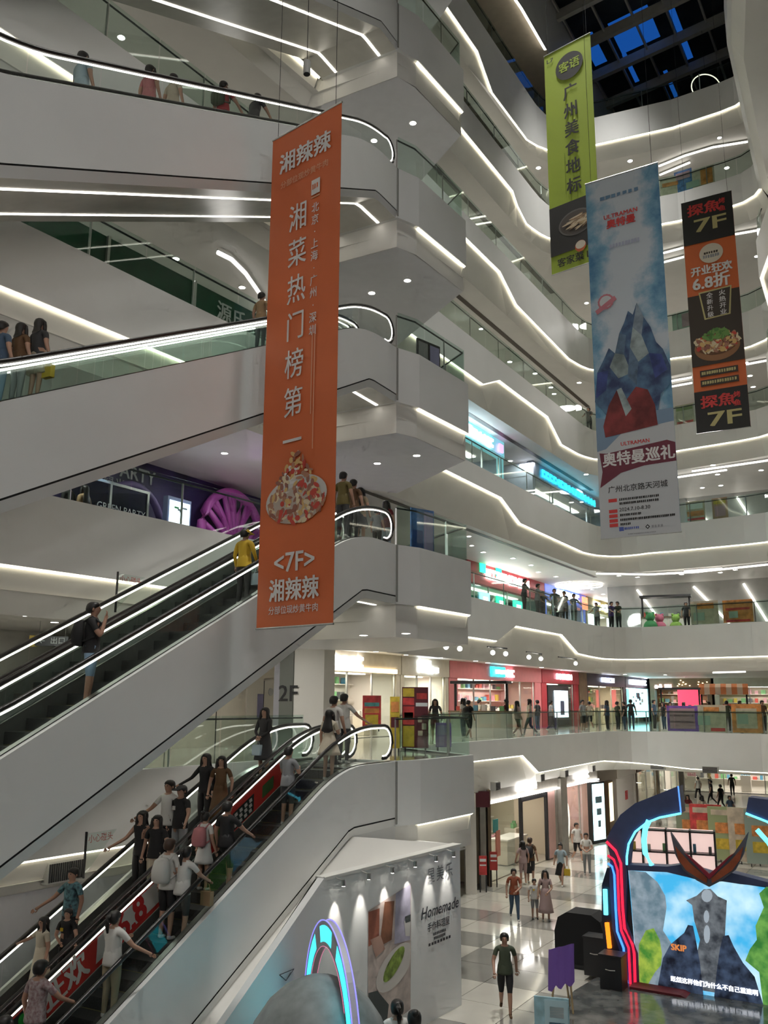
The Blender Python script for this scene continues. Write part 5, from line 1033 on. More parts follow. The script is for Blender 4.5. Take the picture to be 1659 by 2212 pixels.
# ---------------------------------------------------------------- stage with the big screen
SD = Vector((.857, -.515, 0)); SN = Vector((-.515, -.857, 0)); SP = Vector((6.2, 24.75, -5.5))
stage = empty('stage_screen', SP + SD * 2, 'big video screen in a navy frame with neon lines and curved arms', 'stage')
NAVYF = mat('stage_navy', (.06, .075, .17), .4, var=.1); NB = emis('neon_blue', (.06, .3, .95), 1.4); NC = emis('neon_cyan', (.12, .75, 1), 2.2); NR = emis('neon_red', (.95, .015, .05), 1.5); NO = emis('neon_orange', (1, .22, .012), 1.8); NBL = emis('neon_softblue', (.1, .3, .9), 1.2)
def sp_(px, py, d=0.0): return hitp(px, py, SP + SN * d, SN)
def slab_(pts, m, name, d=0.0, th=.3, parent=None, msid=None): b = MB(); b.prism([sp_(x, y, d) for x, y in pts], -SN * th); return b.build(name, m, parent or stage)
def neon(pts, m, r=.03, d=.06, name='neon_line', parent=None): b = MB(); b.tube([sp_(x, y, d) for x, y in pts], r, 6); return b.build(name, m, parent or stage)
slab_([(1346, 1872), (1440, 1876), (1490, 1889), (1525, 1899), (1560, 1897), (1600, 1903), (1760, 1925), (1760, 2235), (1372, 2142), (1350, 2000)], BLACKP, 'screen_case', -.02, .35)
scr = slab_([(1357, 1880), (1440, 1884), (1490, 1896), (1525, 1906), (1560, 1904), (1600, 1910), (1750, 1932), (1750, 2205), (1377, 2122)], None, 'display', .0, .03) if False else None
def skym():
    m = bpy.data.materials.new('screen_sky'); m.use_nodes = True; nt = m.node_tree; bs = nt.nodes['Principled BSDF']; tc = nt.nodes.new('ShaderNodeTexCoord'); nz = nt.nodes.new('ShaderNodeTexNoise'); nz.inputs['Scale'].default_value = 1.0; nz.inputs['Detail'].default_value = 4
    r = nt.nodes.new('ShaderNodeValToRGB'); r.color_ramp.elements[0].position = .4; r.color_ramp.elements[0].color = (.05, .42, .75, 1); r.color_ramp.elements[1].position = .62; r.color_ramp.elements[1].color = (.55, .8, .9, 1)
    nt.links.new(tc.outputs['Object'], nz.inputs[0]); nt.links.new(nz.outputs[0], r.inputs[0]); nt.links.new(r.outputs[0], bs.inputs['Emission Color']); bs.inputs['Emission Strength'].default_value = 1.1; bs.inputs['Base Color'].default_value = (.02, .02, .02, 1); bs.inputs['Roughness'].default_value = .4; return m
def scm(name, c, s=1.0, c2=None):
    m = mat('screen_' + name, c, .5, emit=s, var=.5 if c2 else 0, scale=4, col2=c2); m.node_tree.nodes['Principled BSDF'].inputs['Roughness'].default_value = .5; return m
disp = slab_([(1357, 1880), (1440, 1884), (1490, 1896), (1525, 1906), (1560, 1904), (1600, 1910), (1750, 1932), (1750, 2205), (1377, 2122)], skym(), 'display', .03, .04)
def pic(pts, m, name, k): b = MB(); b.poly([sp_(x, y, .034 + .003 * k) for x, y in pts]); return b.build(name, m, disp)
pic([(1358, 1880), (1395, 1884), (1420, 1905), (1437, 1935), (1440, 1960), (1432, 2010), (1452, 2040), (1430, 2133), (1378, 2122)], scm('mist_trees', (.12, .2, .26), .7, (.28, .36, .42)), 'tree_shade', 1)
pic([(1380, 2040), (1395, 2010), (1412, 2005), (1425, 2030), (1430, 2060), (1428, 2085), (1415, 2100), (1400, 2126), (1379, 2122)], scm('trees', (.05, .2, .03), .9, (.3, .42, .06)), 'trees', 2)
pic([(1659, 1912), (1640, 1930), (1650, 1960), (1632, 2000), (1635, 2030), (1620, 2050), (1610, 2075), (1640, 2100), (1650, 2185), (1750, 2205), (1750, 1935)], scm('trees_far', (.03, .16, .03), .9, (.14, .34, .07)), 'trees', 2)
pic([(1505, 1935), (1520, 1921), (1535, 1920), (1550, 1936), (1570, 1945), (1566, 2020), (1572, 2060), (1580, 2150), (1490, 2135), (1512, 2030), (1500, 1990), (1495, 1955), (1482, 1945)], scm('rock', (.03, .035, .045), .8, (.16, .18, .2)), 'rock_tower', 3)
for x, y, w, h in ((1527, 1935, 12, 14), (1526, 1980, 6, 14), (1527, 2018, 7, 20)): pic([(x + w * math.cos(a), y + h * math.sin(a)) for a in [2 * math.pi * i / 12 for i in range(12)]], scm('rock_pale', (.3, .35, .4), .9), 'rock_facet', 4)
pic([(1420, 2135), (1432, 2070), (1448, 2040), (1478, 2015), (1486, 1998), (1497, 2000), (1503, 2030), (1512, 2080), (1520, 2155)], scm('dark_hill', (.008, .01, .02), .6, (.06, .09, .16)), 'dark_mound', 5); pic([(1542, 2160), (1548, 2100), (1555, 2050), (1562, 2022), (1574, 2020), (1585, 2045), (1605, 2080), (1630, 2110), (1655, 2190)], scm('dark_hill', (.008, .01, .02), .6, (.06, .09, .16)), 'dark_mound', 5)
o = text_on('SKIP', .2, (sp_(1466, 2048, .06), SD, up), scm('orange_letters', (.6, .2, .05), 1), disp, .008); text_on('既然这样他们为什么不自己重建啊', .135, (sp_(1541, 2130, .07), SD + up * -.012, up), scm('subtitle', (.85, .88, .95), 1.6), disp, .006)
slab_([(1310, 1815), (1318, 1795), (1340, 1760), (1372, 1735), (1405, 1722), (1465, 1698), (1471, 1756), (1425, 1765), (1395, 1777), (1370, 1797), (1357, 1823), (1353, 1868), (1354, 1900), (1352, 1990), (1378, 2060), (1382, 2140), (1352, 2140), (1340, 2060), (1322, 2005), (1316, 1900), (1318, 1850)], NAVYF, 'arm', .05, .5)
mx = lambda x: 2 * 1541 - x
slab_([(mx(1465), 1722), (mx(1405), 1730), (mx(1372), 1745), (mx(1340), 1775), (mx(1340), 1960), (mx(1354), 1960), (mx(1355), 1870), (mx(1362), 1835), (mx(1385), 1800), (mx(1425), 1775), (mx(1471), 1757)], NAVYF, 'arm', .05, .5)
neon([(1471, 1757), (1425, 1766), (1397, 1777), (1372, 1797), (1358, 1823), (1354, 1850), (1354, 1868)], NC, .028, .08); neon([(1465, 1698), (1471, 1756)], NBL, .02, .08); neon([(mx(1471), 1757), (mx(1425), 1775), (mx(1385), 1800), (mx(1362), 1835)], NC, .028, .08)
neon([(1402, 1772), (1394, 1790), (1391, 1815), (1394, 1843), (1408, 1870)], NC, .07, .02, 'curved_neon_bar'); neon([(mx(1447), 1792), (mx(1422), 1820), (mx(1402), 1860), (mx(1396), 1900)], NC, .06, .02, 'curved_neon_bar')
neon([(1310, 1818), (1330, 1838), (1341, 1865), (1345, 1960), (1349, 2005), (1366, 2040), (1370, 2060), (1372, 2125)], NR, .035, .09); neon([(1313, 1848), (1326, 1857), (1334, 1880), (1337, 1965), (1342, 2010), (1358, 2048), (1362, 2130)], NR, .03, .09); neon([(1313, 1865), (1322, 1872), (1327, 1890), (1330, 1965), (1333, 2012), (1347, 2048), (1351, 2100), (1356, 2130)], NB, .03, .09)
slab_([(1311, 1875), (1300, 1912), (1300, 1990), (1306, 2075), (1345, 2080), (1335, 2010), (1330, 1900), (1322, 1875)], mat('stage_dark', (.012, .014, .03), .4), 'side_fin', .04, .5); neon([(1307, 1921), (1309, 1976)], NC, .06, .1, 'neon_bar'); neon([(1311, 1993), (1317, 2048)], NO, .06, .1, 'neon_bar')
for s_ in (1, -1):
    X = (lambda x: x) if s_ == 1 else (lambda x: 2 * 1532 - x)
    slab_([(X(1532), 1888), (X(1480), 1845), (X(1448), 1798), (X(1458), 1845), (X(1476), 1880), (X(1505), 1902), (X(1532), 1916)], mat('wing_grey', (.12, .12, .15), .4), 'wing', .2, .12); slab_([(X(1528), 1897), (X(1490), 1864), (X(1458), 1828), (X(1466), 1858), (X(1482), 1880), (X(1506), 1896), (X(1526), 1908)], mat('wing_orange', (.35, .08, .03), .4, var=.2), 'wing_inset', .23, .05); slab_([(X(1532), 1888), (X(1490), 1850), (X(1478), 1842), (X(1500), 1866), (X(1532), 1900)], mat('wing_red', (.3, .02, .04), .4), 'wing_edge', .25, .05)
slab_([(1353, 1868), (1440, 1872), (1470, 1868), (1500, 1876), (1535, 1886), (1575, 1884), (1605, 1892), (1659, 1906), (1659, 1916), (1600, 1910), (1560, 1904), (1525, 1906), (1490, 1896), (1440, 1884), (1357, 1880)], NAVYF, 'header_beam', .08, .4)
# stage floor
MARB = mat('dark_marble', (.05, .055, .055), .12, var=.6, scale=2.2, col2=(.16, .16, .15)); zf = -5.38
fl_ = [atz(1185, 2200, zf), atz(1240, 2140, zf), atz(1330, 2086, zf), SP + SD * 6 + up * (zf + 5.5) - SN * .2]
b = MB(); b.prism([Vector((p.x, p.y, -5.5)) for p in (fl_[0], fl_[1], fl_[2], SP + SD * 7 - SN * .3, SP + SD * 4 + SN * 6, SP + SN * 7)], (0, 0, .12)); tag(b.build('stage_floor', MARB), 'low platform of glossy dark marble in front of the screen', 'platform')
b = MB(); b.prism([sp_(1372, 2120, .05), sp_(1480, 2138, .05), sp_(1520, 2160, .05), sp_(1760, 2215, .05), sp_(1760, 2250, .05), sp_(1372, 2142, .05)], SN * .5); tag(b.build('stage_step', mat('maroon_carpet', (.12, .01, .015), .7, var=.2)), 'dark maroon step below the video screen', 'step')
def crate(px, py, Y, w, d, h, m, label, cat='box', lid=True):
    q = aty(px, py, Y); root = empty('equipment_case' if cat == 'box' else cat, (q.x, Y, -5.5), label, cat); c = Vector((q.x, Y, -5.5 + (.12 if Y < 26 else 0)))
    b = MB(); b.obox(c + up * h / 2, SD * w / 2, SN * d / 2, up * h / 2); b.build('body', m, root); b = MB(); b.obox(c + up * (h + .02), SD * (w / 2 + .02), SN * (d / 2 + .02), up * .02); b.build('lid', DARK, root)
    b = MB(); b.tube([c + SN * d * .51 + SD * -.12 + up * h * .6, c + SN * (d * .51 + .05) + up * h * .6, c + SN * d * .51 + SD * .12 + up * h * .6], .015, 5); b.build('handle', STEEL, root)
crate(1325, 2090, 24.3, .55, .5, .75, BLACKP, 'black equipment case at the foot of the stage arm'); crate(1292, 2075, 25.4, .6, .5, .9, BLACKP, 'black flight case behind the purple cloth')
q = aty(1262, 2030, 26.6); root = empty('loudspeaker', (q.x, 26.6, -5.5), 'large black covered loudspeaker beside the stage', 'loudspeaker'); c = Vector((q.x, 26.6, -5.5))
b = MB(); b.loftsec([[c + SD * x + SN * y + up * z for x, y in ((-.7 * k, -.4), (.7 * k, -.4), (.7 * k, .4), (-.7 * k, .4))] for z, k in ((0, 1), (.9, 1), (1.25, .85), (1.4, .5))]); b.build('cover', mat('black_cloth', (.012, .012, .013), .8, bump=.2), root); b = MB(); b.obox(c + up * .06, SD * .72, SN * .42, up * .05); b.build('base', DARK, root)
q = aty(1218, 2100, 22.6); c = Vector((q.x, 22.6, -5.5)); root = empty('draped_stand', c, 'wooden easel with a purple cloth hung over it', 'stand')
for dx in (-.3, .25): b = MB(); b.tube([c + SD * dx + SN * .15, c + SD * dx * .5 + up * 1.25], .025, 5); b.build('leg', mat('pale_wood', (.5, .36, .2), .5), root)
b = MB(); b.tube([c - SN * .35, c + up * 1.25], .025, 5); b.build('leg', mat('pale_wood', (.5, .36, .2), .5), root)
b = MB(); secs = []
for i in range(7):
    v = i / 6; secs.append([c + SD * (-.32 + .64 * j / 8) + SN * (.1 + .05 * math.sin(j * 1.7 + v) + .06 * v) + up * (1.38 - .85 * v + .22 * (j / 8) - .06 * math.sin(j * 2.2) * v) for j in range(9)])
b.loftsec(secs, closed=False, cap=False); b.loftsec([[p - SN * .012 for p in s_] for s_ in secs], closed=False, cap=False); b.build('cloth', mat('purple_cloth', (.2, .1, .42), .7, bump=.1), root, smooth=True)
q = aty(1192, 2190, 20.6); board('standee', lambda t, off=0, z=0: Vector((q.x + t, 20.6 - off - .3 * t, z)), 0, 0, -5.5, .72, .85, mat('standee_blue', (.35, .55, .62), .5, var=.2, scale=4), 'small pale blue standee printed with a white boat-like picture', 'standee', ((.3, .97, .05, .95, mat('standee_pale', (.5, .68, .74), .5)), (.45, .85, .2, .45, WHT), (.42, .88, .55, .62, mat('standee_navy', (.05, .15, .3), .5)), (.45, .85, .7, .85, mat('standee_cyan', (.1, .4, .55), .5))))

# ---------------------------------------------------------------- people
SKIN = [mat('skin_%d' % i, c, .5) for i, c in enumerate(((.46, .27, .19), (.40, .22, .15), (.52, .33, .24)))]
HAIRM = mat('black_hair', (.012, .01, .009), .45); HAIRB = mat('brown_hair', (.05, .025, .015), .45); EYE = mat('eye_dark', (.01, .01, .01), .3); LIP = mat('lip', (.35, .1, .09), .4)
CL = {}
def cl(name, col, rough=.75, **k):
    if name not in CL: CL[name] = mat('cloth_' + name, col, rough, **k)
    return CL[name]
ARMS = {'down': ((.235, -.02, 1.14), (.25, .06, .9)), 'rail': ((.30, .12, 1.17), (.42, .34, 1.02)), 'phone': ((.21, .1, 1.13), (.07, .29, 1.2)), 'chin': ((.21, .15, 1.13), (.05, .19, 1.44)), 'fwd': ((.24, .18, 1.18), (.22, .42, 1.06)),
        'bag': ((.25, .0, 1.14), (.26, .1, .92)), 'clasp': ((.22, .08, 1.12), (.05, .2, 1.0)), 'back': ((.23, -.12, 1.15), (.24, -.14, .92)), 'hip': ((.33, -.06, 1.15), (.2, .06, 1.0)), 'out': ((.36, .1, 1.24), (.6, .2, 1.1)), 'up': ((.27, .2, 1.3), (.14, .3, 1.5)), 'swing': ((.24, .08, 1.15), (.23, .28, .97))}
LEGS = {'stand': (((.09, .01, .48), (.095, -.02, .08)), ((.09, .01, .48), (.095, -.02, .08))), 'walk': (((.085, .16, .5), (.085, .24, .1)), ((.085, -.02, .48), (.085, -.3, .16))), 'step': (((.09, .2, .62), (.095, .2, .28)), ((.09, .02, .48), (.095, -.04, .08))), 'wide': (((.12, .03, .48), (.16, -.02, .08)), ((.12, .03, .48), (.16, -.02, .08)))}
def body_mesh(armL, armR, legs, slim, sleeve, bottom, detail, lean):
    V = []; Ed = []; Rd = []; T = []; roots = []
    def v(p, r, par=None, tagm=None):
        V.append(Vector(p)); Rd.append(r)
        if par is not None: Ed.append((par, len(V) - 1)); T.append(tagm)
        else: roots.append(len(V) - 1)
        return len(V) - 1
    w = .9 if slim else 1.0
    le = lambda x, y, z: (x, y + lean * max(0, z - .95), z)
    pel = v((0, 0, .93), .128 * w); waist = v(le(0, .005, 1.08), .127 * w, pel, 'top'); chest = v(le(0, .005, 1.27), .138 * w, waist, 'top'); uch = v(le(0, -.005, 1.4), .1, chest, 'top')
    neck = v(le(0, .0, 1.475), .05, uch, 'skin'); jaw = v(le(0, .02, 1.54), .066, neck, 'skin'); hd = v(le(0, .015, 1.615), .09, jaw, 'skin'); cr = v(le(0, .005, 1.68), .066, hd, 'skin')
    if detail: nose = v(le(0, .108, 1.6), .012, hd, 'skin')
    for sx, arm in ((-1, armL), (1, armR)):
        el, wr = ARMS[arm]
        sh = v(le(sx * .165 * w, 0, 1.39), .062, uch, 'top'); mid = None
        e = Vector(le(sx * el[0] * w, el[1], el[2])); s0 = Vector(le(sx * .165 * w, 0, 1.39)); wv = Vector(le(sx * wr[0], wr[1], wr[2]))
        m1 = v(s0.lerp(e, .6), .052 if sleeve else .043, sh, 'top' if sleeve > 0 else 'skin'); ei = v(e, .041, m1, 'top' if sleeve > .7 else 'skin'); wi = v(wv, .028, ei, 'top' if sleeve > 1.2 else 'skin')
        d = (wv - e).normalized(); pa = v(wv + d * .075, .033, wi, 'skin')
        if detail:
            sidev = d.cross(Vector((0, 1, 0)) if abs(d.y) < .8 else Vector((0, 0, 1))).normalized(); dn = d.cross(sidev).normalized(); palm = wv + d * .085
            for k, ln in enumerate((.062, .075, .07, .052)):
                b0 = palm + sidev * (-.027 + .018 * k); f0 = v(b0, .0095); f1 = v(b0 + d * ln * .6 + dn * .006, .009, f0, 'skin'); v(b0 + d * ln + dn * .025, .0075, f1, 'skin')
            b0 = wv + d * .04 + sidev * -.025; f0 = v(b0, .011); f1 = v(b0 + d * .025 - sidev * .025, .01, f0, 'skin'); v(b0 + d * .06 - sidev * .03, .008, f1, 'skin')
    lt = {'trousers': ('bot', 'bot'), 'shorts': ('bot', 'skin'), 'skirt': ('skin', 'skin')}[bottom]
    for sx, (kn, an) in ((-1, legs[0]), (1, legs[1])):
        hip = v((sx * .085 * w, 0, .88), .098 * w, pel, 'bot' if bottom != 'skirt' else 'top'); K = Vector((sx * kn[0], kn[1], kn[2])); A = Vector((sx * an[0], an[1], an[2])); h0 = Vector((sx * .085 * w, 0, .88))
        th = v(h0.lerp(K, .55), .084 if bottom != 'skirt' else .072, hip, lt[0]); kk = v(K, .062 if bottom == 'trousers' else .054, th, lt[0]); cf = v(K.lerp(A, .35), .056 if bottom == 'trousers' else .05, kk, lt[1]); ai = v(A, .042 if bottom == 'trousers' else .033, cf, lt[1])
        hl = v(A + Vector((0, -.03, -.042)), .034, ai, 'shoe'); v(A + Vector((sx * .012, .13, -.045)), .032, hl, 'shoe')
    me = bpy.data.meshes.new('body_skeleton'); me.from_pydata([tuple(p) for p in V], Ed, []); ob = bpy.data.objects.new('body_skeleton', me); coll.objects.link(ob)
    md_ = ob.modifiers.new('skin', 'SKIN'); md_.use_smooth_shade = True
    sv = me.skin_vertices[0].data
    for i, r in enumerate(Rd): sv[i].radius = (r, r); sv[i].use_root = i in roots
    if detail: sb_ = ob.modifiers.new('sub', 'SUBSURF'); sb_.levels = 1; sb_.render_levels = 1
    else: sb_ = ob.modifiers.new('sub', 'SUBSURF'); sb_.levels = 1; sb_.render_levels = 1
    out = bpy.data.meshes.new_from_object(ob.evaluated_get(bpy.context.evaluated_depsgraph_get())); bpy.data.objects.remove(ob); bpy.data.meshes.remove(me)
    idx = {'skin': 0, 'top': 1, 'bot': 2, 'shoe': 3}
    segs = [(V[a], V[b], idx[t]) for (a, b), t in zip(Ed, T)]
    cut = {0: None}
    mi = []
    for p in out.polygons:
        c = p.center; best = 9; bm_ = 0
        for a, b, t in segs:
            d = b - a; k = max(0, min(1, (c - a).dot(d) / max(1e-9, d.length_squared))); q = (c - a - d * k).length
            if q < best: best = q; bm_ = t
        mi.append(bm_)
    out.materials.clear()
    for i in range(4): out.materials.append(None)
    out.polygons.foreach_set('material_index', mi); out.polygons.foreach_set('use_smooth', [True] * len(mi)); out.name = 'body'
    return out
HAIRC = {}
def hair_mesh(style, lean):
    key = (style, round(lean, 2))
    if key in HAIRC: return HAIRC[key]
    b = MB(); c = Vector((0, .0 + lean * .66, 1.63)); n = 14
    def ring(z, rx, ry, y0, front=None):
        P = []
        for j in range(n):
            a = 2 * math.pi * j / n; x = rx * math.cos(a); y = ry * math.sin(a)
            if front is not None and y > front: y = front
            P.append(c + Vector((x, y0 + y, z)))
        return P
    secs = [ring(.098, .01, .01, -.01), ring(.09, .05, .06, -.008), ring(.06, .083, .098, -.006), ring(.02, .095, .112, -.008, .085), ring(-.03, .097, .11, -.015, .03), ring(-.075, .09, .09, -.025, -.005), ring(-.1, .075, .06, -.035, -.02)]
    if style in ('long', 'mid'):
        zs = (-.16, -.24, -.34, -.42) if style == 'long' else (-.15, -.2)
        secs = secs[:-1] + [ring(z, .1 + .02 * k, .055, -.055 - .01 * k, -.01) for k, z in enumerate(zs)] + [ring(zs[-1] - .05, .06, .03, -.08, -.03)]
    b.loftsec(secs)
    if style in ('long', 'mid'):
        for sx in (-1, 1): b.tube([c + Vector((sx * .075, .03, .03)), c + Vector((sx * .092, .03, -.06)), c + Vector((sx * .095, .035, -.16)), c + Vector((sx * .09, .05, -.24 if style == 'mid' else -.36))], [.03, .034, .034, .016], 7)
    if style == 'pony': b.tube([c + Vector((0, -.09, .05)), c + Vector((0, -.16, .02)), c + Vector((.01, -.17, -.1)), c + Vector((.01, -.15, -.24))], [.03, .04, .04, .015], 7)
    if style == 'bun': b.lathe([(.01, .06), (.04, .045), (.05, .01), (.03, -.03), (.01, -.04)], c + Vector((0, -.1, .07)), 8)
    me = b.mesh('hair', HAIRM, True); HAIRC[key] = me; return me
BODC = {}
def person(loc, rz, label, h=1.68, top='white', bottom=('trousers', 'black'), hair='short', arms=('down', 'down'), legs='stand', sleeve=.5, slim=False, detail=False, skin=0, hem=None, dress=None, cap=None, pack=None, bag=None, shoe='white', lean=0.0, group=None, hairmat=None, flare=1.0, logo=None, necktop=None):
    key = (arms, legs, slim, sleeve, bottom[0], detail, lean)
    if key not in BODC: BODC[key] = body_mesh(arms[0], arms[1], LEGS[legs] if isinstance(legs, str) else legs, slim, sleeve, bottom[0], detail, lean)
    k = h / 1.735
    root = empty('person', loc, label, 'person', group, rz); root.scale = (k * 1.1, k * 1.1, k)
    me = BODC[key]; o = link('body', me.copy(), root)
    for i, m in enumerate((SKIN[skin], cl(top, PAL[top]) , cl(bottom[1], PAL[bottom[1]]), cl(shoe, PAL[shoe]))): o.data.materials[i] = m
    if dress: o.data.materials[1] = cl(dress[0], PAL[dress[0]])
    hm = hair_mesh(hair, lean) if hair else None
    if hm:
        if hairmat: hm = hm.copy(); hm.materials[0] = hairmat
        link('hair', hm, root)
    if dress or bottom[0] == 'skirt':
        nm, zh = (dress if dress else (bottom[1], hem or .55)); b = MB(); zt = 1.12 if dress else 1.02; n = 18; secs = []
        for i in range(7):
            t = i / 6; z = zt + (zh - zt) * t; r0 = (.128 if dress else .122) + (.06 + .09 * (1 - zh)) * t * flare
            secs.append([Vector((r0 * (1 + .05 * t * math.sin(5 * 2 * math.pi * j / n)) * math.cos(2 * math.pi * j / n), r0 * .86 * (1 + .05 * t * math.sin(5 * 2 * math.pi * j / n)) * math.sin(2 * math.pi * j / n) + lean * max(0, z - .95), z)) for j in range(n)])
        b.loftsec(secs); link('skirt', b.mesh('skirt', cl(nm, PAL[nm]), True), root)
    else:
        # shirt hem hanging over the waistband
        b = MB(); n = 16; secs = []
        for z, r0 in ((1.14, .112), (1.04, .136), (.9, .15), (.86, .15)): secs.append([Vector((r0 * (.92 if slim else 1) * 1.12 * math.cos(2 * math.pi * j / n), r0 * (.92 if slim else 1) * .9 * math.sin(2 * math.pi * j / n) + lean * max(0, z - .95), z)) for j in range(n)])
        b.loftsec(secs); link('shirt_hem', b.mesh('shirt_hem', cl(top, PAL[top]), True), root)
    if detail:
        for sx in (-1, 1):
            b = MB(); b.lathe([(.002, .01), (.011, .004), (.011, -.004), (.002, -.01)], (sx * .032, .092 + lean * .66, 1.622), 8, sx=1.2, sy=.6); link('eye', b.mesh('eye', EYE, True), root)
            b = MB(); b.lathe([(.004, .03), (.02, .01), (.018, -.02), (.004, -.035)], (sx * .086, .0 + lean * .65, 1.6), 8, sx=.5); link('ear', b.mesh('ear', SKIN[skin], True), root)
        b = MB(); b.lathe([(.002, .006), (.02, 0), (.002, -.006)], (0, .082 + lean * .6, 1.553), 8, sy=.5); link('mouth', b.mesh('mouth', LIP, True), root)
    if cap:
        b = MB(); c = Vector((0, .005 + lean * .68, 1.655)); b.lathe([(.01, .075), (.06, .06), (.098, .02), (.105, -.02), (.09, -.02)], c, 14, sy=1.1); b.obox(c + Vector((0, .14, -.012)), (.07, 0, 0), (0, .065, -.012), (0, 0, .008)); link('cap', b.mesh('cap', cl(cap, PAL[cap]), False), root)
    if pack:
        b = MB(); yo = lean * .3; b.loftsec([[Vector((x * wx, -.13 - dy * d + yo, z)) for x, d in ((-1, 0), (1, 0), (1, .6), (.7, 1), (-.7, 1), (-1, .6))] for z, wx, dy in ((.98, .12, .1), (1.03, .155, .16), (1.2, .155, .17), (1.36, .13, .13), (1.41, .08, .06))]); p_ = link('backpack', b.mesh('backpack', cl(pack, PAL[pack]), True), root)
        for sx in (-1, 1): b = MB(); b.tube([Vector((sx * .1, -.12 + yo, 1.38)), Vector((sx * .11, .0 + yo, 1.47)), Vector((sx * .11, .13 + yo, 1.36)), Vector((sx * .14, .06 + yo, 1.12)), Vector((sx * .13, -.12 + yo, 1.05))], .018, 5); link('strap', b.mesh('strap', cl(pack, PAL[pack]), True), p_)
    if bag:
        col, sx = bag; wr = ARMS[arms[0 if sx < 0 else 1]][1]; p0 = Vector((sx * wr[0], wr[1], wr[2] - .1)); b = MB(); b.loftsec([[p0 + Vector((x * .11, y * .05, z)) for x, y in ((-1, -1), (1, -1), (1, 1), (-1, 1))] for z in (-.36, -.1)]); b.tube([p0 + Vector((-.07, 0, -.1)), p0 + Vector((-.03, 0, .04)), p0 + Vector((.03, 0, .04)), p0 + Vector((.07, 0, -.1))], .008, 4); link('bag', b.mesh('bag', cl(col, PAL[col])), root)
    if logo:
        b = MB(); b.obox(Vector((.05, .142 + lean * .35, 1.27)), (.035, 0, 0), (0, .006, 0), (0, 0, .04)); link('shirt_print', b.mesh('shirt_print', cl(logo, PAL[logo])), root)
    return root
PAL = {'white': (.62, .61, .58), 'cream': (.6, .54, .42), 'black': (.014, .013, .014), 'charcoal': (.04, .04, .042), 'grey': (.27, .28, .29), 'olive': (.14, .11, .03), 'green': (.06, .075, .045), 'red': (.3, .03, .035), 'rust': (.28, .07, .03), 'maroon': (.16, .02, .025), 'pink': (.5, .19, .2), 'rose': (.42, .3, .29), 'blue': (.2, .28, .38), 'jeans': (.06, .1, .16), 'paleblue': (.38, .48, .54), 'yellow': (.62, .42, .03), 'brown': (.12, .06, .025), 'tan': (.36, .24, .13), 'floral': (.03, .06, .08), 'beige': (.5, .44, .34), 'purple': (.1, .06, .25), 'lightdenim': (.2, .3, .42), 'plaid': (.34, .27, .27), 'khaki': (.32, .26, .17)}
CL['floral'] = mat('cloth_floral', (.02, .04, .055), .7, var=.8, scale=16, col2=(.12, .28, .32)); CL['plaid'] = mat('cloth_plaid', (.42, .36, .36), .7, var=.5, scale=22, col2=(.24, .14, .15))
FU = -H; FD = math.pi - H
def onesc(L, px, py, h, up_, near=True, **k):
    """stand a person on a flight so that the crown falls on the sighted point"""
    e = ESC[L]; lo, hi = (-1.0, -.34) if near else (-2.4, -1.62); best = None; label = k.pop('label')
    for i in range(41):
        off = lo + (hi - lo) * i / 40; d = ray(px, py); t = ((EO + EN * off) - CAMP).dot(EN) / d.dot(EN); q = CAMP + d * t; s = -(q - EO).dot(EU); st = e.step(s)
        er = abs(q.z - st - h)
        if best is None or er < best[0]: best = (er, off, s)
    er, off, s = best; s = round((s - .6) / .4) * .4 + .6 if e.lo + .1 < e.step(s) < e.L - .05 else s
    return person(E(s, off, e.step(s)), (FU if up_ else FD) + k.pop('turn', 0), label, h, **k)
# down flight from the second storey
onesc(2, 575, 1525, 1.62, False, False, label='woman in a long dark dress standing at the top of the down escalator', top='charcoal', bottom=('skirt', 'charcoal'), dress=('charcoal', .42), hair='long', arms=('clasp', 'clasp'), sleeve=1.5, slim=True, detail=True, bag=('paleblue', 1))
onesc(2, 440, 1632, 1.64, False, False, label='woman in black with long hair, arm on the far handrail', top='black', bottom=('trousers', 'black'), hair='long', arms=('down', 'rail'), sleeve=1.5, slim=True, detail=True)
onesc(2, 470, 1640, 1.6, False, False, label='woman in a brown dress carrying red bags on the down escalator', top='brown', bottom=('skirt', 'brown'), dress=('brown', .3), hair='mid', arms=('bag', 'down'), sleeve=.6, detail=True, bag=('red', -1), turn=.4)
onesc(2, 375, 1677, 1.76, False, False, label='short-haired man in a white t-shirt on the down escalator', top='white', bottom=('trousers', 'black'), arms=('down', 'rail'), detail=True, skin=1)
onesc(2, 407, 1683, 1.68, False, False, label='youth in a black t-shirt and dark cap beside the white-shirted man', top='black', bottom=('trousers', 'grey'), cap='charcoal', arms=('rail', 'down'), detail=True, logo='white')
onesc(2, 318, 1741, 1.64, False, False, label='long-haired woman in a sleeveless black top and black trousers', top='black', bottom=('trousers', 'black'), hair='long', arms=('down', 'rail'), sleeve=0, slim=True, detail=True)
onesc(2, 355, 1747, 1.58, False, False, label='woman in a black t-shirt with bobbed hair and a strap bag', top='black', bottom=('trousers', 'beige'), hair='mid', arms=('rail', 'down'), detail=True, turn=.3)
onesc(2, 142, 1887, 1.6, False, False, label='woman in a dark floral shirt holding the handrail', top='floral', bottom=('trousers', 'black'), hair='short', arms=('down', 'rail'), detail=True, skin=1)
onesc(2, 160, 1950, 1.22, False, False, label='boy in a black t-shirt in front of the floral-shirted woman', top='black', bottom=('shorts', 'black'), hair='short', arms=('rail', 'clasp'), detail=True, logo='yellow', turn=.3)
onesc(2, 82, 1990, 1.35, False, False, label='girl in a cream puff-sleeved dress reaching for the handrail', top='cream', bottom=('skirt', 'cream'), dress=('cream', .4), hair='mid', arms=('down', 'out'), slim=True, detail=True, turn=-.2)
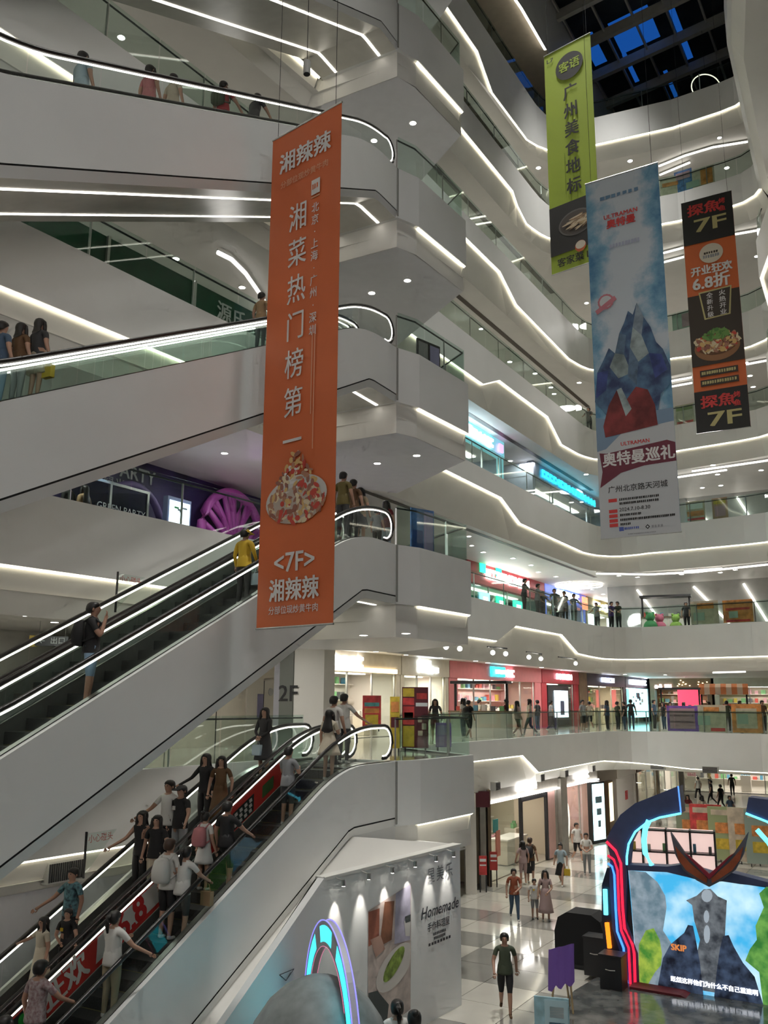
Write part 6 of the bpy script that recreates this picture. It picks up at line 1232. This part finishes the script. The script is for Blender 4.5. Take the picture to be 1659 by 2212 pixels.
# up flight to the second storey
onesc(2, 722, 1502, 1.7, True, True, label='man in a white t-shirt stepping off at the escalator top', top='white', bottom=('trousers', 'charcoal'), arms=('down', 'down'), legs='walk', detail=True)
onesc(2, 744, 1500, 1.72, True, True, label='man in a white t-shirt leaning a hand on the landing handrail', top='white', bottom=('trousers', 'charcoal'), arms=('down', 'rail'), detail=True)
onesc(2, 704, 1545, 1.58, True, True, label='woman in a cream dress with a long ponytail on the up escalator', top='cream', bottom=('skirt', 'cream'), dress=('cream', .62), hair='long', arms=('down', 'phone'), slim=True, detail=True, flare=1.6)
onesc(2, 632, 1615, 1.62, True, True, label='person in a grey t-shirt with a crossbody strap looking at a phone', top='grey', bottom=('shorts', 'charcoal'), arms=('phone', 'phone'), detail=True)
onesc(2, 480, 1742, 1.68, True, True, label='man in black with an arm stretched along the near handrail', top='black', bottom=('shorts', 'black'), arms=('down', 'fwd'), legs='step', detail=True, skin=1)
onesc(2, 445, 1752, 1.45, True, True, label='girl in white with a pink backpack on the up escalator', top='white', bottom=('skirt', 'white'), hem=.6, hair='bun', arms=('down', 'down'), pack='pink', slim=True, detail=True)
onesc(2, 366, 1812, 1.72, True, True, label='young man in a white shirt and black shorts on the up escalator', top='white', bottom=('shorts', 'black'), arms=('down', 'down'), detail=True, pack='white', hairmat=HAIRB)
onesc(2, 410, 1832, 1.6, True, True, label='woman in a loose white shirt climbing with bent knee', top='white', bottom=('shorts', 'charcoal'), hair='pony', arms=('down', 'fwd'), legs='step', detail=True, lean=.12, bag=('tan', 1))
onesc(2, 232, 2003, 1.62, True, True, label='woman in a white tee and olive trousers on the up escalator', top='white', bottom=('trousers', 'khaki'), hair='pony', arms=('phone', 'rail'), detail=True)
onesc(2, 105, 2055, 1.7, True, True, label='man in a checked shirt with arms at his sides', top='plaid', bottom=('trousers', 'charcoal'), arms=('down', 'fwd'), detail=True, skin=1, lean=.06)
onesc(2, 38, 2172, 1.6, True, True, label='dark-haired rider in red at the foot of the up escalator', top='red', bottom=('trousers', 'black'), arms=('down', 'rail'), detail=True, hair='mid')
# flight to the third storey
onesc(3, 187, 1308, 1.7, True, True, label='man in black with a black backpack resting his chin on his hand', top='black', bottom=('shorts', 'lightdenim'), arms=('down', 'chin'), pack='black', detail=True, turn=-.9, skin=1)
onesc(3, 540, 1137, 1.62, True, True, label='person in a yellow coat and cap near the top of the flight', top='yellow', bottom=('trousers', 'charcoal'), cap='yellow', arms=('down', 'bag'), sleeve=1.5, detail=True, bag=('paleblue', 1))
# flight to the fourth storey
for px, py, h, kw in ((22, 737, 1.66, dict(label='dark-haired man in a navy top behind the green-lit glass', top='jeans', bottom=('trousers', 'lightdenim'))), (62, 750, 1.58, dict(label='woman in brown riding between two others behind green-lit glass', top='brown', bottom=('trousers', 'grey'), hair='mid')), (80, 745, 1.62, dict(label='woman with a yellow bag behind green-lit glass', top='charcoal', bottom=('skirt', 'beige'), hair='mid', bag=('yellow', 1))), (570, 654, 1.62, dict(label='person in a tan top near the top of the fourth storey flight', top='tan', bottom=('trousers', 'charcoal')))):
    onesc(4, px, py, h, True, False, detail=False, **kw)
# flight to the fifth storey
for px, py, h, kw in ((178, 112, 1.74, dict(label='man in a pale blue shirt on the fifth storey flight', top='paleblue', bottom=('trousers', 'charcoal'), arms=('rail', 'down'), detail=True)), (338, 132, 1.66, dict(label='woman in a long pink dress with curly dark hair', top='pink', bottom=('skirt', 'pink'), dress=('pink', .2), hair='mid', detail=True)), (385, 163, 1.62, dict(label='person in a cream patterned shirt behind the pink dress', top='beige', bottom=('trousers', 'khaki'), detail=True)), (482, 172, 1.68, dict(label='rider in red with a grey backpack on the fifth storey flight', top='red', bottom=('trousers', 'charcoal'), pack='green', arms=('down', 'fwd'), detail=True)), (543, 193, 1.66, dict(label='rider in black leaning on the handrail of the fifth storey flight', top='charcoal', bottom=('trousers', 'khaki'), arms=('fwd', 'fwd'), lean=.25, detail=True))):
    onesc(5, px, py, h, True, False, **kw)
# third storey landing
for px, py, Yq, h, kw in ((742, 1033, 22.2, 1.72, dict(label='man in an olive printed shirt on the third storey landing', top='olive', bottom=('trousers', 'charcoal'), logo='yellow', detail=True)), (764, 1040, 22.9, 1.7, dict(label='man in brown half hidden behind the olive-shirted man', top='brown', bottom=('trousers', 'black'))), (779, 1064, 23.4, 1.6, dict(label='woman in yellow on the third storey landing', top='khaki', bottom=('skirt', 'charcoal'), hair='long')), (815, 1090, 24.6, 1.3, dict(label='child in grey on the third storey landing', top='grey', bottom=('shorts', 'black'))), (834, 1073, 24.9, 1.58, dict(label='woman in maroon with very long hair on the third storey landing', top='maroon', bottom=('trousers', 'paleblue'), hair='long'))):
    q = aty(px, py, Yq); person(Vector((q.x, Yq, 5.5)), -H, h=h, **kw)
# second storey gallery behind the glass
def galp(px, off):
    d = ray(px, 1515); o = Vector((3, 34.6, 0)) - MN * off; det = d.x * -MD.y + d.y * MD.x; k = (o.x * -MD.y + o.y * MD.x) / det; return Vector((d.x * k, d.y * k, 0))
tops = ['white', 'black', 'charcoal', 'grey', 'beige', 'olive', 'maroon', 'blue', 'cream', 'jeans', 'rose']
G2 = [(940, 1.6, 'charcoal', 'shopper in charcoal beside the maroon notice board', 'mid'), (1000, 2.4, 'white', 'woman in white near the snack kiosk', 'mid'), (1012, 1.4, 'black', 'shopper in black with a backpack near the snack kiosk', 'short'), (1036, 3.4, 'cream', 'man in a cream shirt behind the snack kiosk', 'short'), (1093, 1.4, 'maroon', 'man in a maroon shirt alone before the pink shop', 'short'), (1117, 1.0, 'rose', 'woman in rose and dark skirt leaning on the glass', 'long'), (1143, 1.2, 'beige', 'woman in beige and black shorts at the pink shop end', 'mid'), (1160, 3.2, 'charcoal', 'shopper in charcoal close to the pink shop wall', 'short'),
      (1190, 2.5, 'grey', 'shopper in grey before the red shop', 'short'), (1258, 1.0, 'grey', 'person in grey leaning at the glass bend', 'short'), (1272, 2.0, 'beige', 'person in beige near the brown pier', 'short')]
for px, off, tp, lab, hr in G2:
    p = galp(px, off); person(p, random.uniform(0, 6.28), lab, random.uniform(1.6, 1.74), top=tp, bottom=random.choice((('trousers', 'charcoal'), ('shorts', 'black'), ('trousers', 'jeans'))), hair=hr, legs=random.choice(('stand', 'stand', 'walk')), pack='black' if tp == 'black' else None)
for px, Y, tp, lab, hr in ((1310, 52.3, 'jeans', 'person in blue at the far second storey glass', 'mid'), (1333, 51.9, 'green', 'person in dark green at the far second storey glass', 'short'), (1347, 51.6, 'black', 'man in black at the far second storey glass', 'short'), (1362, 52.5, 'charcoal', 'man in charcoal beside the cyan poster', 'short'), (1412, 54, 'jeans', 'shopper in navy by the restaurant front', 'short'), (1432, 53, 'charcoal', 'shopper in dark grey by the restaurant front', 'mid'), (1447, 56, 'white', 'shopper in white by the restaurant front', 'short'), (1477, 52.6, 'beige', 'seller in beige behind the violet poster board', 'mid'), (1569, 50.2, 'green', 'person in dark green between two poster boards', 'short'), (1598, 56.8, 'cream', 'seller in cream under the striped awning', 'short'), (1646, 51, 'brown', 'person in brown beside the orange poster board', 'short'), (1530, 59.6, 'charcoal', 'seller in charcoal behind the striped awning kiosk', 'mid')):
    q = aty(px, 1515, Y); person(Vector((q.x, Y, 0)), random.uniform(0, 6.28), lab, random.uniform(1.6, 1.75), top=tp, bottom=random.choice((('trousers', 'charcoal'), ('trousers', 'jeans'))), hair=hr)
# third storey gallery, leaning on the glass
G3 = [(1138, .7, 'charcoal', 'short-haired'), (1167, .8, 'grey', 'tall'), (1178, 1.5, 'black', 'slight'), (1205, .6, 'green', 'broad'), (1215, 1.6, 'jeans', 'long-haired'), (1228, .6, 'charcoal', 'stooping'), (1247, .7, 'jeans', 'navy-dressed'), (1290, .6, 'grey', 'grey-dressed'), (1320, .7, 'purple', 'purple-dressed'), (1336, .9, 'green', 'green-dressed')]
for px, off, tp, w in G3:
    p = galp(px, off)
    if p.y > 49: q = aty(px, 1330, 51.2); p = Vector((q.x, 51.2, 0))
    person(p + up * 5.5, math.atan2(p.x, -p.y) if False else random.uniform(2.2, 4.4), {'short-haired': 'short-haired onlooker in charcoal by the green-lit screens', 'tall': 'onlooker in grey leaning on the third storey glass', 'slight': 'onlooker in black behind the third storey glass', 'broad': 'onlooker in dark green leaning under the blue sign', 'long-haired': 'long-haired onlooker in navy under the orange sign', 'stooping': 'onlooker in charcoal stooping over the third storey glass', 'navy-dressed': 'onlooker in navy before the white light panel', 'grey-dressed': 'onlooker in grey before the ochre sign', 'purple-dressed': 'onlooker in purple at the third storey bend', 'green-dressed': 'onlooker in dark green at the third storey bend'}[w], random.uniform(1.6, 1.75), top=tp, bottom=('trousers', 'charcoal'), hair='long' if w == 'long-haired' else 'short', lean=.1, arms=('fwd', 'fwd'))
for px, Y, tp, lab in ((1483, 51.5, 'charcoal', 'dark figure beside the third storey stall'), (1500, 51, 'black', 'figure in black beside the olive poster board')):
    q = aty(px, 1330, Y); person(Vector((q.x, Y, 5.5)), 2.9, lab, 1.7, top=tp, bottom=('trousers', 'black'))
p = galp(1274, .8); q = aty(1274, 905, 49.4); person(Vector((q.x, 49.6, 16.5)), 2.6, 'lone figure in dark clothes at the fifth storey bend', 1.68, top='charcoal', bottom=('trousers', 'black'), arms=('fwd', 'fwd'))
for px, t, off, tp, lab, hr in ((148, -5.2, 1.6, 'black', 'person in black before the dark purple wall', 'short'), (182, -4.6, 1.8, 'tan', 'woman in a tan coat before the dark purple wall', 'long')):
    pt = WL(t, off, 5.5); q = aty(px, 1070, pt.y); person(Vector((q.x, pt.y, 5.5)), 1.2, lab, 1.68, top=tp, bottom=('trousers', 'charcoal'), hair=hr, sleeve=1.5)
# ground floor
def g1(px, py, h, rz, label, **k): p = atz(px, py, -5.5); return person(Vector((p.x, p.y, -5.5)), rz, label, h, **k)
CAMF = math.pi
g1(1093, 2192, 1.76, CAMF - .1, 'man in a dark green t-shirt and long black shorts walking towards the viewer', top='green', bottom=('shorts', 'black'), arms=('back', 'swing'), legs='walk', detail=True, skin=1, shoe='brown')
g1(1112, 1988, 1.62, CAMF, 'youth in a rust t-shirt and dark jeans walking in the hall', top='rust', bottom=('trousers', 'jeans'), arms=('clasp', 'down'), legs='walk', detail=True)
g1(1156, 1986, 1.28, CAMF, 'boy in a white printed t-shirt holding hands', top='white', bottom=('shorts', 'grey'), arms=('down', 'down'), detail=True, logo='yellow', shoe='black')
g1(1180, 1990, 1.6, CAMF, 'woman in a long rose dress walking beside the boy', top='rose', bottom=('skirt', 'rose'), dress=('rose', .3), hair='long', arms=('clasp', 'down'), slim=True, detail=True)
g1(1131, 1912, 1.66, .3, 'woman in pale pink at the cosmetics shop with a handbag', top='rose', bottom=('shorts', 'rose'), hair='mid', arms=('bag', 'down'), bag=('black', 1))
g1(1147, 1908, 1.74, -.5, 'man with a dark backpack hugging the woman in pale pink', top='brown', bottom=('shorts', 'charcoal'), pack='black', hairmat=HAIRB)
g1(1213, 1914, 1.6, CAMF - .4, 'woman in a white top and black skirt with a yellow bag', top='paleblue', bottom=('skirt', 'black'), hem=.45, hair='bun', arms=('bag', 'down'), bag=('yellow', -1), legs='walk')
g1(1248, 1862, 1.7, CAMF + .3, 'man in a white shirt and black shorts by the blush shop', top='white', bottom=('shorts', 'black'), legs='walk')
g1(1269, 1890, 1.68, CAMF - .2, 'person in white and grey trousers by the blush shop', top='white', bottom=('trousers', 'grey'), arms=('clasp', 'clasp'))
for i, (px, py, tp, bt, lab, lg) in enumerate(((1489, 1780, 'maroon', 'rose', 'woman in maroon at the concourse wall', 'stand'), (1520, 1782, 'beige', 'charcoal', 'woman in beige standing in the concourse', 'stand'), (1510, 1728, 'white', 'black', 'person in white at the end of the concourse', 'walk'), (1538, 1738, 'charcoal', 'black', 'person in charcoal walking in the concourse', 'walk'), (1559, 1750, 'black', 'charcoal', 'man in black walking in the concourse', 'walk'), (1580, 1782, 'jeans', 'charcoal', 'man in navy striding with the white shoes', 'walk'), (1583, 1720, 'black', 'black', 'figure in black near the violet-lit shop', 'stand'), (1534, 1705, 'olive', 'charcoal', 'figure in olive near the white shop', 'stand'))):
    g1(px, py, 1.68, random.uniform(0, 6.28), lab, top=tp, bottom=('trousers', bt), legs=lg, hair='mid' if 'woman' in lab else 'short')
for px, py, Y, tp, lab, hr in ((770, 2136, 18.2, 'grey', 'person in grey behind the glowing ring', 'short'), (858, 2157, 17.2, 'white', 'woman in white with a ponytail before the food photograph', 'pony'), (895, 2180, 16.6, 'white', 'person in white with a round bun before the hoarding', 'bun')):
    q = aty(px, py, Y); person(Vector((q.x, Y, -5.5)), 0.1, lab, max(1.3, q.z + 5.5), top=tp, bottom=('trousers', 'charcoal'), hair=hr, detail=True)
# ---------------------------------------------------------------- advertising on the up escalator's inner glass
SL = (EU + up * .5).normalized(); SLU = (up - EU * .5).normalized()
SL = Vector((EU.x, EU.y, .5)).normalized(); SLU = Vector((-EU.x * .5, -EU.y * .5, 1)).normalized()
e = ESC[2]; o_ = -1.15
AR = mat('advert_red', (.55, .045, .035), .5, var=.1); AW = mat('advert_white', (.62, .6, .56), .5)
adv = empty('handrail_advert', E(8.5, o_, e.deck(8.5)), 'long red advert with a white 6.8 panel on the up escalator glass', 'poster')
def ad(s0, s1, v0, v1, m, d, parent, name='panel'):
    b = MB(); f = lambda s, v: E(s, o_ + d, e.deck(s) + .06 + (e.hand(s) - e.deck(s) - .14) * v); b.prism([f(s0, v0), f(s1, v0), f(s1, v1), f(s0, v1)], -EN * .004); return b.build(name, m, parent)
ad(10.6, 6.6, 0, 1, AR, 0, adv); ad(8.55, 6.95, .18, .98, AW, .006, adv); ad(10.25, 9.75, .1, .95, mat('advert_dark', (.02, .03, .025), .5), .006, adv)
at_ = lambda s, v, d: E(s, o_ + d, e.deck(s) + .06 + (e.hand(s) - e.deck(s) - .14) * v)
text_on('6.8', .62, (at_(7.78, .55, .012), SL, SLU), mat('advert_red_ink', (.5, .03, .03), .5), adv, .02); text_on('折', .5, (at_(6.78, .55, .012), SL, SLU), AR, adv, .02); text_on('狂欢', .5, (at_(9.2, .55, .012), SL, SLU), AW, adv, .014)
b = MB(); cc_ = at_(10.0, .7, .012); b.poly([cc_ + SL * .09 * math.cos(t) + SLU * .09 * math.sin(t) for t in [2 * math.pi * i / 16 for i in range(16)]]); b.build('green_disc', mat('advert_green', (.03, .4, .05), .5), adv)
adv = empty('handrail_advert', E(4.8, o_, e.deck(4.8)), 'upper red and green advert on the up escalator glass', 'poster')
ad(5.9, 3.3, 0, 1, AR, 0, adv); ad(5.0, 4.3, .05, .75, mat('advert_dark', (.02, .03, .025), .5), .006, adv); ad(5.6, 5.2, .2, .8, mat('advert_leaf', (.06, .13, .04), .5), .006, adv); ad(4.0, 3.6, .2, .7, mat('advert_leaf', (.06, .13, .04), .5), .006, adv)
b = MB()
for k in range(12): b.obox(at_(4.9 - .16 * (k % 4), .2 + .2 * (k // 4), .014), SL * .05, EN * .001, SLU * .035)
b.build('small_print', AW, adv, kind='stuff')
# acrylic head-strike boards, vents, hanging sign, small fittings
def warn(px, py, off, label, dx=26):
    q = hitp(px, py, EO + EN * off, EN); root = empty('warning_board', q, label, 'sign')
    b = MB(); b.prism([q + EU * -.02 + up * .42, q + EU * .75 + up * .42, q + EU * -.02 - up * .35], EN * .01); b.build('acrylic', GLASS, root); b = MB(); b.obox(q - EU * .03 + up * .03, EU * .012, EN * .02, up * .42); b.build('edge', DARK, root)
    text_on('小心碰头', .16, (q + EU * .33 + up * .3 + EN * .02, EU, up), mat('warn_red', (.5, .06, .05), .5), root)
warn(186, 1850, -2.75, 'clear warning board with red lettering above the down escalator'); warn(254, 1282, -2.75, 'clear warning board with red lettering below the third storey edge')
an_ = Vector((.825, -.565, 0)); ad_ = Vector((.565, .825, 0))
q = hitp(134, 1880, Vector((A1[0], A1[1], 0)) - an_ * .32, an_); root = empty('air_grille', q, 'wide grey air grille in the second storey edge behind the escalator', 'vent')
b = MB(); b.obox(q, ad_ * .42, an_ * .12, up * .2); b.build('frame', GREYP, root)
for k in range(16): b = MB(); b.obox(q + an_ * .125 + ad_ * (-.37 + .05 * k), ad_ * .014, an_ * .012, up * .17); b.build('slat', DARK, root)
q = aty(112, 1385, 24.5); root = empty('direction_sign', q, 'black hanging direction sign with a yellow border and white arrow', 'sign'); b = MB(); b.obox(q, (.42, .06, 0), (0, .03, 0), (0, 0, .13)); b.build('panel', BLACKP, root); b = MB(); b.obox(q - Vector((.5, 0, 0)), (.1, .01, 0), (0, .03, 0), (0, 0, .15)); b.build('yellow_tab', mat('sign_yellow', (.5, .38, .08), .5), root); text_on('←  出口', .2, (q + Vector((.02, -.05, 0)), (1, .14, 0), up), mat('sign_white', (.6, .62, .6), .5), root)
for dx in (-.35, .35): b = MB(); b.tube([q + Vector((dx, 0, .1)), Vector((q.x + dx, q.y, 3.6))], .01, 4); b.build('hanger', STEEL, root)
q = aty(663, 145, 19.5); root = empty('hanging_speaker', q, 'grey cylindrical speaker hanging on a thin wire', 'speaker'); b = MB(); b.tube([q + up * .16, q - up * .2], .09, 12); b.build('body', GREYP, root); b = MB(); b.tube([q - up * .2, q - up * .21], .08, 12); b.build('grille', DARK, root); b = MB(); b.tube([q + up * .15, q + up * 8], .008, 4); b.build('wire', DARK, root)
q = aty(1557, 1425, 47.4); root = empty('security_camera', q, 'small black dome camera under the far third storey edge', 'camera'); b = MB(); b.lathe([(.02, -.16), (.1, -.1), (.13, 0), (.13, .06), (.02, .06)], q, 10); b.build('dome', BLACKP, root, smooth=True); b = MB(); b.tube([q + up * .05, q + up * .3], .03, 5); b.build('mount', GREYP, root)
q = aty(1525, 188, 44.0); root = empty('ring_light', q, 'thin glowing upright ring behind the eighth storey edge', 'ring lamp'); b = MB(); b.tube([q + Vector((.8 * math.cos(a), 0, .8 * math.sin(a))) for a in [2 * math.pi * i / 32 for i in range(33)]], .03, 5, cap=False); b.build('ring', emis('ringwarm', (1, .9, .7), 1.6), root); b = MB(); b.tube([q + up * .8, q + up * 3.6], .008, 4); b.build('wire', DARK, root)

# soft toys and plants around the third storey stall
for px, Y, m, lab, R in ((1405, 53.5, mat('plush_green', (.06, .25, .1), .8), 'round green soft toy on the third storey bend', .42), (1425, 53.8, mat('plush_pink', (.6, .15, .25), .8), 'pink soft toy beside the green one, third storey bend', .4), (1460, 53.2, mat('plush_lime', (.25, .4, .08), .8), 'lime soft toy before the third storey stall', .38)):
    q = aty(px, 1345, Y); c = Vector((q.x, Y, 5.5)); root = empty('soft_toy', c, lab, 'soft toy')
    sph = lambda c_, r_: [(max(.004, r_ * math.sin(math.pi * i / 8)), -r_ * math.cos(math.pi * i / 8)) for i in range(9)]
    b = MB(); b.lathe(sph(c, R), c + up * R, 12); b.build('body', m, root, smooth=True); b = MB(); b.lathe(sph(c, R * .65), c + up * (R * 2.4), 12); b.build('head', m, root, smooth=True)
    for sx in (-1, 1): b = MB(); b.lathe(sph(c, R * .22), c + up * (R * 2.95) + Vector((sx * R * .45, 0, 0)), 8); b.build('ear', m, root, smooth=True)

# small lenses and lettering light the picture only where they are seen; the lamps beside them carry the light
for m in bpy.data.materials:
    if m.name.startswith(('glow_', 'lamp_lens', 'screen_', 'cove_glow')) and not m.name.startswith(('glow_cyan', 'glow_aqua', 'glow_poster', 'glow_menu')):
        m.cycles.emission_sampling = 'NONE'
